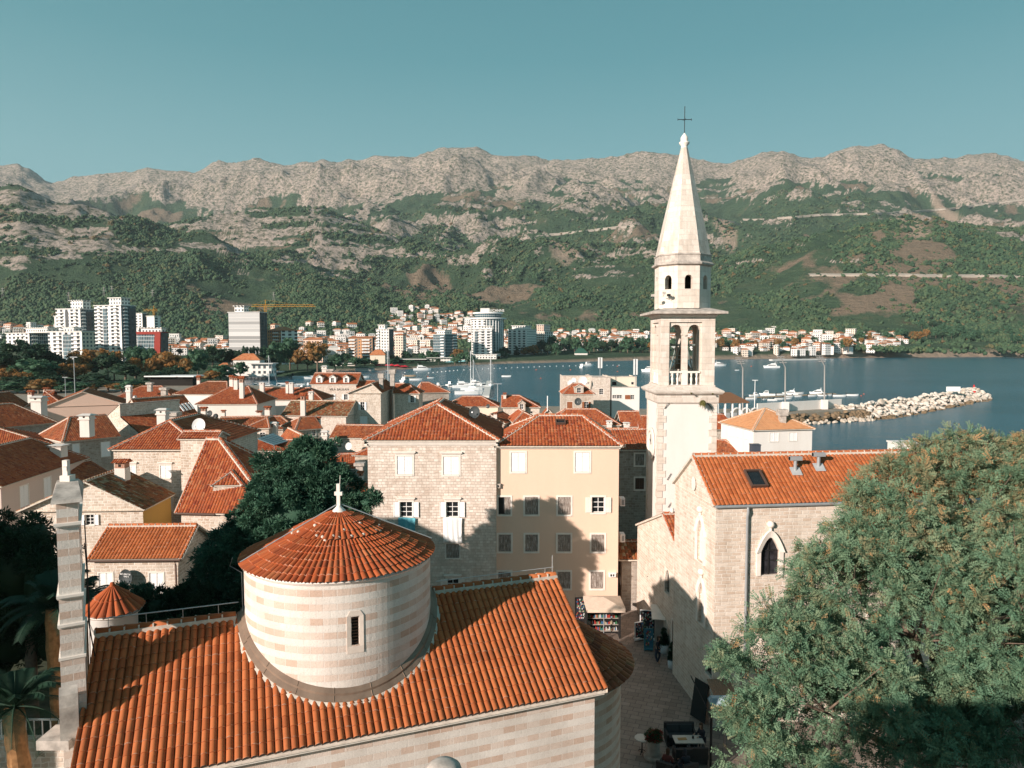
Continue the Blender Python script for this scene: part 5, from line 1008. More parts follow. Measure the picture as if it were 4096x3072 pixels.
HZ('tiny tiled roof touching the left edge of the ashlar house', (1408, 1822), (1480, 1824), 6.3, 4, 1.1, ('u', 2.4, 0, .5), STONE, T_RED, seg=5)
HZ('lower red roof beside the left foot of the ashlar house', (1330, 2010), (1480, 2005), 4.2, 7, 1.3, ('u', 2, 0, .5), STONE_R, T_RED, seg=5)
HZ('small orange roof tucked beside the ochre wall', (590, 2110), (722, 2104), 2.7, 5.5, 1.3, ('u', 0, 0, .5), STONE_R, T_OLD, seg=6)
HZ('dark shaded roof in the gap right of the mauve house', (330, 1935), (460, 1905), 5.0, 7, 1.7, ('u', 0, 0, .5), STONE_R, T_OLD, seg=5)
HZ('hip roof with two brick chimneys near the left park trees', (95, 1628), (262, 1623), 9, 9, 2.6, ('u', 4, 4, .5), STONE_G, T_RED, seg=4)
HZ('red hip roof left of the pinkish white-flecked roof', (456, 1592), (690, 1590), 8, 10, 2.3, ('u', 4, 4, .5), PLASTER_W, T_RED, seg=4)
h26 = House('dark brown roof with four slim white skylights', onz(591, 1687, 7), onz(800, 1665, 7), 9, 7, 3.7, ('u', 0, 0, .5), PINK, T_OLD, over=.15, seg=4)
for k in range(4):
    p, du, nn = on_slope(727+k*13, 1632-k*3, h26); o = empty('roof_window', p, 0, '%s of the four slim white skylights on the dark brown roof' % ('leftmost', 'second from left', 'third from left', 'rightmost')[k], 'skylight', 'slim white skylights'); q = MB(); up = nn.cross(du); up = up if up.z > 0 else -up; q.obox(du*-.2-up*.9, du*.35, up*1.8, nn*.12); q.build('pane', WHITE, o)
HZ('dark red roof with a white verge at the far left edge', (-60, 1650), (128, 1624), 9, 8, 2.6, ('u', 0, 0, .5), PLASTER, T_OLD, seg=4)
# middle and right
h28 = HZ('stone house with brown shutters and a central dormer before the flat roofed block', (2248, 1577), (2380, 1577), 10, 8, 1.9, ('u', 2.4, 2.4, .5), STONE, T_RED, [('f', (2268, 1607, 2290, 1634), 'shut', dict(mat=SHUT_B, fw=.08)), ('f', (2337, 1607, 2353, 1634), 'open', dict(mat=SHUT_B, fw=.08)), ('l', (2226, 1598, 2231, 1624), 'shut', dict(mat=SHUT_B, fw=.06))], seg=4)
dormer(h28, 2296, 2336, 1574, 1548, 'stone fronted dormer above the brown shutters', STONE)
HZ('wide red hip roof right behind the apricot house', (2190, 1702), (2487, 1702), 8, 8, 2.1, ('u', 3, 3.4, .5), STONE_G, T_RED, seg=5)
HZ('orange roof between two stone chimneys left of the tower', (2487, 1708), (2572, 1708), 7.5, 8, 2.0, ('u', 0, 0, .5), STONE_G, T_RED, seg=5)
HZ('shaded red roof touching the left side of the tower', (2558, 1712), (2660, 1712), 7.4, 7, 1.5, ('u', 0, 0, .5), STONE_G, T_RED, seg=5)
HZ('grey rubble house with two wooden shuttered windows in the alley', (2440, 1800), (2640, 1800), 11.0, 8, 1.35, ('u', 0, 0, .5), STONE_G, T_RED, [('f', (2541, 1816, 2576, 1861), 'shut', dict(mat=WOOD, fw=.14, boards=1, n=3)), ('f', (2541, 1912, 2576, 1957), 'shut', dict(mat=BROWNM, fw=.14, boards=1, n=3))], seg=6)
HZ('low shed roof deep in the alley beyond the apricot house', (2475, 2240), (2610, 2240), 4., 4, .9, ('u', 0, 0, .5), STONE_G, T_MOS, seg=6)
HZ('cream house with a red hip roof by the sea wall', (1782, 1627), (1997, 1627), 8, 8, 1.7, ('u', 3, 3.6, .5), CREAM, T_RED, seg=4)
h34 = HZ('stone house with a bright roof, dormer and corner chimney by the sea wall', (2006, 1630), (2164, 1630), 8.3, 8, 1.95, ('u', 0, 4, .5), STONE_R, T_RED, [('f', (2122, 1645, 2130, 1653), 'dark', dict(fw=.05))], seg=4)
dormer(h34, 2070, 2103, 1640, 1613, 'gabled dormer on the bright roof by the sea wall', STONE)
HZ('small brown roof with a pale frame between the two sea wall houses', (1920, 1690), (2022, 1694), 6.6, 6, 1.5, ('v', 0, 0, .4), STONE_G, T_OLD, seg=4)
HZ('little orange roofs below the dormer house by the sea wall', (2050, 1690), (2178, 1688), 7, 7, 1.6, ('v', 2, 0, .4), STONE_G, T_RED, seg=4)
HZ('tiny pointed roof with a white pole', (2172, 1657), (2214, 1657), 7.6, 3, 1., ('v', 0, 0, .5), STONE, T_OLD, seg=4)
q = MB(); b_0 = onY(2190, 1645, 123); q.tube([(0, 0, 0), (0, 0, 2.7)], .09, 6); o = empty('pole', b_0, 0, 'white pole above the tiny pointed roof', 'pole'); q.build('shaft', WHITE, o)
hF = HZ('bright white house with an orange hip roof standing alone before the breakwater', (3011, 1722), (3262, 1716), 9, 9.6, 2.35, ('u', 4.4, 4.4, .5), PLASTER_W, tiles('roof_tiles_apricot', [(.50, .22, .10), (.56, .26, .13), (.44, .18, .08)], dirt=(.30, .18, .10), dirt_amt=.4, pale=.2), [('l', (2916, 1706, 2935, 1744), 'shut', dict(fw=.05)), ('l', (2949, 1714, 2967, 1750), 'shut', dict(fw=.05)), ('l', (2980, 1722, 2997, 1757), 'shut', dict(fw=.05)), ('f', (3079, 1731, 3113, 1766), 'shut', dict(fw=.07)), ('f', (3156, 1731, 3187, 1763), 'shut', dict(fw=.07))], seg=4)
HZ('red roofed house at the right foot of the tower', (2850, 1720), (2950, 1716), 7, 8, 1.9, ('u', 0, 0, .5), STONE_R, T_RED, seg=4)
HZ('low brown roof between the tower and the bright white house', (2850, 1815), (2990, 1822), 5.2, 7, 1.5, ('u', 0, 3, .5), STONE_R, T_OLD, seg=5)
# flat roofed block
fb = empty('flat_roofed_block', onz(2252, 1560, 0), 0, 'flat roofed pale modern block with dishes and antennas above the sea', 'building', 'old town houses'); loc = fb.location.copy()
def fblock(x0, x1, yt, D0, dp, mt, wins=()):
    a = onY(x0, yt, D0); b = onY(x1, yt, D0); q = MB(); ops = []; O = Vector((a.x, D0, 0))
    for (wx0, wy0, wx1, wy1, kd) in wins: A = onY(wx0, wy0, D0); B = onY(wx1, wy1, D0); ops.append((dict(x=(A.x+B.x)/2-a.x, w=B.x-A.x, zs=B.z, zt=A.z), kd))
    OL = Vector((a.x, D0, 0))-loc; wall(q, OL, (1, 0, 0), b.x-a.x, 0, a.z, [o[0] for o in ops], .2, N=(0, -1, 0)); W_ = b.x-a.x
    wall(q, OL+Vector((W_, 0, 0)), (0, 1, 0), dp, 0, a.z, (), N=(1, 0, 0)); wall(q, OL+Vector((0, dp, 0)), (0, -1, 0), dp, 0, a.z, (), N=(-1, 0, 0)); q.face([OL+Vector((0, 0, a.z-.3)), OL+Vector((W_, 0, a.z-.3)), OL+Vector((W_, dp, a.z-.3)), OL+Vector((0, dp, a.z-.3))]); q.build('wall', mt, fb)
    q = MB(); q.obox(OL+Vector((-.1, -.1, a.z)), (W_+.2, 0, 0), (0, .3, 0), (0, 0, .12)); q.build('coping', TRIM_G, fb)
    for o_, kd in ops: make_window(fb, OL, Vector((1, 0, 0)), Vector((0, -1, 0)), o_, kd, dict(fw=.08, mat=SHUT_B if kd == 'shut' else SHUT_W))
fblock(2252, 2368, 1504, 160, 10, STONE_W, [(2342, 1528, 2358, 1538, 'glass')]); fblock(2369, 2442, 1509, 154, 14, STONE_W, [(2397, 1555, 2413, 1578, 'glass')]); fblock(2444, 2546, 1507, 160, 10, CREAM, [(2448, 1527, 2466, 1541, 'dark'), (2525, 1528, 2535, 1538, 'dark')]); fblock(2447, 2558, 1549, 154.2, 5.6, PLASTER_W, [(2450, 1580, 2466, 1594, 'glass'), (2468, 1580, 2488, 1594, 'glass'), (2500, 1580, 2521, 1597, 'shut'), (2523, 1580, 2537, 1597, 'glass')])
def antenna(px, yb, yt, Y, label):
    b = onY(px, yb, Y); h = onY(px, yt, Y).z-b.z; o = empty('mobile_antenna', b, 0, label, 'antenna', 'mobile phone antennas'); q = MB(); q.tube([(0, 0, -1), (0, 0, h)], .07, 6); q.build('mast', GREYM, o)
    for k, (dx, dy) in enumerate(((-.3, -.1), (.3, -.1), (0, .3))):
        q = MB(); q.box((dx-.17, dy-.09, h*.42), (dx+.17, dy+.09, h)); q.build('panel', DISH_W, o)
antenna(2400, 1503, 1430, 156, 'tall white antenna cluster on the middle of the flat roofed block'); antenna(2541, 1545, 1436, 158, 'twin white antenna cluster at the right end of the flat roofed block')
for (px, py, Y, r, mt, lb, fc) in ((2331, 1524, 153, .95, DISH_W, 'largest white dish before the flat roofed block', (-.2, -1, .2)), (2294, 1522, 153, .55, DISH_W, 'upper of the two small white dishes left of the largest dish', (-.2, -1, .2)), (2279, 1532, 152, .55, DISH_W, 'lower of the two small white dishes left of the largest dish', (-.2, -1, .2)), (2313, 1607, 139, .72, DISH_G, 'dark grey dish on the wall between the brown shutters', (-.3, -1, .2)),
    (798, 1703, 64.5, .64, DISH_W, 'big white dish standing on the roof of the narrow stair tower', (-.1, -1, .25)), (1396, 1785, 97, .5, DISH_W, 'small white dish on the wall below the flat-pitched red roof', (-.4, -1, .2)), (840, 1655, 124, .56, DISH_G, 'left of two grey dishes under the broad white walled house', (-.2, -1, .3)), (864, 1667, 122, .52, DISH_G, 'right of two grey dishes under the broad white walled house', (-.2, -1, .3)), (543, 1598, 128, .72, DISH_W, 'white dish beside the tall white chimney, upper left town', (-.5, -1, .2)), (2084, 1648, 128, .5, DISH_W, 'small white dish below the gabled dormer by the sea wall', (-.2, -1, .2)), (1953, 1625, 133, .4, DISH_G, 'small dark dish beside the cream house by the sea wall', (-.5, -1, .2))):
    dish(px, py, Y, r, mt, lb, fc)
CH = [(349, 1715, 89, 1654, 38, 'stone', 'white house-shaped chimney on the white striped hip roof'), (157, 1640, 105, 1583, 40, 'stone', 'broad grey house-shaped chimney at the left edge of the pink gable'), (125, 1608, 130, 1561, 17, 'brick', 'left brick chimney near the left park trees'), (188, 1580, 135, 1550, 18, 'brick', 'right brick chimney near the left park trees'),
  (653, 1700, 92, 1632, 34, 'stone', 'tall pale chimney with a pitched hood behind the large rubble house'), (693, 1686, 96, 1648, 34, 'block', 'squat square topped chimney just right of the tall pitched one'), (518, 1613, 127, 1540, 17, 'stone', 'tall slim white chimney beside the white dish'), (658, 1575, 140, 1550, 20, 'block', 'white louvred roof vent above the dark brown roof'), (600, 1548, 158, 1530, 16, 'block', 'little white chimney on the far red hip roof'),
  (235, 1800, 78, 1777, 44, 'stone', 'low white house-shaped chimney behind the mauve house ridge'), (796, 1556, 160, 1501, 12, 'brick', 'slim brick chimney on the white-flecked roof'), (927, 1548, 136, 1501, 14, 'brick', 'leftmost of three brick chimneys on the broad hip roof'), (945, 1545, 135, 1506, 15, 'brick', 'middle of three brick chimneys on the broad hip roof'), (968, 1573, 132, 1504, 16, 'brick', 'rightmost and tallest of three brick chimneys on the broad hip roof'),
  (817, 1672, 120, 1627, 19, 'brick', 'pale chimney with tile cap in front of the left white wall'), (895, 1668, 119, 1640, 13, 'brick', 'small dark brick chimney before the white wall'), (1037, 1665, 118, 1643, 18, 'brick', 'low brick chimney left of a taller one in the middle roofs'), (1072, 1665, 118, 1624, 20, 'brick', 'red brick chimney house on the middle roofs'), (1096, 1737, 107, 1687, 26, 'stone', 'bright white chimney beside the little two windowed house'), (1274, 1700, 112, 1666, 16, 'brick', 'brick chimney with a steep cap near the streaky roof'),
  (1213, 1650, 119, 1571, 18, 'plain', 'tall plain brick and plaster chimney on the streaky roof'), (1245, 1600, 138, 1565, 16, 'stone', 'white chimney at the right end of the long marina roof'), (1049, 1554, 148, 1528, 16, 'stone', 'left white chimney on the long marina roof'), (1149, 1554, 148, 1528, 10, 'brick', 'slim brick chimney on the long marina roof'), (1166, 1554, 147, 1529, 15, 'stone', 'white chimney right of the slim brick one on the marina roof'), (1299, 1500, 166, 1462, 18, 'stone', 'pointed stone chimney on the ridge of the lettered villa'), (1322, 1495, 166, 1476, 20, 'block', 'square stone chimney right of the pointed one on the villa'),
  (1300, 1783, 97, 1721, 22, 'stone', 'white chimney at the left end of the flat-pitched red roof'), (1525, 1540, 126, 1494, 15, 'block', 'left of two square topped chimneys on the tall gable house'), (1570, 1522, 130, 1478, 17, 'block', 'right and taller of two square topped chimneys on the tall gable house'), (1358, 1890, 82, 1852, 30, 'block', 'left square stone chimney between the dark tree and the ashlar house'), (1440, 1880, 80, 1850, 28, 'block', 'right square stone chimney against the ashlar house'), (1443, 1935, 76, 1885, 18, 'brick', 'red brick chimney low beside the ashlar house'),
  (2019, 1595, 134, 1572, 11, 'brick', 'corner chimney of the bright roof by the sea wall'), (2437, 1722, 105, 1681, 18, 'stone', 'white stone chimney below the wide red hip roof'), (2506, 1722, 103, 1688, 20, 'stone', 'stone chimney before the blue roofed shed'), (3128, 1702, 94, 1637, 24, 'block', 'stone chimney on the bright white house'), (1981, 1670, 120, 1650, 14, 'brick', 'tiny brick chimney between the two sea wall houses')]
for (px, yb, Y, yt, wpx, st_, lb) in CH: chim_px(px, yb, Y, yt, wpx, label=lb, style=st_ if st_ != 'plain' else 'brick', col=(PLASTER if st_ != 'block' else TRIM_G))
# solar panels
so_ = empty('solar_panel', onY(1093, 1765, 93.5), 0, 'tilted rack of blue grey solar water panels on a dark roof', 'solar panel'); lo = so_.location.copy(); cs = [onY(1030, 1757, 93)-lo, onY(1097, 1783, 91)-lo, onY(1158, 1766, 94)-lo, onY(1093, 1736, 96)-lo]; q = MB(); up = Vector((0, 0, .12)); q.hexa([c_1 for c_1 in cs]+[c_1+up for c_1 in cs]); q.build('panel', plain('solar_glass', (.10, .16, .18), .25, spec=.5), so_)
q = MB()
for c_1 in cs: q.tube([c_1, c_1-Vector((0, 0, 1.4))], .04, 4)
for k in range(1, 6): a = cs[0].lerp(cs[1], k/6)+up*1.1; b = cs[3].lerp(cs[2], k/6)+up*1.1; q.tube([a, b], .03, 4)
q.build('rack', GREYM, so_)
q = MB(); b_0 = onY(3609, 1808, 48); o = empty('roof_block', b_0, 0, 'square white masonry block behind the ridge of the orange church roof', 'chimney block'); q.box((-.7, -.6, -1), (.7, .6, .62)); q.box((-.76, -.66, .62), (.76, .66, .72)); q.build('block', PLASTER_W, o)
b_0 = onY(3020, 1800, 88); o = empty('water_tank', b_0, 0, 'dark box tank on a roof below the bright white house', 'tank'); q = MB(); q.box((-.55, -.5, -.5), (.55, .5, .65)); q.box((-.6, -.55, .65), (.6, .55, .75)); q.build('tank', plain('dark_tank', (.06, .07, .09), .5), o)
# ================================================================ foliage
def np_mesh(name, V, Fs, mat, parent=None, tone=None, smooth=False):
    me = bpy.data.meshes.new(name); V = np.asarray(V, np.float32); Fs = np.asarray(Fs, np.int32); k = Fs.shape[1]
    me.vertices.add(len(V)); me.vertices.foreach_set('co', V.ravel()); me.loops.add(Fs.size); me.loops.foreach_set('vertex_index', Fs.ravel()); me.polygons.add(len(Fs)); me.polygons.foreach_set('loop_start', np.arange(0, Fs.size, k, dtype=np.int32)); me.polygons.foreach_set('loop_total', np.full(len(Fs), k, dtype=np.int32)); me.update()
    if tone is not None: a = me.color_attributes.new('tone', 'FLOAT_COLOR', 'POINT'); a.data.foreach_set('color', np.repeat(np.stack([tone, tone, tone, np.ones_like(tone)], -1), 1, 0).astype(np.float32).ravel())
    me.materials.append(mat); o = bpy.data.objects.new(name, me); COL.objects.link(o)
    if parent is not None: o.parent = parent
    return o
def leaf_mat(name, stops, rough=.6, trans=.25):
    m, t, b = _nodes(name); g = G(t); at = g.n('Attribute', _attribute_name='tone').outputs['Fac']; oi = g.n('ObjectInfo').outputs['Random']; v = g.math('ADD', at, g.math('MULTIPLY', g.math('SUBTRACT', oi, .5), .25)); c = g.ramp(v, stops); g.l(c, b.inputs['Base Color']); b.inputs['Roughness'].default_value = rough; b.inputs['Specular IOR Level'].default_value = .2
    tr = g.n('BsdfTranslucent'); g.l(c, tr.inputs[0]); mx = g.n('MixShader'); mx.inputs[0].default_value = trans; g.l(b.outputs[0], mx.inputs[1]); g.l(tr.outputs[0], mx.inputs[2]); g.l(mx.outputs[0], t.nodes['Material Output'].inputs[0]); return m
def rot_frames(rs, dirs, droop):
    z = dirs/np.linalg.norm(dirs, axis=1)[:, None]; r = rs.normal(size=z.shape); x = np.cross(r, z); x /= np.linalg.norm(x, axis=1)[:, None]; y = np.cross(z, x); return x, y, z
def sprig_tpl(kind, rs):
    V = []; F_ = []
    def leaf(p, d, n, l, w):
        s = np.cross(d, n); s /= np.linalg.norm(s)+1e-9; i = len(V); V.extend([p, p+d*l*.5+s*w/2, p+d*l, p+d*l*.5-s*w/2]); F_.append((i, i+1, i+2, i+3))
    if kind == 'pinnate':
        for k in range(6):
            f = k/5; p = np.array((0, .02*k, f*.34)); 
            for sg in (-1, 1):
                d = np.array((sg*.75, -.1+.3*rs.uniform(), .35+.3*rs.uniform()-f*.25)); d /= np.linalg.norm(d); n = np.array((rs.normal()*.4, 1, rs.normal()*.3)); leaf(p, d, n, .12*rs.uniform(.8, 1.2), .052)
    elif kind == 'scale':
        for k in range(7):
            d = np.array((rs.normal()*.65, rs.normal()*.65, 1.)); d /= np.linalg.norm(d); p = d*.02*k; leaf(p, d, rs.normal(size=3), .20*rs.uniform(.6, 1.2), .055)
    else:
        for k in range(4): d = np.array((rs.normal(), rs.normal(), rs.normal()*.8+.2)); d /= np.linalg.norm(d); leaf(d*.1, d, rs.normal(size=3), rs.uniform(.6, 1.1), rs.uniform(.45, .8))
    return np.array(V), np.array(F_)
def crown(name, lobes, n_cl, per, cr, kind, mat, parent, seed=1, size=1., loc=(0, 0, 0), tonef=None, core=.62, hang=0., visible=None):
    """lobes: (centre, radii). Clusters sit on the lobe shells, sprigs on the clusters."""
    rs = np.random.RandomState(seed); C_ = []; Dn = []; tot = sum(r[0]*r[2] for _, r in lobes)
    for c, r in lobes:
        k = max(3, int(n_cl*r[0]*r[2]/tot)); d = rs.normal(size=(k, 3)); d /= np.linalg.norm(d, axis=1)[:, None]; d[:, 2] = np.where(d[:, 2] < -.55, -d[:, 2], d[:, 2]); rr = rs.uniform(.72 if kind != 'pinnate' else .5, 1.02, (k, 1)); C_.append(np.array(c)+d*np.array(r)*rr); Dn.append(d)
    C_ = np.concatenate(C_); Dn = np.concatenate(Dn); keep = np.ones(len(C_), bool)
    for c, r in lobes: keep &= (((C_-np.array(c))/np.array(r))**2).sum(1) > (.42 if kind != 'pinnate' else .2)
    C_, Dn = C_[keep], Dn[keep]; crs = cr*rs.uniform(.6, 1.35, len(C_)); ct = rs.uniform(0, 1, len(C_))
    n = len(C_)*per; d = rs.normal(size=(n, 3))+np.repeat(Dn, per, 0)*.7; d /= np.linalg.norm(d, axis=1)[:, None]; P0 = np.repeat(C_, per, 0)+d*np.repeat(crs, per)[:, None]*(rs.uniform(.25, 1.05, (n, 1)))*np.array((1, 1, .8))
    dd = d+rs.normal(size=d.shape)*.35; dd[:, 2] -= hang; x, y, z = rot_frames(rs, dd, 0); sc = size*rs.uniform(.7, 1.25, n); tone = np.clip(.55*np.repeat(ct, per)+.45*rs.uniform(0, 1, n), 0, 1)
    if tonef is not None: tone = np.clip(tonef(P0, tone, rs), 0, 1)
    Vs = []; Fs = []; T = []; off = 0
    for v_ in range(4):
        tv, tf = sprig_tpl(kind, rs); idx = np.arange(v_, n, 4); m_ = len(idx); W = (tv[None, :, 0, None]*x[idx][:, None, :]+tv[None, :, 1, None]*y[idx][:, None, :]+tv[None, :, 2, None]*z[idx][:, None, :])*sc[idx][:, None, None]+P0[idx][:, None, :]
        Vs.append(W.reshape(-1, 3)); Fs.append((tf[None]+(np.arange(m_)*len(tv))[:, None, None]+off).reshape(-1, 4)); T.append(np.repeat(tone[idx], len(tv))); off += m_*len(tv)
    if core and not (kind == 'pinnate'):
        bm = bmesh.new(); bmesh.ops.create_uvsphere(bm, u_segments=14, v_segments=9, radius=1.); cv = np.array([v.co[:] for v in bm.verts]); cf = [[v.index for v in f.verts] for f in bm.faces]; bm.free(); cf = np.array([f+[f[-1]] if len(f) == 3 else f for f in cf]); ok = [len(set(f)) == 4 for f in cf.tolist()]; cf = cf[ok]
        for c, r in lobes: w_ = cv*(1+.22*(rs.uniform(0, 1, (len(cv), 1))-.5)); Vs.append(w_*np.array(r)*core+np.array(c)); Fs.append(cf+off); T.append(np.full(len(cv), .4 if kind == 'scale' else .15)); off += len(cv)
    return np_mesh(name, np.concatenate(Vs)-np.array(loc), np.concatenate(Fs), mat, parent, np.concatenate(T))
BARK = plain('bark', (.16, .12, .09), .9, var=.35, scale=4, bump=.6)
L_ROB = leaf_mat('locust_leaves', [(0, (.070, .14, .085)), (.32, (.120, .225, .140)), (.60, (.19, .275, .165)), (.80, (.29, .25, .14)), (1, (.44, .27, .13))])
L_CYP = leaf_mat('cypress_leaves', [(0, (.028, .075, .048)), (.6, (.062, .145, .090)), (.88, (.10, .18, .105)), (1, (.22, .14, .07))], trans=.12)
L_DRK = leaf_mat('dark_leaves', [(0, (.012, .028, .014)), (1, (.035, .07, .035))], trans=.12)
def px_lobes(L): return [(tuple(onY(x, y, Y)), (r*Y/FOC, r*Y/FOC*.8, r2*Y/FOC)) for x, y, r, r2, Y in L]
LB = px_lobes([(3660, 2560, 560, 480, 26.5), (3300, 2850, 380, 360, 23.5), (3130, 2620, 230, 190, 24), (3900, 2100, 330, 330, 29), (3560, 2180, 270, 240, 27.5), (3420, 2330, 250, 200, 26), (4080, 2450, 420, 420, 25), (3650, 3050, 560, 380, 23.5), (4100, 2950, 380, 380, 22.5), (3640, 1960, 210, 140, 29), (3880, 1830, 150, 120, 30), (3720, 1840, 90, 70, 30), (4060, 1850, 150, 110, 30), (4300, 2000, 260, 220, 29), (4350, 2600, 420, 500, 25), (3480, 2010, 110, 70, 28.5), (3200, 2440, 110, 80, 25.5), (3000, 2980, 120, 200, 22.5), (2930, 2680, 90, 60, 23.5), (3380, 2140, 90, 70, 27.5)])
tb = Vector((17.5, 27.5, 0)); nt_ = empty('locust_tree', tb, 0, 'huge leafy tree with brown pods filling the lower right corner', 'tree')
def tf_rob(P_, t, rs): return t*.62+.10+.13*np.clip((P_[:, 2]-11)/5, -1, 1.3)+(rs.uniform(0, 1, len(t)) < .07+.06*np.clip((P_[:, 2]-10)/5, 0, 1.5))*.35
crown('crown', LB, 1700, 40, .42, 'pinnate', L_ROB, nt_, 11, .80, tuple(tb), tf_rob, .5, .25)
q = MB(); q.tube([(0, 0, 0), (-.1, 0, 2.5), (.1, .1, 5)], [.45, .36, .3], 12)
rl_ = random.Random(8)
for c, r in LB[:16]:
    e_ = Vector(c)-tb; q.tube([(.1, .1, 4.2), tuple(Vector((.1, .1, 4.2)).lerp(e_, .5)+Vector((0, 0, -.6))), tuple(e_)], [.22, .14, .05], 7)
    for k in range(5): v = Vector((rl_.uniform(-1, 1), rl_.uniform(-1, .3), rl_.uniform(.1, 1))).normalized(); q.tube([tuple(e_), tuple(e_+Vector((v.x*r[0], v.y*r[1], v.z*r[2]))*1.02)], [.05, .012], 5)
q.build('trunk', BARK, nt_)
LC = px_lobes([(1235, 1850, 95, 90, 39), (1130, 1920, 95, 80, 39), (1320, 1960, 120, 90, 39), (1050, 2050, 95, 80, 38.5), (1180, 2050, 230, 150, 39), (1390, 2060, 85, 55, 38.5), (965, 2200, 115, 100, 38), (1120, 2230, 250, 170, 38.5), (890, 2260, 90, 90, 37.5), (930, 2400, 110, 110, 37.5), (1000, 2500, 200, 140, 38), (1310, 2190, 130, 130, 39), (1330, 1800, 40, 30, 39), (1080, 1850, 50, 30, 39), (1470, 2010, 45, 28, 38.5), (900, 2190, 60, 50, 37.5), (870, 2340, 105, 105, 37.2), (905, 2450, 100, 80, 37)])
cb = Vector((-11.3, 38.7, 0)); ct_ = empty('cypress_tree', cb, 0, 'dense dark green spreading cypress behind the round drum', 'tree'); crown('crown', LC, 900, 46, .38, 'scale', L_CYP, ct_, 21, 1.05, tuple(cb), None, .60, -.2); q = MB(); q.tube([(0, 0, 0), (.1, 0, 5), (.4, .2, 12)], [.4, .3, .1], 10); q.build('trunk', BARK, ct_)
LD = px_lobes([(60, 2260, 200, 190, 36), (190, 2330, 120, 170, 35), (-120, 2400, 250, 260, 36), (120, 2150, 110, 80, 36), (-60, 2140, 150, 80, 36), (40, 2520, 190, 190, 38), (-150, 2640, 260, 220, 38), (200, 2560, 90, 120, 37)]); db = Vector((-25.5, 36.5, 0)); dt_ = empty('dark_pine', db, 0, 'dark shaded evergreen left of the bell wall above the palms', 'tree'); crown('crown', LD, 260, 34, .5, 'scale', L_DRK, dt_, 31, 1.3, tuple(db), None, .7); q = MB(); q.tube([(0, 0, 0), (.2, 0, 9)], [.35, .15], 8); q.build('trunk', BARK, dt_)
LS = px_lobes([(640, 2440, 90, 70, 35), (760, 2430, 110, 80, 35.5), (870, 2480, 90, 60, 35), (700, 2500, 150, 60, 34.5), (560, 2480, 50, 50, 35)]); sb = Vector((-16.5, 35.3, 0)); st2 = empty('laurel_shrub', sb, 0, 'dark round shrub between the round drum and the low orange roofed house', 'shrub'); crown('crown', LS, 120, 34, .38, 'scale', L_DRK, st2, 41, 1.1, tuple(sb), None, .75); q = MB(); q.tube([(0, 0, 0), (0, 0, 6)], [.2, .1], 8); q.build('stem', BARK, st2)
LS = px_lobes([(500, 2375, 35, 35, 36), (560, 2385, 38, 30, 36), (600, 2370, 20, 25, 36)]); sb = Vector((-19.3, 36.0, 0)); st2 = empty('climbing_shrub', sb, 0, 'small leafy shrub under the grey dish on the low house', 'shrub'); crown('crown', LS, 26, 30, .22, 'scale', L_CYP, st2, 51, .9, tuple(sb), None, .3); q = MB(); q.tube([(0, 0, 0), (0, 0, 7)], [.12, .05], 6); q.build('stem', BARK, st2)
L_PLM = leaf_mat('palm_leaves', [(0, (.02, .05, .03)), (1, (.05, .10, .06))], trans=.15)
PTR = plain('palm_trunk_fibre', (.30, .16, .07), .95, var=.4, scale=5, bump=.9)
def palm(base, top, nf, L, label, seed, group='date palms', r=.28, det=46, cat='palm tree', name='date_palm'):
    rs = random.Random(seed); o = empty(name, base, 0, label, cat, group); h = Vector(top)-Vector(base); q = MB(); n = 14
    q.tube([tuple(h*(k/n)+Vector((math.sin(k*.4)*.08, 0, 0))) for k in range(n+1)], [r*(1.1-.15*k/n)+(.035 if k % 2 else 0) for k in range(n+1)], 12, smooth=False); q.build('trunk', PTR, o)
    for f in range(nf):
        a = 6.283*f/nf*1.618*2+rs.uniform(-.2, .2); el = rs.uniform(.1, 1.25); q = MB(); l = L*rs.uniform(.8, 1.1); dr_ = Vector((math.cos(a), math.sin(a), 0)); pts = []
        for k in range(9): t = k/8; pts.append(h+dr_*(l*t*math.cos(el)*(1-.12*t*t))+Z*(l*(math.sin(el)*t-.62*t*t*(1.15-el*.35))))
        q.tube(pts, [.035*(1-k/9)+.006 for k in range(9)], 4, cap=False); sd_ = dr_.cross(Z)
        for k in range(det):
            t = .1+.9*k/det; i = min(7, int(t*8)); p = pts[i].lerp(pts[i+1], t*8-i); d = (pts[i+1]-pts[i]).normalized(); ll = l*.17*(1-abs(t-.45)*1.1)+.08
            for sg in (-1, 1): e_ = (sd_*sg*.8+d*.55-Z*.28).normalized()*ll; wv_ = d*.017*(L/2.6); q.face([p-wv_, p+wv_, p+e_*.6+wv_*.6, p+e_, p+e_*.6-wv_*.6])
        q.build('frond', L_PLM, o)
    return o
t1 = onY(215, 2430, 31); palm((t1.x, t1.y, 0), t1, 26, 3.1, 'tall shaded palm just left of the bell wall', 3); t1 = onY(60, 2830, 27); palm((t1.x+.3, t1.y, 0), t1, 26, 3.0, 'palm with a stout orange trunk in the lower left corner', 5, r=.36)
t1 = onY(330, 2400, 35); palm((t1.x, t1.y, 0), t1, 18, 2.6, 'palm mostly hidden behind the bell wall', 7)
# low wall and railing by the palms
q = MB(); a = onz(10, 2960, 3.2); gw = empty('garden_wall', (a.x, a.y, 0), 0, 'low pale garden wall with a white railing beside the palms', 'wall'); q.box((-1, 0, 0), (4.2, .4, 3.2)); q.build('wall', STONE_R, gw); q = MB()
for k in range(14): q.box((-.9+k*.36, .15, 3.2), (-.86+k*.36, .19, 4.0))
q.box((-1, .13, 4.0), (4.2, .21, 4.06)); q.build('railing', WHITE, gw)
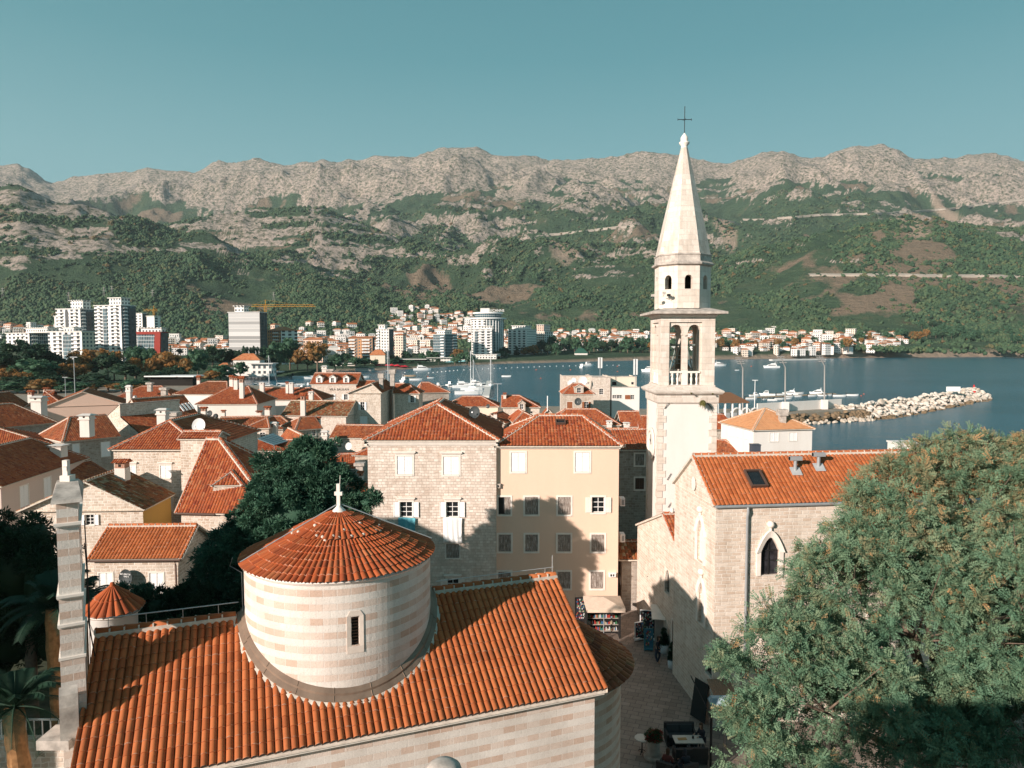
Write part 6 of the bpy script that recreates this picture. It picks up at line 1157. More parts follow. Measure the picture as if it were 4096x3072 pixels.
# ---------------------------------------------------------------- park and shore trees: one of each kind, then copies
L_GRN = leaf_mat('broad_leaves_green', [(0, (.040, .095, .058)), (.5, (.085, .18, .10)), (1, (.15, .25, .14))]); L_DGR = leaf_mat('broad_leaves_dark', [(0, (.022, .050, .030)), (.6, (.05, .10, .058)), (1, (.09, .145, .075))]); L_ORG = leaf_mat('autumn_leaves', [(0, (.15, .115, .05)), (.4, (.34, .19, .075)), (.75, (.55, .26, .075)), (1, (.24, .22, .10))]); L_PIN = leaf_mat('pine_needles', [(0, (.024, .065, .04)), (.6, (.05, .13, .078)), (1, (.08, .17, .10))])
def tree_proto(name, mat, kind, seed):
    rs = random.Random(seed); o = empty(name, (0, 0, -500)); L_ = []
    if kind == 'broad': L_ = [((rs.uniform(-2.6, 2.6), rs.uniform(-2.6, 2.6), rs.uniform(4.0, 8.8)), (rs.uniform(1.5, 2.4),)*3) for _ in range(9)]+[((0, 0, 6.6), (3., 3., 3.2))]
    elif kind == 'cypress': L_ = [((0, 0, 2.6), (1.0, 1.0, 2.2)), ((.1, 0, 5), (1.0, 1., 2.6)), ((0, 0, 7.6), (.7, .7, 2.3))]
    elif kind == 'pine': L_ = [((rs.uniform(-2.8, 2.8), rs.uniform(-2.8, 2.8), rs.uniform(7., 8.6)), (rs.uniform(1.6, 2.6), rs.uniform(1.6, 2.6), 1.2)) for _ in range(8)]
    elif kind == 'bush': L_ = [((rs.uniform(-1.8, 1.8), rs.uniform(-1.5, 1.5), rs.uniform(1.2, 3.2)), (1.6, 1.6, 1.4)) for _ in range(6)]
    elif kind == 'conifer': L_ = [((rs.uniform(-.4, .4), rs.uniform(-.4, .4), 2+k*1.5), (2.4-k*.36, 2.4-k*.36, 1.1)) for k in range(6)]
    crown('crown', L_, {'broad': 110, 'cypress': 60, 'pine': 90, 'bush': 60, 'conifer': 90}[kind], 14, .75 if kind != 'cypress' else .4, 'clump', mat, o, seed, .52 if kind != 'cypress' else .32, (0, 0, 0), None, .6)
    q = MB(); q.tube([(0, 0, -1), (0, 0, 3), (.2, .1, 6.5)], [.35, .28, .12], 7)
    if kind == 'pine':
        for k in range(4): a = k*1.6; q.tube([(0, 0, 4), (math.cos(a)*2, math.sin(a)*2, 7)], [.16, .07], 5)
    q.build('trunk', BARK, o); return o
PR = {'dark': tree_proto('broadleaf_tree', L_DGR, 'broad', 2), 'green': tree_proto('broadleaf_tree', L_GRN, 'broad', 5), 'orange': tree_proto('autumn_tree', L_ORG, 'broad', 9), 'cypress': tree_proto('slim_cypress', L_PIN, 'cypress', 12), 'pine': tree_proto('umbrella_pine', L_PIN, 'pine', 15), 'bush': tree_proto('shore_bush', L_GRN, 'bush', 18), 'conifer': tree_proto('conifer_tree', L_DGR, 'conifer', 21)}
KN = {'dark': 'dark broadleaf tree', 'green': 'green broadleaf tree', 'orange': 'orange brown autumn tree', 'cypress': 'slim cypress', 'pine': 'flat crowned pine', 'bush': 'round green bush', 'conifer': 'pointed dark conifer'}
H0 = {'dark': 10.5, 'green': 10.5, 'orange': 10.5, 'cypress': 9.8, 'pine': 9.6, 'bush': 4.4, 'conifer': 10.5}
def ordn(k): return '%d%s' % (k, 'th' if 10 <= k % 100 <= 20 else {1: 'st', 2: 'nd', 3: 'rd'}.get(k % 10, 'th'))
used = set(); TREES = []
def put_tree(kind, px, D, h, wf=1., z=None):
    g_ = gpt(px, D) if z is None else Vector(((px-CXP)/FOC*D, D, z)); TREES.append((kind, px, g_, h, wf))
rt = random.Random(77)
def belt(x0, x1, n, d0, d1, h0, h1, kinds, z=None):
    for k in range(n): put_tree(rt.choice(kinds), x0+(x1-x0)*(k+rt.uniform(.1, .9))/n, rt.uniform(d0, d1), rt.uniform(h0, h1), rt.uniform(.85, 1.15), z)
def tree_py(kind, px, ytop, D, wpx, z=0): h = 20.5-(ytop-1367)/FOC*D-z; put_tree(kind, px, D, h, max(.5, wpx*D/FOC/(8.2*h/H0[kind])) if kind in ('dark', 'green', 'orange') else 1., z)
# park behind the old town, left
for a in (('dark', -60, 1380, 330, 170), ('orange', 20, 1420, 345, 120), ('dark', 90, 1352, 340, 190), ('dark', 190, 1400, 350, 150), ('orange', 10, 1470, 315, 110), ('green', 140, 1440, 320, 150), ('dark', 250, 1450, 335, 120), ('orange', 340, 1392, 360, 170), ('orange', 300, 1450, 335, 120), ('dark', 430, 1405, 360, 110), ('orange', 455, 1400, 372, 80), ('dark', 500, 1450, 345, 140), ('green', 540, 1392, 400, 90), ('green', 600, 1398, 400, 80), ('orange', 660, 1402, 380, 130), ('orange', 545, 1428, 370, 70), ('orange', 595, 1430, 372, 50), ('orange', 735, 1430, 370, 60), ('green', 790, 1400, 400, 80), ('dark', 850, 1382, 440, 110), ('dark', 920, 1390, 450, 90), ('dark', 960, 1395, 450, 70), ('orange', 840, 1480, 350, 70), ('green', 880, 1462, 360, 90), ('dark', 700, 1460, 350, 90), ('dark', 620, 1480, 335, 110), ('dark', 200, 1500, 300, 130), ('dark', 380, 1490, 310, 130), ('dark', 60, 1500, 300, 130), ('orange', 90, 1485, 305, 90), ('green', 960, 1450, 400, 50), ('conifer', 1040, 1415, 460, 60), ('dark', 1085, 1420, 470, 70), ('green', 1110, 1372, 500, 90), ('green', 1160, 1358, 520, 90), ('orange', 1190, 1395, 500, 60), ('orange', 1270, 1362, 500, 110), ('dark', 1230, 1420, 505, 70), ('green', 1340, 1430, 530, 60), ('green', 1090, 1455, 470, 60)): tree_py(a[0], a[1], a[2], a[3], a[4])
for k in range(7): tree_py('cypress', 975+k*14, 1388+3*(k % 3), 470+k*3, 20)
for k in range(16): tree_py(rt.choice(['dark', 'green', 'dark', 'orange']), -120+k*46+rt.uniform(-10, 10), 1520+rt.uniform(-10, 14), 285+rt.uniform(-8, 8), 110)
# shore belt from the bay towards the right
for a in (('bush', 1380, 1450, 575, 50), ('green', 1420, 1430, 590, 50), ('green', 1460, 1436, 600, 60), ('bush', 1500, 1440, 610, 50), ('green', 1570, 1436, 630, 40), ('green', 1640, 1440, 650, 40), ('green', 1700, 1436, 690, 50), ('green', 1740, 1408, 740, 50), ('orange', 1835, 1395, 780, 50), ('green', 1680, 1445, 650, 50), ('orange', 1820, 1410, 760, 40), ('conifer', 1985, 1372, 860, 40), ('dark', 2015, 1385, 850, 50), ('green', 2000, 1405, 840, 60), ('conifer', 2066, 1385, 900, 26), ('orange', 2100, 1385, 900, 50), ('orange', 2135, 1378, 905, 50), ('dark', 2165, 1358, 910, 50), ('dark', 2190, 1370, 905, 50), ('green', 2225, 1375, 900, 40)): tree_py(a[0], a[1], a[2], a[3], a[4], 0)
belt(2205, 2640, 22, 930, 1010, 12, 22, ['dark', 'green', 'orange', 'conifer', 'cypress', 'green'])
for a in (('pine', 2480, 1388, 960, 60), ('pine', 2530, 1392, 950, 60), ('pine', 2570, 1390, 955, 60)): tree_py(*a)
belt(2850, 3400, 30, 1000, 1090, 10, 20, ['green', 'dark', 'green', 'conifer', 'cypress', 'orange', 'green']); belt(3400, 4150, 46, 1120, 1260, 10, 20, ['green', 'green', 'dark', 'cypress', 'green', 'conifer', 'orange'])
belt(1330, 1880, 24, 640, 840, 5, 11, ['green', 'dark', 'green', 'bush']); belt(2860, 3500, 26, 1110, 1260, 7, 12, ['green', 'dark', 'cypress', 'orange']); belt(3640, 4150, 22, 1300, 1500, 9, 16, ['green', 'dark', 'green']); belt(2010, 2640, 18, 1050, 1280, 8, 13, ['green', 'dark', 'cypress'])
belt(1560, 1900, 16, 900, 1250, 7, 12, ['green', 'dark', 'cypress', 'green']); belt(120, 1100, 22, 640, 900, 8, 14, ['green', 'dark', 'green', 'cypress'])
ZONE = [(-999, 900, 0, 460, 'in the park behind the old town roofs'), (900, 1350, 0, 560, 'on the marina shore left of the villa'), (-999, 1100, 460, 9999, 'among the blocks of the left town'), (1300, 1900, 0, 9999, 'by the beach below the middle town'), (1900, 2650, 0, 1020, 'on the shore left of the tower'), (1900, 2650, 1020, 9999, 'among houses left of the tower'), (2650, 3450, 0, 1100, 'on the far shore between tower and breakwater'), (2650, 3550, 1100, 9999, 'among the far houses right of the tower'), (3400, 9999, 0, 9999, 'on the far shore above the breakwater')]
cnt = {}; TREES.sort(key=lambda t: t[1])
for kind, px, g_, h, wf in TREES:
    zn = next((z_[4] for z_ in ZONE if z_[0] <= px < z_[1] and z_[2] <= g_.y < z_[3]), 'on the shore'); cnt[(kind, zn)] = cnt.get((kind, zn), 0)+1
    src = PR[kind]; o = src if kind not in used else copy_tree(src); used.add(kind); s_ = h/H0[kind]; o.location = g_; o.scale = (s_*wf, s_*wf, s_); o.rotation_euler.z = rt.uniform(0, 6.28)
    o.name = src.name.split('.')[0]; tag(o, '%s %s from the left %s' % (ordn(cnt[(kind, zn)]), KN[kind], zn), 'tree', 'trees '+zn)
# ================================================================ the modern town across the bay
def facade(name, wallc, fl=3.1, bay=3.2, wx=(.28, .78), wz=(.28, .82), glass=(.07, .085, .095), rough=.8, band=None):
    if name in MATS: return MATS[name]
    m, t, b = _nodes(name); g = G(t); uv = g.n('TexCoord').outputs['UV']; sp = g.n('SeparateXYZ', Vector=uv); fu = g.math('FRACT', g.math('DIVIDE', sp.outputs[0], bay)); fv = g.math('FRACT', g.math('DIVIDE', sp.outputs[1], fl))
    a = g.math('MULTIPLY', g.math('MULTIPLY', g.math('GREATER_THAN', fu, wx[0]), g.math('LESS_THAN', fu, wx[1])), g.math('MULTIPLY', g.math('GREATER_THAN', fv, wz[0]), g.math('LESS_THAN', fv, wz[1])))
    up = g.math('LESS_THAN', g.math('ABSOLUTE', g.n('SeparateXYZ', Vector=g.n('NewGeometry').outputs['Normal']).outputs[2]), .5); a = g.math('MULTIPLY', a, up)
    cell = g.n('Combine' 'XYZ', X=g.math('FLOOR', g.math('DIVIDE', sp.outputs[0], bay)), Y=g.math('FLOOR', g.math('DIVIDE', sp.outputs[1], fl))).outputs[0]; rn = g.n('TexWhiteNoise', _noise_dimensions='3D', Vector=cell).outputs[0]
    gl = g.mix(rn, tuple(x*.5 for x in glass), tuple(x*1.9 for x in glass)); wc = wallc if band is None else g.mix(g.math('LESS_THAN', fv, .12), wallc, band)
    c = g.mix(a, wc, gl); g.l(c, b.inputs['Base Color']); b.inputs['Roughness'].default_value = rough; MATS[name] = m; return m
W1 = (.80, .76, .71); F_W = facade('facade_white', W1); F_C = facade('facade_cream', (.72, .60, .49)); F_O = facade('facade_orange', (.55, .28, .13)); F_P = facade('facade_pink', (.68, .48, .38)); F_B = facade('facade_brown', (.36, .22, .14), 3, 4); F_G = facade('facade_glass', (.50, .52, .52), 3.1, 1.6, (.1, .95), (.08, .95), (.03, .07, .085)); F_BL = facade('facade_balconies', (.80, .77, .73), 3.1, 6.5, (.12, .62), (.35, .95), (.05, .055, .06)); F_S = facade('scaffold_net', (.60, .58, .56), 3.2, 60, (.0, 1.), (.10, .93), (.33, .325, .32)); F_R = facade('facade_red', (.42, .07, .035), 3.2, 3.4, (.2, .8), (.2, .85)); F_D = facade('facade_dark', (.10, .10, .10), 3.1, 3.3)
CONC = plain('pale_concrete', (.66, .63, .59), .9, var=.1, scale=.2); REDP = plain('red_panel', (.27, .03, .018), .7, var=.1, scale=.2)
def cbuild(label, xl, xc, xr, yt, D, mf, mr=None, roof=None, name='apartment_block', cat='apartment block', group='blocks of the modern town', rot=.42, pent=None, balc=(), strip=(), slab=True, minr=6, zg=None):
    c = onY(xc, 1367, D); c.z = 0; rz = rot; dl = Vector((-math.cos(rz), math.sin(rz), 0)); dr = Vector((math.sin(rz), math.cos(rz), 0))
    def ext(d, px):
        k = (px-CXP)/FOC; den = d.x-k*d.y; t = (k*c.y-c.x)/den if abs(den) > 1e-6 else 10; return t if 0 < t < 120 else minr
    Ll = ext(dl, xl); Lr = ext(dr, xr) if xr > xc+1 else 14; g_ = gpt(xc, D).z if zg is None else zg; zt = onY(xc, yt, D).z; o = empty(name, (c.x, c.y, g_), 0, label, cat, group); H_ = zt-g_
    P = lambda u, v, z: dl*u+dr*v+Z*z; nf = Vector((-math.sin(rz), -math.cos(rz), 0)); nr = Vector((math.cos(rz), -math.sin(rz), 0)); q = MB(); q.face([P(Ll, 0, -3), P(0, 0, -3), P(0, 0, H_), P(Ll, 0, H_)]); q.face([P(0, Lr, -3), P(Ll, Lr, -3), P(Ll, Lr, H_), P(0, Lr, H_)]); q.face([P(Ll, Lr, -3), P(Ll, 0, -3), P(Ll, 0, H_), P(Ll, Lr, H_)]); q.build('wall', mf, o)
    q = MB(); q.face([P(0, 0, -3), P(0, Lr, -3), P(0, Lr, H_), P(0, 0, H_)]); q.build('side_wall', mr or mf, o)
    q = MB()
    if roof is None or roof == 'flat': q.obox(P(Ll+.6, -.6, H_), -dl*(Ll+1.2), dr*(Lr+1.2), Z*.7); q.build('roof_slab', CONC if slab is True else slab, o)
    else:
        e = 1.; a, b_, c_, d_ = P(Ll+e, -e, H_), P(-e, -e, H_), P(-e, Lr+e, H_), P(Ll+e, Lr+e, H_); i = min(Ll, Lr)*.45; r1_, r2_ = (P(Ll-i, Lr/2, H_+i*.5), P(i, Lr/2, H_+i*.5)) if Ll > Lr else (P(Ll/2, i, H_+i*.5), P(Ll/2, Lr-i, H_+i*.5))
        if Ll > Lr: q.face([a, b_, r2_, r1_]); q.face([c_, d_, r1_, r2_]); q.face([b_, c_, r2_]); q.face([d_, a, r1_])
        else: q.face([a, b_, r1_]); q.face([b_, c_, r2_, r1_]); q.face([c_, d_, r2_]); q.face([d_, a, r1_, r2_])
        q.build('roof', roof, o)
    for (u0, u1, hh) in (pent or ()): q = MB(); q.obox(P(Ll*u1, Lr*.2, H_+.7), -dl*Ll*(u1-u0), dr*Lr*.6, Z*hh); q.obox(P(Ll*u1+1, Lr*.2-1, H_+.7+hh), -dl*(Ll*(u1-u0)+2), dr*(Lr*.6+2), Z*.6); q.build('penthouse', F_W, o)
    for (side, u0, u1) in balc:
        z = 3.1; N_ = nf if side == 'f' else nr; d = dl if side == 'f' else dr; L_ = Ll if side == 'f' else Lr
        while z < H_-1.5: q = MB(); q.obox(d*(L_*u0)+Z*z+N_*.02, d*(L_*(u1-u0)), N_*1.6, Z*.22); q.obox(d*(L_*u0)+Z*(z+.22)+N_*1.5, d*(L_*(u1-u0)), N_*.1, Z*.85); q.build('balcony', WHITE, o); z += 3.1
    for (side, u0, u1, m_) in strip: N_ = nf if side == 'f' else nr; d = dl if side == 'f' else dr; L_ = Ll if side == 'f' else Lr; q = MB(); q.obox(d*(L_*u0)+Z*1+N_*.015, d*(L_*(u1-u0)), N_*.25, Z*(H_-3)); q.build('glass_strip', m_, o)
    return o, (P, Ll, Lr, H_, nf, nr, dl, dr)
STR = [('f', .60, .72, F_G)]; B2 = (('f', .80, .95), ('f', .22, .45), ('r', .1, .38))
cbuild('tallest white residential tower with balcony stacks and a dark glass strip, left', 385, 488, 550, 1222, 620, F_BL, F_G, pent=[(.1, .55, 6)], balc=(('f', .80, .95), ('f', .15, .38), ('r', .1, .35)), strip=[('f', .52, .68, F_G), ('r', .5, .95, F_D)], rot=.35)
cbuild('second white tower with a penthouse slab, left of the tallest one', 232, 325, 382, 1236, 640, F_BL, F_G, pent=[(.0, .5, 7)], balc=(('f', .70, .95), ('f', .15, .42), ('r', .05, .3)), strip=[('f', .48, .62, F_D), ('r', .45, .95, F_D)], rot=.35)
cbuild('lower white balcony block in front of the second tower', 196, 328, 384, 1327, 560, F_BL, F_C, pent=[(.3, .6, 2.5)], balc=(('f', .62, .85), ('f', .08, .26)), strip=[('f', .30, .55, F_G)], rot=.35)
cbuild('long low white block at the far left behind the park trees', 28, 118, 196, 1334, 590, F_BL, F_G, pent=[(-.6, .3, 3.6)], balc=(('f', .2, .7), ('r', .1, .4)), rot=.5)
cbuild('thin white slab just left of the second tower', 224, 232, 236, 1266, 655, PLASTER_W, rot=.35)
o_, (P, Ll, Lr, H_, nf, nr, dl, dr) = cbuild('glass block with a slanted red frame right of the tallest tower', 552, 640, 676, 1330, 600, F_G, F_D, pent=[(.0, .9, 3)], rot=.2, slab=REDP)
q = MB(); q.hexa([P(Ll*.28, -1.2, 0), P(.0, -1.2, 0), P(0, .1, 0), P(Ll*.28, .1, 0), P(Ll*.18, -1.2, H_), P(-1.5, -1.2, H_), P(-1.5, .1, H_), P(Ll*.18, .1, H_)]); q.build('red_frame', REDP, o_); q = MB(); q.obox(P(Ll, -.9, H_-1.6), -dl*Ll, nf*-.9, Z*1.6); q.build('red_beam', REDP, o_)
cbuild('white block with terraces above the slanted red frame', 551, 600, 640, 1312, 660, F_BL, F_W, balc=(('f', .05, .95),), rot=.3)
cbuild('left of two distant white high blocks behind the tallest tower', 548, 572, 592, 1254, 820, F_BL, F_D, rot=.5); cbuild('right of two distant white high blocks behind the tallest tower', 592, 620, 648, 1265, 800, PLASTER_W, F_BL, rot=.5)
o_, (P, Ll, Lr, H_, nf, nr, dl, dr) = cbuild('grey tower wrapped in scaffold netting', 918, 1040, 1072, 1250, 620, F_S, F_D, rot=.18, pent=[(.55, .85, 5)], slab=plain('bare_concrete', (.6, .58, .56), .9))
q = MB()
for k in range(15): z = 3+k*H_/16; q.tube([P(-.4, -.5, z), P(-.4, Lr*.6, z)], .12, 4)
for k in range(4): q.tube([P(-.4, Lr*.6*k/3, 0), P(-.4, Lr*.6*k/3, H_)], .12, 4)
q.build('scaffold', plain('scaffold_steel', (.25, .22, .2), .7), o_)
cbuild('orange and white block with a red hip roof right of the netted tower', 1072, 1125, 1192, 1322, 640, F_O, F_BL, T_FAR, balc=(('f', .1, .5), ('r', .55, .95)), rot=.7); cbuild('second orange roofed block behind the orange and white one', 1085, 1100, 1120, 1298, 760, F_P, F_W, T_FAR, rot=.5)
cbuild('pink house with a brown hip roof and dormers', 1215, 1290, 1312, 1358, 700, F_P, F_C, T_FAR, rot=.3)
cbuild('brown banded block with an orange pitched roof', 1396, 1490, 1500, 1350, 720, F_B, F_D, T_FAR, balc=(('f', .72, .98), ('f', .1, .42)), strip=[('f', .46, .58, F_O)], rot=.25)
cbuild('tall narrow white block with black side panels', 1507, 1556, 1575, 1318, 760, F_W, F_D, balc=(('f', .75, .98),), pent=[(.4, .9, 4)], rot=.3)
cbuild('grey block with a red pyramid roof right of the black panelled block', 1578, 1612, 1625, 1340, 840, F_C, F_W, T_FAR, rot=.3)
cbuild('grey glass hotel block with white corner piers', 1733, 1780, 1828, 1338, 770, F_G, F_G, balc=(('f', .02, .3), ('r', .6, .95)), pent=[(.2, .9, 4)], rot=.75)
cbuild('white balcony block right of the round tower hotel', 2032, 2108, 2146, 1318, 900, F_BL, F_W, pent=[(.2, .9, 4)], balc=(('f', .05, .45), ('f', .6, .9)), rot=.4)
cbuild('pale pink block behind the right white balcony block', 2146, 2175, 2200, 1300, 1000, F_P, F_W, rot=.4); cbuild('grey curved-looking block between the balcony block and the trees', 2140, 2178, 2212, 1328, 950, F_C, F_BL, rot=.5, balc=(('f', .1, .9),))
cbuild('white block with thin floors left of the tower shaft', 2560, 2590, 2620, 1340, 1040, F_BL, F_W, rot=.3); cbuild('stack of white balconies at the right edge of the tower', 2845, 2858, 2869, 1338, 1040, F_BL, F_W, balc=(('f', .05, .95),), rot=.3)
cbuild('red and white striped small hotel on the far slope', 3126, 3150, 3162, 1320, 1290, facade('facade_salmon', (.62, .30, .2), 3.1, 3.2), F_W, rot=.3); cbuild('white many balconied house high on the far slope', 3078, 3105, 3118, 1306, 1360, F_BL, F_W, balc=(('f', .05, .9),), rot=.3)
cbuild('long peach block in the far town right of the tower', 3130, 3180, 3200, 1350, 1200, F_P, F_C, rot=.3)
cbuild('white hall beside a dark gap on the far right shore', 3755, 3785, 3800, 1382, 1180, PLASTER_W, F_W, rot=.3); cbuild('white block with balconies on the far right shore', 3800, 3826, 3834, 1375, 1190, F_BL, F_W, rot=.3, balc=(('f', .05, .9),))
# round tower hotel
D_ = 860; hc = onY(1952, 1367, D_); rt_ = empty('round_tower_hotel', (hc.x, hc.y, -1), 0, 'round white and blue glass tower hotel with letters on its roof', 'hotel', 'blocks of the modern town'); Rr = 64*D_/FOC; Hh_ = onY(1952, 1278, D_).z+1
q = MB(); q.rings((0, 0), [(Rr, 0), (Rr, Hh_)], 48, uvscale=1, smooth=False); q.build('glass_drum', F_G, rt_)
q = MB(); a = -math.pi*.98
q.rings((0, 0), [(Rr+.7, 0), (Rr+.7, Hh_)], 16, a0=-math.pi, a1=-math.pi*.54, cap=False, uvscale=1, smooth=False); q.build('white_bay', F_BL, rt_)
for k in range(7): t = -math.pi*.52+k*.19; q = MB(); q.obox((math.cos(t)*Rr, math.sin(t)*Rr, 0), (math.cos(t)*.9, math.sin(t)*.9, 0), (-math.sin(t)*.9, math.cos(t)*.9, 0), (0, 0, Hh_)); q.build('fin', WHITE, rt_)
q = MB(); q.rings((0, 0), [(Rr+1, Hh_), (Rr+3.0, Hh_+.2), (Rr+3.0, Hh_+1.6), (Rr+1, Hh_+1.8)], 48); q.rings((0, 0), [(Rr-3.5, Hh_+1.8), (Rr-3.5, Hh_+6.5)], 40, m=1); q.rings((0, 0), [(Rr-1.5, Hh_+6.5), (Rr-1.0, Hh_+6.9), (Rr-1.0, Hh_+8.2), (Rr-2, Hh_+8.3)], 40); q.build('crown_rings', [WHITE, F_G], rt_)
q = MB(); q.box((-9, -4, Hh_+8.3), (2, 6, Hh_+13.5)); q.build('plant_room', CONC, rt_); text('TRE |||CANNE', (7, -10, Hh_+10.3), 4.2, WHITE, (R(90), 0, 0), rt_, ext=.2)
cbuild('white balcony wing standing before the round tower hotel', 1893, 1968, 1974, 1318, 815, F_BL, F_G, balc=(('f', .05, .3), ('f', .45, .72)), strip=[('f', .76, .92, F_G)], pent=[(0, .6, 3)], rot=.08); cbuild('low white entrance hall with a sloping canopy below the round tower', 1890, 1985, 2020, 1420, 790, F_W, F_W, rot=.1)
# crane
YEL = plain('crane_yellow', (.62, .30, .04), .6, var=.1)
def crane(px, yb, yt, D, x0, x1, label):
    b = onY(px, yb, D); h = onY(px, yt, D).z-b.z; o = empty('tower_crane', b, 0, label, 'crane', 'tower cranes'); q = MB(); w_ = .9
    for sx_, sy_ in ((-w_, -w_), (w_, -w_), (w_, w_), (-w_, w_)): q.tube([(sx_, sy_, -20), (sx_, sy_, h)], .16, 4)
    z = -18; k = 0
    while z < h-2: q.tube([(-w_ if k % 2 else w_, -w_, z), (w_ if k % 2 else -w_, -w_, z+2)], .1, 3); z += 2; k += 1
    q.tube([(0, 0, h), (0, 0, h+5)], .3, 4); q.build('mast', YEL, o); q = MB(); a = (x0-px)*D/FOC; e = (x1-px)*D/FOC; zj = h-1
    q.tube([(a, 0, zj), (e, 0, zj)], .18, 4); q.tube([(a*.9, 0, zj+1.8), (e*.95, 0, zj+1.8)], .14, 4); x = a; k = 0
    while x < e-2: q.tube([(x, 0, zj if k % 2 else zj+1.8), (x+2, 0, zj+1.8 if k % 2 else zj)], .08, 3); x += 2; k += 1
    q.tube([(0, 0, h+5), (e*.6, 0, zj+1.8)], .06, 3); q.tube([(0, 0, h+5), (a*.8, 0, zj+1.8)], .06, 3); q.build('jib', YEL, o)
crane(1063, 1270, 1222, 640, 1005, 1262, 'yellow tower crane with a long jib beside the netted tower'); crane(617, 1290, 1240, 830, 575, 632, 'small yellow crane right of the tallest white tower')
# ---------------------------------------------------------------- small houses: six kinds, then copies
def hproto(name, w_, d, h, mw, kind, seed):
    o = empty(name, (0, 0, -500)); q = MB(); q.box((-w_/2, -d/2, -6), (w_/2, d/2, h)); q.build('wall', mw, o)
    q = MB(); e = .7
    if kind == 'hip': i = min(w_, d)*.42; A, B = ((-w_/2+i, 0, h+i*.5), (w_/2-i, 0, h+i*.5)) if w_ >= d else ((0, -d/2+i, h+i*.5), (0, d/2-i, h+i*.5)); a, b, c, f = (-w_/2-e, -d/2-e, h), (w_/2+e, -d/2-e, h), (w_/2+e, d/2+e, h), (-w_/2-e, d/2+e, h); q.face([a, b, B, A]); q.face([c, f, A, B]); q.face([b, c, B]); q.face([f, a, A]); q.face([f, c, b, a]); q.build('roof', T_FAR, o)
    elif kind == 'gable': r = d*.22; q.face([(-w_/2-e, -d/2-e, h), (w_/2+e, -d/2-e, h), (w_/2+e, 0, h+r), (-w_/2-e, 0, h+r)]); q.face([(w_/2+e, d/2+e, h), (-w_/2-e, d/2+e, h), (-w_/2-e, 0, h+r), (w_/2+e, 0, h+r)]); q.face([(-w_/2, -d/2, h), (-w_/2, 0, h+r-.3), (-w_/2, d/2, h)], m=1); q.face([(w_/2, -d/2, h), (w_/2, d/2, h), (w_/2, 0, h+r-.3)], m=1); q.build('roof', [T_FAR, PLASTER_W], o)
    elif kind == 'front': r = w_*.2; q.face([(-w_/2-e, d/2+e, h), (-w_/2-e, -d/2-e, h), (0, -d/2-e, h+r), (0, d/2+e, h+r)]); q.face([(w_/2+e, -d/2-e, h), (w_/2+e, d/2+e, h), (0, d/2+e, h+r), (0, -d/2-e, h+r)]); q.face([(-w_/2, -d/2, h), (w_/2, -d/2, h), (0, -d/2, h+r-.3)], m=1); q.build('roof', [T_FAR, PLASTER_W], o)
    else: q.box((-w_/2-.4, -d/2-.4, h), (w_/2+.4, d/2+.4, h+.5)); q.build('roof', CONC, o)
    q = MB(); z = 3.
    while z < h-1: q.box((-w_*.46, -d/2-1.3, z), (w_*.1 if seed % 2 else w_*.46, -d/2-.01, z+.9)); z += 3
    if z > 3: q.build('balcony', WHITE, o)
    return o
PW = facade('house_white', (.82, .78, .74), 3., 3.); PC = facade('house_cream', (.76, .64, .53), 3., 3.); PP = facade('house_pink', (.70, .47, .36), 3., 3.)
HP = [('white', 'hip', hproto('town_house', 13, 10, 7, PW, 'hip', 1)), ('cream', 'hip', hproto('town_house', 11, 10, 9.5, PC, 'hip', 2)), ('white', 'gable', hproto('town_house', 14, 10, 6.5, PW, 'gable', 3)), ('white', 'front gabled', hproto('town_house', 10, 12, 9, PW, 'front', 4)), ('cream', 'flat', hproto('town_block', 15, 11, 12, PC, 'flat', 5)), ('pink', 'hip', hproto('town_house', 12, 11, 10, PP, 'hip', 6)), ('white', 'flat', hproto('town_block', 13, 10, 13, PW, 'flat', 7)), ('orange roofed white', 'low', hproto('town_house', 18, 11, 4.5, PW, 'hip', 8))]
rh = random.Random(19); HS = []; taken = []
def cluster(x0, x1, y0, y1, n, place, dmin=None, sc=(.8, 1.2), kinds=None):
    k = 0; tries = 0
    while k < n and tries < n*25:
        tries += 1; px = rh.uniform(x0, x1); py = rh.uniform(y0, y1); p = drop(px, py, dmin)
        if p is None: continue
        if any((p.x-t.x)**2+(p.y-t.y)**2 < 15**2 for t in taken): continue
        taken.append(p); HS.append((px, py, p, place, rh.choice(kinds) if kinds else rh.randrange(8), rh.uniform(*sc))); k += 1
cluster(-20, 235, 1322, 1352, 15, 'on the far left slope'); cluster(650, 915, 1372, 1415, 24, 'between red framed block and netted tower'); cluster(1075, 1400, 1352, 1395, 26, 'right of the netted tower'); cluster(1200, 1740, 1362, 1412, 50, 'in the middle town')
cluster(1190, 1420, 1310, 1350, 8, 'above the pink dormered house', dmin=1100); cluster(1560, 1890, 1262, 1368, 68, 'on the hillside left of the round tower hotel', dmin=1000); cluster(1650, 1760, 1240, 1290, 10, 'on top of the hillside quarter', dmin=1200)
cluster(2010, 2640, 1336, 1385, 46, 'between round hotel and bell tower'); cluster(2860, 3420, 1342, 1402, 54, 'on the far shore right of the bell tower'); cluster(3420, 3650, 1352, 1402, 18, 'at the right end of the far town')
cluster(285, 590, 1120, 1140, 7, 'high on the left slope', dmin=1200, sc=(.8, 1.1)); cluster(745, 865, 1150, 1170, 5, 'above the scaffolded tower slope', dmin=1200); cluster(1890, 2240, 980, 1100, 14, 'high on the mountain over the round tower hotel', dmin=2000, sc=(1.1, 1.5)); cluster(1880, 2010, 1205, 1230, 6, 'just above the round tower hotel', dmin=1250)
cluster(2030, 2200, 1065, 1100, 5, 'in the hamlet left of the spire', dmin=2000, sc=(1.1, 1.5))
HS = HS[:298] if len(HS) > 298 else HS
fill = MB(); FM = [PLASTER_W, T_FAR, PW, PC, CONC]; nf_ = 0
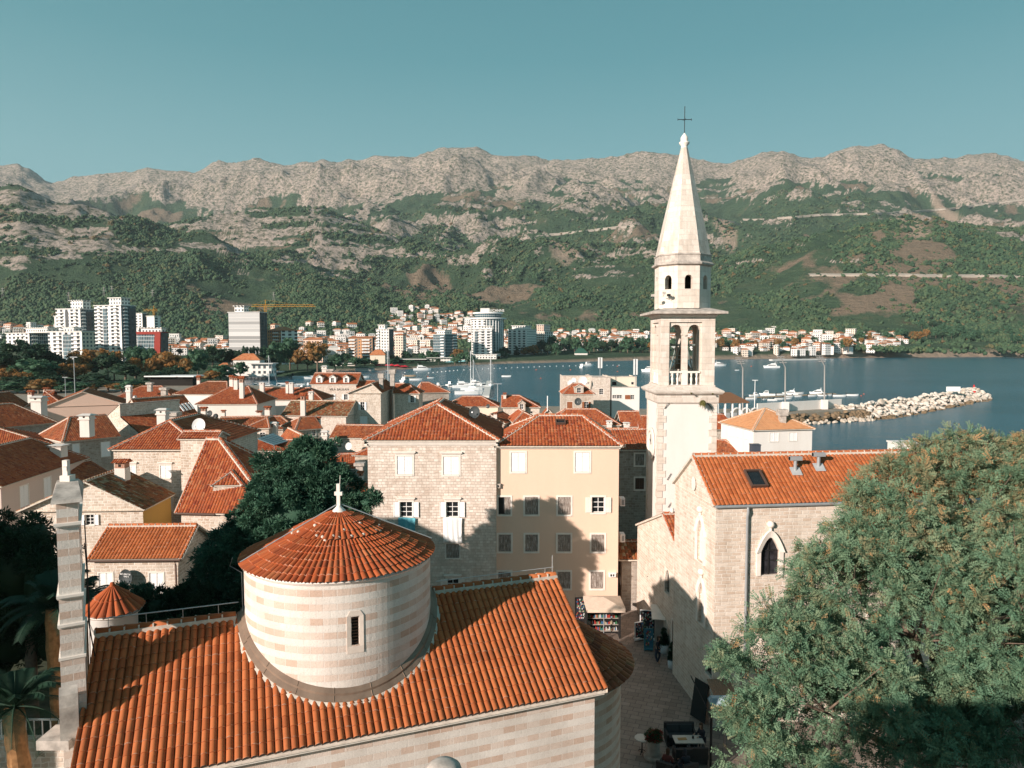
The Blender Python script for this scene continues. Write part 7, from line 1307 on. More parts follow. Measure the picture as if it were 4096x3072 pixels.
for (x0, x1, y0, y1, n, dm) in ((560, 915, 1372, 1424, 80, None), (1075, 1740, 1350, 1422, 330, None), (1560, 1890, 1268, 1380, 130, 1000), (2010, 2860, 1338, 1402, 300, None), (2860, 3620, 1344, 1412, 280, None), (-20, 235, 1322, 1362, 34, None)):
    for _ in range(n):
        px = rh.uniform(x0, x1); p = drop(px, rh.uniform(y0, y1), dm)
        if p is None or any((p.x-t.x)**2+(p.y-t.y)**2 < 8.5**2 for t in taken): continue
        taken.append(p); w_, d_, h = rh.uniform(6, 12), rh.uniform(6, 9), rh.uniform(4, 10); a = rh.uniform(-.6, .5); ca, sa = math.cos(a), math.sin(a); T_ = lambda x, y, z: (p.x+x*ca-y*sa, p.y+x*sa+y*ca, p.z+z); mm_ = rh.choice((0, 2, 2, 3))
        fill.hexa([T_(-w_/2, -d_/2, -6), T_(w_/2, -d_/2, -6), T_(w_/2, d_/2, -6), T_(-w_/2, d_/2, -6), T_(-w_/2, -d_/2, h), T_(w_/2, -d_/2, h), T_(w_/2, d_/2, h), T_(-w_/2, d_/2, h)], m=mm_)
        e = .6; fill.hexa([T_(-w_/2-e, -d_/2-e, h+.02), T_(w_/2+e, -d_/2-e, h+.02), T_(w_/2+e, d_/2+e, h+.02), T_(-w_/2-e, d_/2+e, h+.02), T_(-w_*.3, -.2, h+d_*.22), T_(w_*.3, -.2, h+d_*.22), T_(w_*.3, .2, h+d_*.22), T_(-w_*.3, .2, h+d_*.22)], m=1 if rh.random() < .8 else 4)
fo = fill.build('distant_houses', FM, None); tag(fo, 'smallest white and orange houses crowded between the larger ones across the bay', 'houses', kind='stuff')
HS.sort(key=lambda t: t[0]); cnt = {}; us = set()
for px, py, p, place, k, s_ in HS:
    c1, c2, src = HP[k]; key = (k, place); cnt[key] = cnt.get(key, 0)+1; o = src if k not in us else copy_tree(src); us.add(k); o.location = p; o.scale = (s_, s_, s_*rh.uniform(.9, 1.2)); o.rotation_euler.z = rh.uniform(-.7, .5)
    o.name = src.name.split('.')[0]; tag(o, '%s %s%s house from left, %s' % (ordn(cnt[key]), {7: 'long low white', 4: 'cream flat-topped', 6: 'white flat-topped', 2: 'white side-gabled', 3: 'white front-gabled', 0: 'white hip-roofed', 1: 'cream hip-roofed', 5: 'pink hip-roofed'}[k], '', place), 'house', 'houses '+place)
for k in range(8):
    if k not in us:
        for ch in list(HP[k][2].children): bpy.data.objects.remove(ch)
        bpy.data.objects.remove(HP[k][2])
# ================================================================ breakwater, quay, boats
ROCK = [plain('pale_boulder', (.66, .58, .50), .95, var=.3, scale=1.2, bump=.6), plain('tan_boulder', (.52, .44, .36), .95, var=.35, scale=1.2, bump=.6), plain('wet_brown_boulder', (.20, .14, .085), .8, var=.4, scale=1.5, bump=.6)]
rb = random.Random(31)
def rock_mesh(seed, mat):
    bm = bmesh.new(); bmesh.ops.create_icosphere(bm, subdivisions=2, radius=1.); r = random.Random(seed); sc = (r.uniform(.9, 1.3), r.uniform(.7, 1.), r.uniform(.55, .8)); pl = [(Vector((r.gauss(0, 1), r.gauss(0, 1), r.gauss(0, 1))).normalized(), r.uniform(.55, .85)) for _ in range(9)]
    for v in bm.verts:
        for n, d in pl:
            k = v.co.dot(n)
            if k > d: v.co -= n*(k-d)
        v.co = Vector((v.co.x*sc[0], v.co.y*sc[1], v.co.z*sc[2]))
    me = bpy.data.meshes.new('boulder'); bm.to_mesh(me); bm.free(); me.materials.append(mat); return me
RM = {m: [rock_mesh(10*m+k, ROCK[m]) for k in range(4)] for m in range(3)}
near = [onz(x, y, SEA) for x, y in ((3180, 1700), (3330, 1690), (3520, 1672), (3700, 1640), (3850, 1610), (3925, 1597))]
ctr = [p+Vector((1.5, 8.5-1.2*(i > 4), 0)) for i, p in enumerate(near)]
def on_ctr(t): f = t*(len(ctr)-1); i = min(int(f), len(ctr)-2); return ctr[i].lerp(ctr[i+1], f-i), (ctr[i+1]-ctr[i]).normalized()
BR = []
for k in range(285):
    t = .24+.76*((k % 95)+rb.random())/95; s = (-8.2, -5.0, -1.8)[k//95]+rb.uniform(-1.6, 1.6)+(1.2 if t > .93 else 0)
    if t > .97: s *= .7
    c, d = on_ctr(t); n_ = Vector((-d.y, d.x, 0)); z = 1.35-abs(s+1)*.55+rb.uniform(-.3, .3); p = c+n_*s+Z*0; p.z = z-.2; BR.append((p, rb.uniform(.65, 1.3), 2 if z < -2.4 else (1 if z < -1.6 and rb.random() < .6 else (0 if rb.random() < .8 else 1))))
for p, s, m in BR:
    o = bpy.data.objects.new('boulder', rb.choice(RM[m])); COL.objects.link(o); o.location = p; o.scale = (s, s, s*rb.uniform(.7, 1.1)); o.rotation_euler = (rb.uniform(-.5, .5), rb.uniform(-.5, .5), rb.uniform(0, 6.28)); tag(o, ('pale angular boulder piled on the breakwater', 'tan boulder piled on the breakwater', 'wet brown boulder at the foot of the breakwater')[m], 'boulder', ('pale boulders of the breakwater', 'tan boulders of the breakwater', 'brown boulders of the breakwater')[m])
q = MB(); rr_ = random.Random(5)
def blob(q, p, s, m, seed):
    me = RM[m][seed % 4]; a = rr_.uniform(0, 6.28); ca, sa = math.cos(a), math.sin(a); q.mesh([(p[0]+s*(v.co.x*ca-v.co.y*sa), p[1]+s*(v.co.x*sa+v.co.y*ca), p[2]+s*v.co.z) for v in me.vertices], [tuple(f.vertices) for f in me.polygons], m=m, smooth=False)
for k in range(1500):
    t = rr_.uniform(.02, 1.0); s = rr_.uniform(-9.5, 9.5); c, d = on_ctr(t); n_ = Vector((-d.y, d.x, 0)); hi = 1.3 if t > .24 else -.6; z = hi-abs(s+1)*.50-.7; p = c+n_*s*(1 if t < .95 else .7); m = 2 if (t < .24 and rr_.random() < .6) or z < -2.6 else (1 if t < .38 or rr_.random() < .4 else 0); blob(q, (p.x, p.y, z), rr_.uniform(.5, 1.2), m, k)
E_ = [Vector(p) for p in ((60, 172, 0), (63.3, 183, 0), (76.2, 198.6, 0), (101.2, 210.6, 0), (107, 213.5, 0))]
for k in range(420):
    i = min(3, int((k % 105)/26.3)); a, b = E_[i], E_[i+1]; p = a.lerp(b, rr_.random()); d = (b-a).normalized(); n_ = Vector((d.y, -d.x, 0)); s = rr_.uniform(0, 3.2); p = p+n_*s; blob(q, (p.x, p.y, -.35-s*.85+rr_.uniform(-.2, .2)), rr_.uniform(.5, 1.0), 2 if s < 1.9 else 1, k)
q.build('rubble_fill', ROCK, None, label='small broken stones filling the breakwater and the brown shore before it', cat='rubble', kind='stuff')
wq0, wq1, wq2 = onz(3030, 1652, 0), onz(3143, 1645, 0), onz(3366, 1631, 0); qw = empty('harbour_wall', wq0, 0, 'long white wall with two piers along the quay before the marina', 'wall'); q = MB()
for a, b in ((wq0, wq1), (wq1, wq2)): d = (b-a); n_ = Vector((-d.y, d.x, 0)).normalized()*.35; q.obox(a-wq0, d, n_, Z*2.75)
q.build('wall', PLASTER_W, qw)
for px, py in ((3143, 1647), (3299, 1637)): p = onz(px, py, 0)-wq0; q = MB(); q.box((p.x-.85, p.y-.3, 0), (p.x+.85, p.y+.9, 2.9)); q.build('pier', PLASTER_W, qw)
STEEL = plain('lamp_steel', (.36, .34, .32), .5, .3)
for px, pyb, pym, pxt, pyt, D, lb in ((2971, 1640, 1473, 2955, 1430, 214, 'left of the three bent floodlight masts at the harbour'), (3141, 1606, 1470, 3122, 1425, 212, 'middle of the three bent floodlight masts at the harbour'), (3298, 1600, 1463, 3276, 1422, 219, 'right of the three bent floodlight masts at the harbour')):
    b = onY(px, pyb, D); m_ = onY(px, pym, D)-b; t_ = onY(pxt, pyt, D)-b; o = empty('floodlight_mast', b, 0, lb, 'floodlight mast', 'floodlight masts at the harbour'); q = MB(); q.tube([(0, 0, -.5), m_*.5, m_, m_.lerp(t_, .4), t_], [.26, .24, .2, .17, .14], 8); k = 0
    q.build('mast', STEEL, o)
    for k in range(4): p = m_.lerp(t_, .45+.18*k); q = MB(); q.box((p.x-1.15, p.y-.12, p.z-.05), (p.x+1.15, p.y+.0, p.z+.03)); [q.box((p.x-1.1+j*.55, p.y-.3, p.z-.2), (p.x-.72+j*.55, p.y-.0, p.z+.08)) for j in range(4)]; q.build('lamp_row', STEEL, o)
# harbour restaurant pavilion
pa = onY(2868, 1607, 182); pb = onY(2998, 1607, 182); pv_ = empty('pavilion', (pa.x, pa.y, 0), 0, 'harbour pavilion with a dark brown roof on white columns', 'pavilion'); L_ = pb.x-pa.x; q = MB(); ze = pa.z; a, b, c, d = (0, 0, ze), (L_, 0, ze), (L_, 8, ze), (0, 8, ze); A, B = (L_*.15, 4, ze+2.2), (L_*.55, 4, ze+2.2); q.face([a, b, B, A]); q.face([b, c, B]); q.face([c, d, A, B]); q.face([d, a, A]); q.box((0, 0, ze-.3), (L_, 8, ze-.02)); q.build('roof', plain('brown_shingle', (.17, .085, .045), .9, var=.2), pv_)
for k in range(5):
    for y in (.5, 7.3): q = MB(); q.box((.3+k*(L_-.9)/4, y, 0), (.65+k*(L_-.9)/4, y+.35, ze-.3)); q.build('column', WHITE, pv_)
q = MB(); q.box((.3, 3, 0), (L_-.3, 3.2, 1.9)); q.build('screen', GREYM, pv_)
for k in range(3):
    c = onY(2950+k*36, 1668, 165); o = empty('white_arch', c, 0, '%s of three white metal arches beside the bright white house' % ('left', 'middle', 'right')[k], 'arch frame', 'white arches'); q = MB()
    for y in (0, .7): q.tube([(1.25*math.cos(math.pi*j/14), y, 1.9*math.sin(math.pi*j/14)+.2) for j in range(15)], .07, 4)
    for j in range(15): q.tube([(1.25*math.cos(math.pi*j/14), 0, 1.9*math.sin(math.pi*j/14)+.2), (1.25*math.cos(math.pi*j/14), .7, 1.9*math.sin(math.pi*j/14)+.2)], .04, 3)
    q.build('frame', WHITE, o)
# sign and beacon at the breakwater's end
c = onY(3813, 1567, 272); o = empty('harbour_board', c, 0, 'large white board standing on the breakwater', 'sign board'); q = MB(); q.box((-2.7, -.1, .15), (2.7, .1, 1.95)); q.box((-2.4, .1, -.6), (-2.2, .3, 1.6)); q.box((2.2, .1, -.6), (2.4, .3, 1.6)); q.build('board', WHITE, o)
RED = plain('red_paint', (.50, .035, .03), .5, var=.1)
c = onY(3897, 1573, 288); o = empty('beacon', c, 0, 'red harbour beacon near the tip of the breakwater', 'beacon'); q = MB(); q.rings((0, 0), [(.55, -.4), (.55, .9), (.35, 1.0)], 12); q.build('base', RED, o)
c = onz(3895, 1553, SEA); c = onY(3896, 1552, 330); o = empty('buoy', (c.x, 330, SEA), 0, 'red buoy floating beyond the tip of the breakwater', 'buoy'); q = MB(); q.rings((0, 0), [(.1, -.4), (1.7, 0), (1.7, .8), (.6, 1.4), (.35, 3.2), (0, 3.6)], 12); q.build('body', RED, o)
# boats
HUL = plain('white_gelcoat', (.82, .82, .81), .3, var=.04, spec=.5); REDH = plain('red_hull', (.45, .03, .04), .35, spec=.5); WIN = GLASS; DECK = plain('teak_deck', (.45, .33, .22), .7); BLUC = plain('blue_canvas', (.05, .16, .32), .8)
def hull_mb(L, B, H, mat=None, sheer=.25):
    q = MB(); N_ = 12; rows = []
    for i in range(N_+1):
        t = i/N_; w_ = B/2*(1-max(0, (t-.45)/.55)**2.4)*(.88+.12*min(1, t*4)); x = -L/2+L*t; z = H*(1+sheer*max(0, t-.4)**2*3); rows.append([(x-.0, -w_, z), (x-(.05*L if t > .9 else 0), -w_*.72, 0), (x-(.06*L if t > .9 else 0), 0, -.3*H), (x-(.05*L if t > .9 else 0), w_*.72, 0), (x, w_, z)])
    for a, b in zip(rows, rows[1:]):
        for j in range(4): q.face([a[j], b[j], b[j+1], a[j+1]])
        q.face([a[4], b[4], b[0], a[0]])
    q.face(rows[0][::-1]); return q
def boat(kind, px, py, L, rz, label, group, D=None, hm=None, fly=None):
    p = onz(px, py, SEA); o = empty(kind, (p.x, p.y, SEA), rz, label, {'rowing_boat': 'small boat', 'motor_yacht': 'motor yacht', 'sailing_yacht': 'sailing yacht', 'cabin_boat': 'cabin boat'}[kind], group); B = L*.3; H = L*.10+.15
    hull_mb(L, B, H, sheer=.25).build('hull', hm or HUL, o)
    if kind == 'rowing_boat': q = MB(); q.box((-L*.35, -B*.32, H*1.0+.01), (L*.2, B*.32, H+.04)); q.build('cockpit', DECK, o); q = MB(); q.box((-L*.55, -.15, 0), (-L*.48, .15, H*2)); q.build('outboard', BLACK, o)
    elif kind == 'cabin_boat':
        q = MB(); q.hexa([(-L*.1, -B*.33, H), (L*.28, -B*.28, H), (L*.28, B*.28, H), (-L*.1, B*.33, H), (-L*.08, -B*.28, H*2.6), (L*.12, -B*.24, H*2.6), (L*.12, B*.24, H*2.6), (-L*.08, B*.28, H*2.6)]); q.build('cabin', HUL, o)
        q = MB(); q.hexa([(-L*.06, -B*.32, H*1.7), (L*.2, -B*.29, H*1.6), (L*.2, B*.29, H*1.6), (-L*.06, B*.32, H*1.7), (-L*.06, -B*.30, H*2.3), (L*.14, -B*.27, H*2.3), (L*.14, B*.27, H*2.3), (-L*.06, B*.30, H*2.3)]); q.build('windscreen', WIN, o)
        q = MB(); q.box((-L*.4, -B*.3, H+.01), (-L*.12, B*.3, H+.05)); q.build('cockpit', DECK, o)
    elif kind == 'motor_yacht':
        q = MB(); q.hexa([(-L*.3, -B*.36, H), (L*.32, -B*.26, H), (L*.32, B*.26, H), (-L*.3, B*.36, H), (-L*.3, -B*.33, H*1.9), (L*.14, -B*.3, H*1.9), (L*.14, B*.3, H*1.9), (-L*.3, B*.33, H*1.9)]); q.hexa([(-L*.22, -B*.3, H*1.95), (L*.06, -B*.28, H*1.95), (L*.06, B*.28, H*1.95), (-L*.22, B*.3, H*1.95), (-L*.28, -B*.28, H*2.5), (-L*.02, -B*.26, H*2.5), (-L*.02, B*.26, H*2.5), (-L*.28, B*.28, H*2.5)]); q.build('superstructure', HUL, o)
        q = MB(); q.hexa([(-L*.24, -B*.365, H*1.25), (L*.24, -B*.31, H*1.2), (L*.24, B*.31, H*1.2), (-L*.24, B*.365, H*1.25), (-L*.24, -B*.35, H*1.65), (L*.16, -B*.31, H*1.65), (L*.16, B*.31, H*1.65), (-L*.24, B*.35, H*1.65)]); q.build('windows', WIN, o); q = MB(); q.tube([(-L*.2, -B*.25, H*2.4), (-L*.26, -B*.2, H*3.4), (-L*.26, B*.2, H*3.4), (-L*.2, B*.25, H*2.4)], .07, 5); q.build('radar_arch', HUL, o)
    elif kind == 'sailing_yacht':
        mh = fly or L*1.35; q = MB(); q.hexa([(-L*.15, -B*.26, H), (L*.22, -B*.18, H), (L*.22, B*.18, H), (-L*.15, B*.26, H), (-L*.13, -B*.2, H*1.5), (L*.14, -B*.14, H*1.45), (L*.14, B*.14, H*1.45), (-L*.13, B*.2, H*1.5)]); q.build('coachroof', HUL, o)
        q = MB(); q.tube([(L*.06, 0, H), (L*.06, 0, mh)], .13, 6); q.tube([(L*.06, 0, H+1.4), (-L*.36, 0, H+1.5)], .16, 6)
        for zz in (.42, .68): q.tube([(L*.06, -B*.3, mh*zz), (L*.06, B*.3, mh*zz)], .04, 4)
        q.build('mast', HUL, o); q = MB(); q.tube([(L*.49, 0, H*1.2), (L*.07, 0, mh*.97)], .10, 4); q.tube([(-L*.48, 0, H), (L*.05, 0, mh)], .025, 3); q.tube([(L*.04, -B*.45, H), (L*.06, -B*.3, mh*.68), (L*.06, 0, mh*.95)], .025, 3); q.tube([(L*.04, B*.45, H), (L*.06, B*.3, mh*.68), (L*.06, 0, mh*.95)], .025, 3); q.build('rigging', GREYM, o)
    return o
G1, G2, G3 = 'yachts berthed in the bay', 'boats of the marina behind the white wall', 'boats moored in the open bay'
boat('sailing_yacht', 1876, 1577, 12.8, .04, 'nearest white sailing yacht with the tallest mast at the bay berths', G1, fly=19.5); boat('sailing_yacht', 1888, 1560, 11, -.1, 'second sailing yacht just behind the nearest tall masted one', G1, fly=15); boat('motor_yacht', 1856, 1551, 12, .1, 'white motor yacht left among the berthed sailing yachts', G1); boat('sailing_yacht', 1962, 1550, 11, 1.4, 'sailing yacht moored end-on at the right end of the berths', G1, fly=17.5)
boat('motor_yacht', 1905, 1541, 10, -.1, 'white motor yacht behind the berthed sailing yachts', G1); boat('cabin_boat', 1930, 1552, 8, .5, 'small cabin boat squeezed at the right of the berthed yachts', G1); boat('cabin_boat', 1800, 1543, 7.5, 1.2, 'dark topped cabin boat left of the berthed yachts', G1); boat('cabin_boat', 1753, 1549, 7.5, 1.5, 'red hulled cabin boat with a white top', G1, hm=REDH)
boat('motor_yacht', 1622, 1527, 11, 1.3, 'white motor yacht seen bow-on over the grey roof', G1); boat('rowing_boat', 1660, 1521, 9, .0, 'low white boat right of the bow-on motor yacht', G1); boat('rowing_boat', 1724, 1513, 5, .2, 'tiny white boat left of the red hulled boat', G3); boat('rowing_boat', 2026, 1507, 6.5, -.2, 'small white boat alone left of the middle bay', G3); boat('rowing_boat', 1450, 1511, 9, .05, 'flat white boat off the near beach', G3); boat('rowing_boat', 1640, 1506, 8, .0, 'long wooden boat behind the bow-on motor yacht', G3, hm=DECK); boat('motor_yacht', 1690, 1481, 15, .1, 'tour boat moored by the near beach', G3)
boat('cabin_boat', 2328, 1471, 12, 1.3, 'left of two white boats behind the flat roofed block', G3); boat('cabin_boat', 2349, 1464, 14, .3, 'right of two white boats behind the flat roofed block', G3); boat('cabin_boat', 2598, 1487, 14, 2.6, 'white boat touching the left side of the tower', G3); boat('motor_yacht', 2878, 1464, 14, .1, 'white two decked boat right of the tower', G3); boat('motor_yacht', 3085, 1471, 14.5, 3.1, 'white motor cruiser alone between the left and middle masts', G3); boat('rowing_boat', 2948, 1482, 4, .1, 'tiny boat left of the left floodlight mast', G3)
for px, py, L, rz, kd, lb in ((3020, 1585, 9, .2, 'cabin_boat', 'cabin boat with a blue cover, leftmost at the marina pontoon'), (3068, 1582, 12, 2.9, 'cabin_boat', 'high cabin fishing boat second from left at the pontoon'), (3125, 1580, 8, .1, 'rowing_boat', 'open boat just left of the middle mast'), (3160, 1579, 12, 2.9, 'motor_yacht', 'motor yacht just right of the middle mast'), (3195, 1575, 9, .1, 'rowing_boat', 'boat with red frame right of the motor yacht'), (3268, 1576, 12, 3.0, 'motor_yacht', 'rounded motor yacht left of the right mast'), (3250, 1585, 8, .2, 'rowing_boat', 'open boat before the rounded motor yacht'), (3285, 1584, 7, 3., 'rowing_boat', 'white boat touching the right mast'), (3310, 1583, 8, .1, 'rowing_boat', 'white boat right of the right mast'), (3358, 1586, 10, -.15, 'rowing_boat', 'slim white launch right of the marina'), (3410, 1583, 9, -.2, 'rowing_boat', 'rightmost slim white launch before the breakwater'),
    (3005, 1597, 9, .1, 'rowing_boat', 'open boat behind the pavilion roof corner'), (3062, 1599, 6, .5, 'rowing_boat', 'left of two dark trimmed dinghies in the front row'), (3090, 1602, 7, -.3, 'rowing_boat', 'right of two dark trimmed dinghies in the front row'), (3118, 1598, 8, .1, 'rowing_boat', 'white launch touching the middle mast in the front row'), (3150, 1596, 7, .1, 'rowing_boat', 'white dinghy just right of the middle mast'), (3160, 1588, 7, .2, 'rowing_boat', 'dinghy in the second row right of the middle mast'), (3190, 1587, 8, .1, 'rowing_boat', 'launch with a pale awning in the second row')):
    boat(kd, px, py, L*.56, rz, lb, G2)
for px, py, L, rz, kd, lb in ((1085, 1556, 9, .3, 'cabin_boat', 'leftmost cabin boat behind the long marina roof'), (1112, 1551, 9, .5, 'cabin_boat', 'second cabin boat behind the long marina roof'), (1178, 1549, 8, .2, 'motor_yacht', 'motor boat between the two chimneys of the marina roof'), (1215, 1556, 9, 1.2, 'motor_yacht', 'motor boat left of the lettered villa'), (1205, 1540, 8, .2, 'rowing_boat', 'white open boat in the inner marina'), (1235, 1547, 9, .9, 'cabin_boat', 'cabin boat touching the left wall of the villa'), (1130, 1537, 8, 0, 'rowing_boat', 'open boat in the middle of the inner marina'), (1020, 1550, 9, .2, 'cabin_boat', 'cabin boat by the three brick chimneys'), (1225, 1515, 22, .03, 'rowing_boat', 'long white wooden boat under the teal parasols')): boat(kd, px, py, L*.75, rz, lb, 'boats of the inner marina')
boat('sailing_yacht', 1072, 1553, 10, .2, 'sailing yacht whose mast rises left of the villa', 'boats of the inner marina', fly=16.5); boat('sailing_yacht', 1551, 1562, 10, 1.4, 'sailing yacht whose mast rises behind the tall gable house', G1, fly=23)
def slab(name, a, b, w_, z0, z1, mat, label, cat, group=None):
    a, b = Vector(a), Vector(b); a.z = b.z = 0; d = b-a; n_ = Vector((-d.y, d.x, 0)).normalized()*w_; o = empty(name, (a.x, a.y, z0), 0, label, cat, group); q = MB(); q.obox((0, 0, 0), d, n_, Z*(z1-z0)); q.build('deck', mat, o); return o
slab('pontoon', onz(3000, 1594, SEA), onz(3345, 1577, SEA), 1.8, SEA+.1, SEA+.4, DECK, 'long pale pontoon with boats behind the white harbour wall', 'pontoon'); slab('pier', onz(1957, 1592, SEA), onz(1968, 1530, SEA), 3, SEA+.1, SEA+1., CONC, 'pier with people beside the berthed yachts', 'pier'); slab('pontoon', onz(1700, 1545, SEA), onz(1955, 1552, SEA), 1.8, SEA+.1, SEA+.5, CONC, 'pontoon behind the berthed sailing yachts', 'pontoon')
slab('jetty', onz(3090, 1443, SEA), onz(3305, 1440, SEA), 6, SEA+.1, SEA+1.6, CONC, 'long concrete jetty by the far beach right of the tower', 'jetty'); slab('quay', onz(880, 1562, SEA), onz(1300, 1560, SEA), 3, SEA+.1, SEA+1.4, CONC, 'low pale quay of the inner marina', 'quay')
# beach things
def parasol_proto(name, mat, r=1.9, h=2.6):
    o = empty(name, (0, 0, -500)); q = MB(); q.rings((0, 0), [(r, h-.25), (r, h-.05), (.05, h+.55)], 8, smooth=False, cap=False); q.build('canopy', mat, o); q = MB(); q.tube([(0, 0, 0), (0, 0, h+.5)], .05, 5); q.build('pole', GREYM, o); return o
def parasols(proto, pts, D, what, where, s=1.2, z=None):
    for k, (px, py) in enumerate(pts):
        o = proto if k == 0 and proto.location.z < -400 else copy_tree(proto); Dd = D if not callable(D) else D(px); g_ = onY(px, py, Dd); o.location = (g_.x, Dd+(k % 3)*1.3, g_.z-3*s); o.scale = (s, s, s); tag(o, '%s %s parasol from the left %s' % (ordn(k+1), what, where), 'parasol', '%s parasols %s' % (what, where)); o.name = 'parasol'
C_RED = plain('red_canvas', (.60, .03, .05), .8); C_TEAL = plain('teal_canvas', (.22, .48, .50), .8); C_CRM = plain('cream_canvas', (.74, .58, .46), .8); C_WHT = plain('white_canvas', (.80, .76, .72), .8)
parasols(parasol_proto('parasol', C_RED), [(1516, 1457), (1530, 1460), (1546, 1458), (1536, 1464), (1566, 1457), (1580, 1460), (1590, 1458), (1606, 1462), (1618, 1462)], 610, 'red', 'on the near beach', 1.75)
pt = parasol_proto('parasol', C_TEAL); parasols(pt, [(1788, 1447), (1800, 1445), (1812, 1444), (1823, 1443), (1834, 1443), (1845, 1441), (1856, 1441)], 712, 'pale blue', 'before the grey glass hotel', 1.9); parasols(pt, [(1030, 1500), (1045, 1499), (1062, 1498), (1080, 1500), (1098, 1497), (1116, 1500), (1134, 1496), (1150, 1500), (1166, 1496), (1182, 1499), (1198, 1496), (1214, 1499), (1230, 1495)], 505, 'teal', 'at the marina terrace', 1.5)
pc_ = parasol_proto('parasol', C_CRM); parasols(pc_, [(1910, 1439), (1922, 1438), (1934, 1438), (1946, 1437), (1958, 1437)], 790, 'cream', 'below the round tower hotel', 1.9); parasols(pc_, [(2140, 1437), (2150, 1436), (2160, 1436), (2170, 1436), (2180, 1437)], 880, 'peach', 'on the beach right of the round tower', 1.9); parasols(parasol_proto('parasol', C_WHT), [(950, 1500), (965, 1498), (980, 1500), (995, 1502), (1008, 1499)], 480, 'white', 'left of the teal parasols', 1.6)
def lowb(x0, x1, yt, yb, D, mt, label, rf=CONC, cat='beach building', name='beach_pavilion', z0=None, roofh=0, over=.8):
    a = onY(x0, yt, D); b = onY(x1, yt, D); zb = onY(x0, yb, D).z if z0 is None else z0; o = empty(name, (a.x, D, zb), 0, label, cat, 'low buildings along the shore'); W_ = b.x-a.x; h = a.z-zb; q = MB(); q.box((0, 0, -4), (W_, 9, h)); q.build('wall', mt, o); q = MB()
    if roofh: q.hexa([(-over, -over, h), (W_+over, -over, h), (W_+over, 9+over, h), (-over, 9+over, h), (W_*.3, 4, h+roofh), (W_*.7, 4, h+roofh), (W_*.7, 5, h+roofh), (W_*.3, 5, h+roofh)])
    else: q.box((-over*2, -over*3, h), (W_+over*2, 9, h+.5))
    q.build('roof', rf, o); return o
lowb(600, 770, 1507, 1535, 330, DARKIN, 'white flat canopy with lettering among the park palms', WHITE); c = onY(722, 1510, 328); o = text('Torra', (0, 0, 0), 1.3, BLACK, (R(90), 0, 0)); o.location = (c.x, 327.0, c.z-.1); tag(o, 'dark handwritten name on the edge of the white canopy', 'lettering')
lowb(932, 1038, 1440, 1478, 440, PLASTER_W, 'white house with a red hip roof and tiny chimneys in the park', T_FAR, roofh=4, name='park_house', cat='house'); lowb(1005, 1085, 1456, 1480, 432, F_W, 'long white wing right of the park house', CONC); lowb(868, 912, 1468, 1480, 420, PLASTER_W, 'small red roofed house in the park', T_FAR, roofh=2.4, name='park_house', cat='house'); lowb(930, 1120, 1489, 1500, 490, PLASTER_W, 'long low white terrace roof behind the marina parasols', WHITE)
lowb(2300, 2350, 1412, 1436, 900, PLASTER_W, 'white house with a dark green hip roof on the shore', plain('green_roof', (.03, .10, .07), .6), roofh=6, name='shore_house', cat='house'); lowb(2384, 2520, 1420, 1430, 930, F_W, 'long white beach restaurant left of the tower', WHITE); lowb(3190, 3292, 1412, 1428, 1050, facade('terrace_dark', (.45, .43, .40), 4, 3), 'grey open terrace building on the far beach', CONC)
lowb(1340, 1420, 1455, 1463, 600, PLASTER, 'low pale beach bar left of the red parasols', CONC); lowb(1480, 1540, 1420, 1437, 650, CREAM, 'orange roofed pavilion behind the red parasols', T_FAR, roofh=5); lowb(1565, 1700, 1438, 1448, 670, DARKIN, 'long dark fronted restaurant roof behind the red parasols', CONC); lowb(1700, 1860, 1432, 1441, 735, F_W, 'white canopy roofs behind the pale blue parasols', CONC); lowb(1885, 2000, 1427, 1436, 800, DARKIN, 'dark fronted cafe below the round tower hotel', T_FAR); lowb(2020, 2130, 1426, 1436, 880, DARKIN, 'cafe roof below the right white balcony block', T_FAR)
lowb(2890, 2990, 1425, 1434, 1010, F_W, 'low white beach club right of the tower', WHITE); lowb(3415, 3470, 1410, 1420, 1140, CREAM, 'orange roofed beach kiosk left of a second one', T_FAR, roofh=6); lowb(3500, 3540, 1412, 1420, 1150, CREAM, 'second orange roofed beach kiosk on the far shore', T_FAR, roofh=6); lowb(3700, 3735, 1410, 1418, 1160, PLASTER_W, 'white pavilion on the far right shore', WHITE); lowb(3840, 3960, 1410, 1416, 1180, PLASTER_W, 'thin white roof at the far right shore', WHITE); lowb(1420, 1490, 1470, 1478, 565, PLASTER, 'low white wall terrace with hedges on the near beach', L_GRN)
def rope(pts, label):
    q = MB(); P3 = [onz(x, y, SEA) for x, y in pts]; o = tag(bpy.data.objects.new('swim_rope', None), None)
    for a, b in zip(P3, P3[1:]):
        n_ = max(1, int((b-a).length/7))
        for k in range(n_): p = a.lerp(b, k/n_); q.rings((p.x, p.y), [(0, SEA-.1), (.55, SEA+.1), (.4, SEA+.5), (0, SEA+.6)], 6)
    bpy.data.objects.remove(o); o = q.build('swim_line_floats', WHITE, None); tag(o, label, 'float line', kind='stuff')
rope([(1620, 1491), (1715, 1493), (1830, 1482), (2000, 1474), (2200, 1466), (2500, 1461)], 'line of small white floats marking the swimming area')
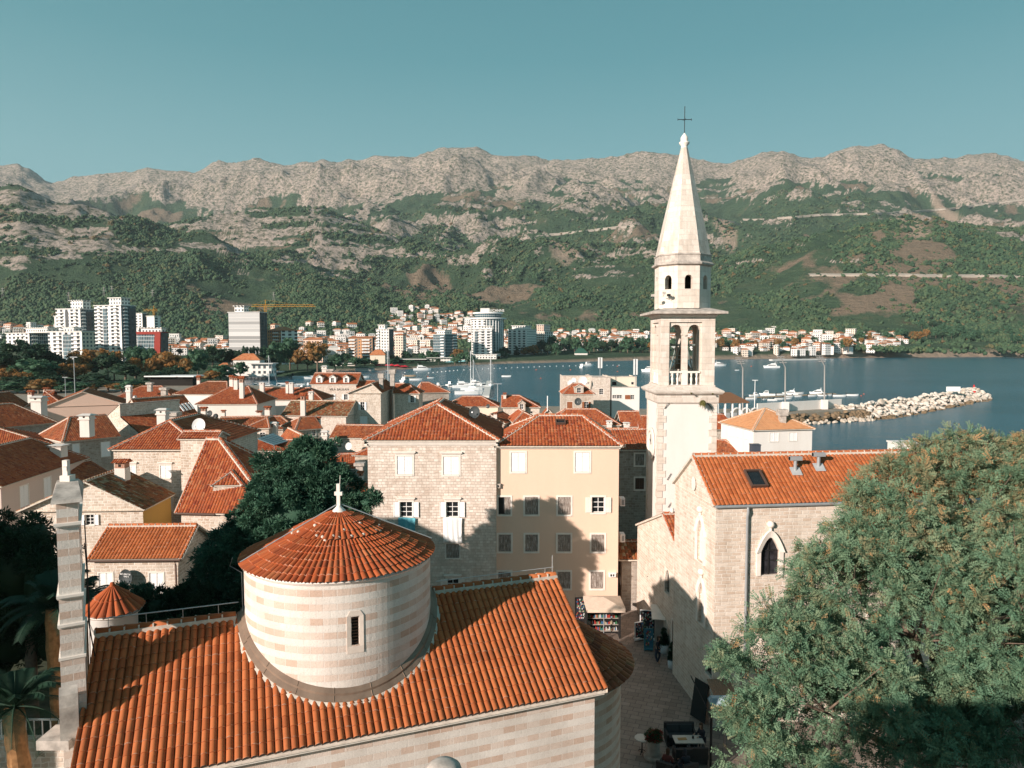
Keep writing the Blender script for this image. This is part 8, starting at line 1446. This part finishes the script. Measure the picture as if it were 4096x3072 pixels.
for k, (px, py) in enumerate(((2163, 1514), (2282, 1480), (2145, 1480), (2470, 1487), (1712, 1507), (2470, 1466), (3005, 1466), (3455, 1577), (3445, 1584))):
    p = onz(px, py, SEA); o = empty('buoy', p, 0, 'small %s buoy, %s of the orange ones from the left' % ('orange', ordn(1+sorted([2163, 2282, 2145, 2470, 1712, 2471, 3005, 3455, 3445]).index(px if k != 5 else 2471))), 'buoy', 'orange buoys in the bay'); q = MB(); r_b = .0011*p.y; q.rings((0, 0), [(0, -.3), (r_b, 0), (r_b, .5*r_b), (0, r_b)], 8); q.build('float', plain('orange_float', (.6, .12, .05), .5), o)
for px, yb, yt, D, lb in ((305, 1700, 1430, 180, 'tall slim lamp mast before the left park trees'), (265, 1640, 1510, 250, 'shorter lamp mast left of the tall slim one'), (3018, 1640, 1522, 225, 'white thin mast between the left and middle floodlight masts'), (1991, 1700, 1537, 150, 'thin flagpole right of the berthed yachts')):
    b = onY(px, yb, D); b.z = max(b.z, -3); h = onY(px, yt, D).z-b.z; o = empty('mast', b, 0, lb, 'mast'); q = MB(); q.tube([(0, 0, 0), (0, 0, h)], [.16, .09], 6); q.box((-.9, -.1, h), (.9, .1, h+.18)); q.build('pole', GREYM if px != 3018 else WHITE, o)
# pylons on the slopes
for k, (px, py) in enumerate(((22, 1195), (284, 1210), (425, 1190), (457, 1185), (618, 1200), (1100, 1205))):
    p = drop(px, py+8, 1150)
    if p is None: continue
    o = empty('pylon', p, 0, '%s power pylon from the left on the wooded slope' % ordn(k+1), 'pylon', 'power pylons'); q = MB()
    for sx_ in (-2, 2): q.tube([(sx_, 0, 0), (0, 0, 22)], .35, 4)
    q.tube([(-4, 0, 16), (4, 0, 16)], .3, 4); q.tube([(-3, 0, 20), (3, 0, 20)], .3, 4); q.build('frame', STEEL, o)
# ================================================================ people and things in the alley
SKIN = plain('skin', (.50, .30, .21), .6); NAVY = plain('dark_clothes', (.03, .03, .04), .9); JEAN = plain('blue_grey_trousers', (.06, .07, .10), .9); HAIR = plain('brown_hair', (.07, .035, .02), .8); MAROON = plain('maroon_clothes', (.14, .04, .035), .9)
def skin_mesh(name, pts, edges, rad, mat, parent):
    bm = bmesh.new(); lay = bm.verts.layers.skin.verify(); vs = [bm.verts.new(p) for p in pts]
    for i, v in enumerate(vs): v[lay].radius = (rad[i], rad[i]); v[lay].use_root = (i == 0)
    for a, b in edges: bm.edges.new((vs[a], vs[b]))
    me = bpy.data.meshes.new(name); bm.to_mesh(me); bm.free(); me.materials.append(mat); o = bpy.data.objects.new(name, me); COL.objects.link(o); o.parent = parent; m = o.modifiers.new('skin', 'SKIN'); m.use_smooth_shade = True; s = o.modifiers.new('sub', 'SUBSURF'); s.levels = s.render_levels = 1
    bpy.context.view_layer.update(); dg = bpy.context.evaluated_depsgraph_get(); me2 = bpy.data.meshes.new_from_object(o.evaluated_get(dg)); o.modifiers.clear(); o.data = me2; return o
def person(loc, rz, pose, top, leg, label, hair=HAIR, long_hair=True):
    o = empty('person', loc, rz, label, 'person'); sit = pose == 'sit'; hz = .5 if sit else .93; bend = .12 if sit else .0
    nk = (0, -.02-bend*.3, hz+.52); pts = [(0, 0, hz), (0, -.01, hz+.22), (0, -.02, hz+.42), nk, (0, -.04-bend*.3, hz+.60)]; r = [.13, .12, .14, .055, .05]; ed = [(0, 1), (1, 2), (2, 3), (3, 4)]
    def add(p, rr, par): pts.append(p); r.append(rr); ed.append((par, len(pts)-1)); return len(pts)-1
    for sg in (-1, 1):
        if sit: a = add((sg*.10, -.02, hz), .10, 0); b = add((sg*.12, -.42, hz+.02), .065, a); c = add((sg*.12, -.46, .09), .045, b); add((sg*.12, -.60, .04), .038, c)
        else: st = .17*sg; a = add((sg*.09, 0, hz-.06), .095, 0); b = add((sg*.09, -st*.7, .50), .062, a); c = add((sg*.09, st*.2-.02, .09), .042, b); add((sg*.09, st*.2-.17, .04), .036, c)
        s_ = add((sg*.18, -.02, hz+.45), .055, 2)
        if sit: e = add((sg*.24, -.08, hz+.20), .043, s_); h_ = add((sg*.16, -.34, hz+.24), .032, e)
        else: e = add((sg*.25, .06*sg, hz+.17), .043, s_); h_ = add((sg*.22, -.14, hz+.0+.1*(sg > 0)), .030, e)
        pm_ = add(tuple(Vector(pts[h_])+Vector((0, -.05, -.03))), .028, h_)
        for k in range(4): add(tuple(Vector(pts[pm_])+Vector(((k-1.5)*.018, -.055-.008*(k in (1, 2)), -.035))), .009, pm_)
        add(tuple(Vector(pts[pm_])+Vector((-sg*.035, -.02, -.02))), .010, pm_)
    skin_mesh('body', pts, ed, r, SKIN, o)
    tp = [0, 1, 2, 3]; tpts = [pts[i] for i in tp]; tr = [.155, .145, .165, .075]; te = [(0, 1), (1, 2), (2, 3)]; base = 4
    n5 = 5; per_ = (len(pts)-5)//2
    for k in range(2):
        i0 = 5+k*per_; s_, e, h_ = i0+4, i0+5, i0+6; q = len(tpts); tpts += [pts[s_], pts[e], pts[h_]]; tr += [.075, .06, .045]; te += [(2, q), (q, q+1), (q+1, q+2)]
    skin_mesh('jacket', tpts, te, tr, top, o); lp = [pts[0]]; lr = [.15]; le = []
    for k in range(2): i0 = 5+k*per_; q = len(lp); lp += [pts[i0], pts[i0+1], pts[i0+2]]; lr += [.115, .08, .062]; le += [(0, q), (q, q+1), (q+1, q+2)]
    skin_mesh('trousers', lp, le, lr, leg, o)
    hc_ = Vector((0, -.06-bend*.3, hz+.70)); q = MB(); q.rings((hc_.x, hc_.y), [(0, hc_.z-.125), (.045, hc_.z-.115), (.07, hc_.z-.05), (.078, hc_.z+.02), (.07, hc_.z+.08), (.035, hc_.z+.115), (0, hc_.z+.12)], 14, sy=1.2)
    q.mesh([hc_+Vector((-.015, -.09, -.02)), hc_+Vector((.015, -.09, -.02)), hc_+Vector((0, -.115, -.025)), hc_+Vector((0, -.09, .02))], [(0, 1, 2), (0, 2, 3), (1, 3, 2)])
    for sg in (-1, 1): q.rings((hc_.x+sg*.082, hc_.y), [(0, hc_.z-.03), (.012, hc_.z), (0, hc_.z+.03)], 6)
    q.build('head', SKIN, o); q = MB(); q.box(tuple(hc_+Vector((-.025, -.093, -.062))), tuple(hc_+Vector((.025, -.08, -.052)))); [q.box(tuple(hc_+Vector((sg*.03-.012, -.09, .005))), tuple(hc_+Vector((sg*.03+.012, -.078, .02)))) for sg in (-1, 1)]; q.build('face_features', NAVY, o)
    q = MB(); q.rings((hc_.x, hc_.y+.02), [(.086, hc_.z-(.16 if long_hair else .02)), (.092, hc_.z+.03), (.082, hc_.z+.09), (.045, hc_.z+.13), (0, hc_.z+.14)], 14, sy=1.15, a0=-.35, a1=math.pi+.35, cap=False); q.rings((hc_.x, hc_.y+.005), [(.088, hc_.z+.055), (.08, hc_.z+.09), (.045, hc_.z+.13), (0, hc_.z+.14)], 14, sy=1.2, cap=False); q.build('hair', hair, o)
    return o
gp = lambda x, y: onz(x, y, 0.004)
person(gp(2630, 2652), R(60), 'walk', NAVY, JEAN, 'person in dark clothes walking along the church wall in the alley')
person(gp(2808, 2990)+Vector((0, 0, -.03)), R(-70), 'sit', NAVY, NAVY, 'person in dark clothes sitting at the right end of the cafe table')
WICK = plain('dark_wicker', (.045, .042, .042), .8, var=.4, scale=30, bump=.4); CUSH = plain('charcoal_cushion', (.05, .055, .06), .9); TABM = plain('pale_table_top', (.50, .47, .42), .35, spec=.5)
def chair(p, rz, w_, label, name='armchair', sofa=1, group='cafe seats'):
    o = empty(name, p, rz, label, 'sofa' if sofa > 1 else 'armchair', None if sofa > 1 else group); q = MB(); q.box((-w_/2, -.38, .06), (w_/2, .38, .36)); q.build('base', WICK, o); q = MB(); q.hexa([(-w_/2, .28, .3), (w_/2, .28, .3), (w_/2, .40, .3), (-w_/2, .40, .3), (-w_/2, .36, .88), (w_/2, .36, .88), (w_/2, .48, .88), (-w_/2, .48, .88)]); q.build('backrest', WICK, o)
    for sg in (-1, 1): q = MB(); q.box((sg*w_/2-(.10 if sg > 0 else 0), -.38, .3), (sg*w_/2+(.10 if sg < 0 else 0), .34, .62)); q.build('armrest', WICK, o)
    for k in range(sofa): a = -w_/2+.12+(w_-.24)*k/sofa; b = a+(w_-.24)/sofa-.02; q = MB(); q.box((a, -.36, .37), (b, .26, .48)); q.build('seat_cushion', CUSH, o); q = MB(); q.hexa([(a, .14, .49), (b, .14, .49), (b, .27, .49), (a, .27, .49), (a, .24, .84), (b, .24, .84), (b, .34, .84), (a, .34, .84)]); q.build('back_cushion', CUSH, o)
    for sx_ in (-1, 1):
        for sy_ in (-1, 1): q = MB(); q.box((sx_*(w_/2-.06)-.03, sy_*.33-.03, 0), (sx_*(w_/2-.06)+.03, sy_*.33+.03, .062)); q.build('leg', BLACK, o)
    return o
chair(gp(2722, 2972), 0, 1.55, 'dark wicker two seat sofa behind the cafe table', 'sofa', 2); chair(gp(2728, 3046), R(180), .8, 'left of two wicker armchairs with their backs to the terrace'); chair(gp(2790, 3042), R(180), .8, 'right of two wicker armchairs with their backs to the terrace')
c1 = chair(gp(2668, 3105), R(150), .8, 'wicker armchair with a seated person at the bottom edge'); c2 = chair(gp(2742, 3110), R(200), .8, 'second wicker armchair at the bottom edge, right of the first')
person(gp(2668, 3105)+Vector((0, 0, .0)), R(150), 'sit', MAROON, NAVY, 'person with brown hair sitting in the armchair at the bottom edge'); person(gp(2742, 3110), R(200), 'sit', NAVY, JEAN, 'person in dark clothes in the second armchair at the bottom edge', hair=NAVY)
t_ = empty('cafe_table', gp(2752, 3008), 0, 'rectangular pale topped cafe table between sofa and armchairs', 'table'); q = MB(); q.box((-.72, -.36, .62), (.72, .36, .67)); q.build('table_top', TABM, t_)
for sx_ in (-1, 1):
    for sy_ in (-1, 1): q = MB(); q.box((sx_*.66-.03, sy_*.3-.03, 0), (sx_*.66+.03, sy_*.3+.03, .62)); q.build('leg', BLACK, t_)
bz = t_.location; o = empty('menu', bz+Vector((-.3, 0, .675)), R(5), 'brown menu lying on the cafe table', 'menu'); q = MB(); q.box((-.22, -.1, 0), (.22, .1, .02)); q.build('cover', plain('tan_leather', (.42, .25, .10), .7), o)
o = empty('candle_jar', bz+Vector((.25, .05, .675)), 0, 'small dark jar on the cafe table', 'jar'); q = MB(); q.rings((0, 0), [(.04, 0), (.05, .06), (.045, .12)], 12); q.build('glass', BLACK, o)
o = empty('round_table', gp(2568, 3010), 0, 'small round marble topped bistro table beside the flower planter', 'table'); q = MB(); q.rings((0, 0), [(.36, .72), (.38, .73), (.38, .76), (.36, .77)], 28); q.build('table_top', TABM, o); q = MB(); q.tube([(0, 0, 0), (0, 0, .72)], .03, 8)
for k in range(3): a = 2.1*k; q.tube([(0, 0, .18), (math.cos(a)*.26, math.sin(a)*.26, .0)], .018, 5)
q.build('pedestal', BLACK, o)
pl = empty('column_planter', gp(2614, 3030), 0, 'old stone column base used as a planter with red flowers', 'planter'); q = MB(); q.rings((0, 0), [(.46, 0), (.48, .08), (.44, .16), (.36, .2), (.40, .27), (.31, .33), (.29, .85), (.31, .92)], 24); q.build('pot', TRIM_G, pl)
L_FLW = leaf_mat('geranium', [(0, (.03, .07, .03)), (.7, (.05, .10, .04)), (.8, (.30, .03, .03)), (1, (.4, .05, .05))]); crown('flowers', [((0, 0, 1.08), (.33, .33, .22))], 26, 22, .12, 'scale', L_FLW, pl, 61, .5, (0, 0, 0), None, .7)
for px, py, lb in ((2655, 2610, 'far white planter with a clipped dark cone bush by the church door'), (2690, 2672, 'near white planter with a clipped dark cone bush by the church wall')):
    o = empty('planter', gp(px, py), 0, lb, 'planter', 'white planters in the alley'); q = MB(); q.rings((0, 0), [(.24, 0), (.29, .05), (.31, .55), (.27, .56), (.26, .48)], 20); q.build('pot', plain('cool_white_pot', (.62, .63, .64), .6), o); crown('bush', [((0, 0, .75), (.2, .2, .3)), ((0, 0, 1.1), (.13, .13, .3)), ((0, 0, 1.4), (.06, .06, .2))], 60, 20, .08, 'scale', L_DRK, o, 71, .45, (0, 0, 0), None, .8)
o = empty('menu_board', gp(2790, 2880), R(-62), 'tall black menu board leaning on a frame by the church wall', 'menu board'); q = MB(); q.hexa([(-.55, -.03, .05), (.55, -.03, .05), (.55, .03, .05), (-.55, .03, .05), (-.5, .25, 2.1), (.5, .25, 2.1), (.5, .3, 2.1), (-.5, .3, 2.1)]); q.build('board', plain('blackboard', (.025, .03, .03), .8), o)
q = MB(); q.tube([(-.5, .28, 2.1), (-.5, .9, .0)], .02, 5); q.tube([(.5, .28, 2.1), (.5, .9, .0)], .02, 5); q.tube([(-.5, .9, .05), (.5, .9, .05)], .02, 5); q.tube([(-.5, 0, .05), (-.5, .9, .05)], .02, 5); q.build('stand', BLACK, o)
q = MB()
for k in range(9): q.obox((-.38, -.032+.28*(.25+k*.075), .3+.18*k), (.5+.2*((k*7) % 3)/2, 0, 0), (0, .003, .0), (0, 0, .02))
q.build('chalk_lines', TRIM_G, o)
# cafe awning post and umbrella at the right of the seats
pb_ = gp(2842, 3072); o = empty('cantilever_parasol', pb_, 0, 'cafe parasol with a dark post and folded blue grey cover by the leafy tree', 'parasol'); q = MB(); q.tube([(0, 0, 0), (0, 0, 3.3)], .06, 8); q.tube([(0, 0, 2.5), (-.5, 2.0, 3.6)], .03, 6); q.build('pole', BLACK, o); q = MB(); q.hexa([(-.1, -.3, 3.25), (1.2, -.3, 3.25), (1.2, .4, 3.25), (-.1, .4, 3.25), (0, -.1, 3.5), (1.1, -.1, 3.5), (1.1, .2, 3.5), (0, .2, 3.5)]); q.build('cover', plain('blue_grey_canvas', (.33, .42, .48), .8), o)
o = empty('brown_awning', gp(2905, 2990)+Vector((0, 0, 0)), 0, 'ribbed brown awning half hidden under the leafy tree', 'awning'); q = MB()
for k in range(12): q.hexa([(-.6+k*.1, -1.6, 2.3), (-.52+k*.1, -1.6, 2.3), (-.52+k*.1, 1.6, 2.75), (-.6+k*.1, 1.6, 2.75), (-.6+k*.1, -1.6, 2.34), (-.52+k*.1, -1.6, 2.34), (-.52+k*.1, 1.6, 2.79), (-.6+k*.1, 1.6, 2.79)])
q.build('slats', plain('brown_awning_slats', (.28, .17, .11), .7), o); q = MB(); [q.box((x, y, 0), (x+.06, y+.06, 2.35)) for x in (-.6, .5) for y in (-1.6,)]; q.build('posts', BLACK, o)
# souvenir stall at the corner of the apricot house
sc_ = onz(2416, 2403, 2.75); o = empty('stall_parasol', (sc_.x, sc_.y, 0), 0, 'square cream parasol over the souvenir stall at the apricot house', 'parasol'); q = MB(); h = 1.3; q.face([(-h, -h, 2.62), (h, -h, 2.62), (.0, 0, 3.0)]); q.face([(h, -h, 2.62), (h, h, 2.62), (0, 0, 3.)]); q.face([(h, h, 2.62), (-h, h, 2.62), (0, 0, 3.)]); q.face([(-h, h, 2.62), (-h, -h, 2.62), (0, 0, 3.)]); [q.obox((x0, y0_, 2.42), (dx, dy, 0), (-dy*.01, dx*.01, 0), (0, 0, .2)) for x0, y0_, dx, dy in ((-h, -h, 2*h, 0), (h, -h, 0, 2*h), (h, h, -2*h, 0), (-h, h, 0, -2*h))]; q.build('canopy', C_CRM, o); q = MB(); q.tube([(0, 0, 0), (0, 0, 3.)], .035, 6); q.build('pole', GREYM, o)
st = empty('souvenir_stall', (sc_.x, sc_.y+.6, 0), 0, 'dark souvenir stall with crowded shelves under the cream parasol', 'stall'); q = MB(); q.box((-1.15, .5, 0), (1.15, .6, 2.1)); q.box((-1.2, -.4, 0), (-1.1, .6, 2.1)); q.box((1.1, -.4, 0), (1.2, .6, 2.1)); q.build('cabinet', BLACK, st)
for k in range(4): q = MB(); q.box((-1.09, .0, .35+k*.45), (1.09, .49, .38+k*.45)); q.build('shelf', TRIM_G, st)
GC = [plain('goods_%s' % n, c, .6) for n, c in (('red', (.4, .05, .04)), ('blue', (.05, .15, .3)), ('cream', (.5, .42, .3)), ('green', (.06, .2, .1)), ('white', (.6, .6, .6)))]; rg = random.Random(9)
q = MB()
for k in range(4):
    for j in range(26): x = -1.05+j*.08; h = rg.uniform(.08, .24); q.box((x, .1, .385+k*.45), (x+.06, .1+rg.uniform(.05, .2), .385+k*.45+h), m=rg.randrange(5))
q.build('souvenirs', GC, st, kind='stuff')
o = empty('ice_chest', gp(2380, 2508), 0, 'red and white ice chest in front of the souvenir stall', 'ice chest'); q = MB(); q.box((-.32, -.25, 0), (.32, .25, .5)); q.build('body', plain('chest_red', (.45, .03, .03), .4), o); q = MB(); q.box((-.34, -.27, .5), (.34, .27, .62)); q.build('lid', WHITE, o)
def rack(px, py, w_, h, rz, label, n=60, fr=WHITE, back=None, name='souvenir_rack'):
    o = empty(name, gp(px, py), rz, label, 'display rack', 'display racks in the alley'); q = MB(); [q.box((x-.03, -.03, 0), (x+.03, .03, h)) for x in (-w_/2, w_/2)]; q.box((-w_/2, -.03, h-.05), (w_/2, .03, h)); q.box((-w_/2, -.2, .1), (w_/2, .2, .16)); q.build('frame', fr, o); q = MB(); q.box((-w_/2+.03, .0, .2), (w_/2-.03, .02, h-.06)); q.build('panel', back or NAVY, o); q = MB()
    for k in range(n): x = rg.uniform(-w_/2+.06, w_/2-.12); z = rg.uniform(.3, h-.2); q.box((x, -.05, z), (x+.07, -.005, z+.09), m=rg.randrange(5))
    q.build('souvenirs', GC, o, kind='stuff'); return o
rack(2590, 2560, 1.0, 2.1, R(-15), 'white framed board hung with small souvenirs', 90); rack(2560, 2560, .8, 1.3, R(20), 'low white rack of trinkets left of the framed board', 70); rack(2594, 2602, .55, 1.5, R(-5), 'narrow blue rack of postcards standing in the alley', 30, fr=plain('teal_frame', (.05, .2, .25), .6), back=plain('blue_panel', (.06, .18, .28), .7)); rack(2330, 2490, 1.1, 1.9, R(10), 'dark crowded souvenir rack left of the stall', 110, fr=BLACK); rack(2318, 2460, .8, 1.7, R(30), 'smaller souvenir rack at the corner of the ashlar house', 70, fr=BLACK)
bx = gp(2650, 2580); o = empty('kiosk', bx, R(-8), 'small white kiosk with a slanted roof against the church wall', 'kiosk'); q = MB(); q.box((-.5, -.1, 0), (.55, 1.2, 1.95)); q.build('body', plain('kiosk_boards', (.42, .34, .30), .8), o); q = MB(); q.hexa([(-.75, -.5, 1.9), (.75, -.5, 1.9), (.75, 1.3, 2.25), (-.75, 1.3, 2.25), (-.75, -.5, 1.96), (.75, -.5, 1.96), (.75, 1.3, 2.31), (-.75, 1.3, 2.31)]); q.build('roof', TRIM, o)
o = empty('green_climber', (10.6, 50.9, 3.9), 0, 'dark green climbing plant hanging on the tower foot', 'plant'); crown('leaves', [((0, 0, 0), (.5, .9, 1.2))], 60, 24, .25, 'scale', L_DRK, o, 81, .8, (0, 0, 0), None, .7)
o = empty('stone_portal', (10.55, 46.5, 0), 0, 'carved pale portal frame around the dark church door', 'portal'); q = MB(); [q.box((-.12, y, 0), (.02, y+.25, 2.6)) for y in (-.8, .6)]; q.box((-.2, -.95, 2.6), (.02, 1.05, 2.85)); q.hexa([(-.15, -.9, 2.86), (.02, -.9, 2.86), (.02, 1.0, 2.86), (-.15, 1.0, 2.86), (-.1, 0, 3.6), (.02, 0, 3.6), (.02, .1, 3.6), (-.1, .1, 3.6)]); q.build('frame', TRIM, o); q = MB(); q.box((-.03, -.55, 0), (.0, .6, 2.6)); q.build('door', DARKIN, o)
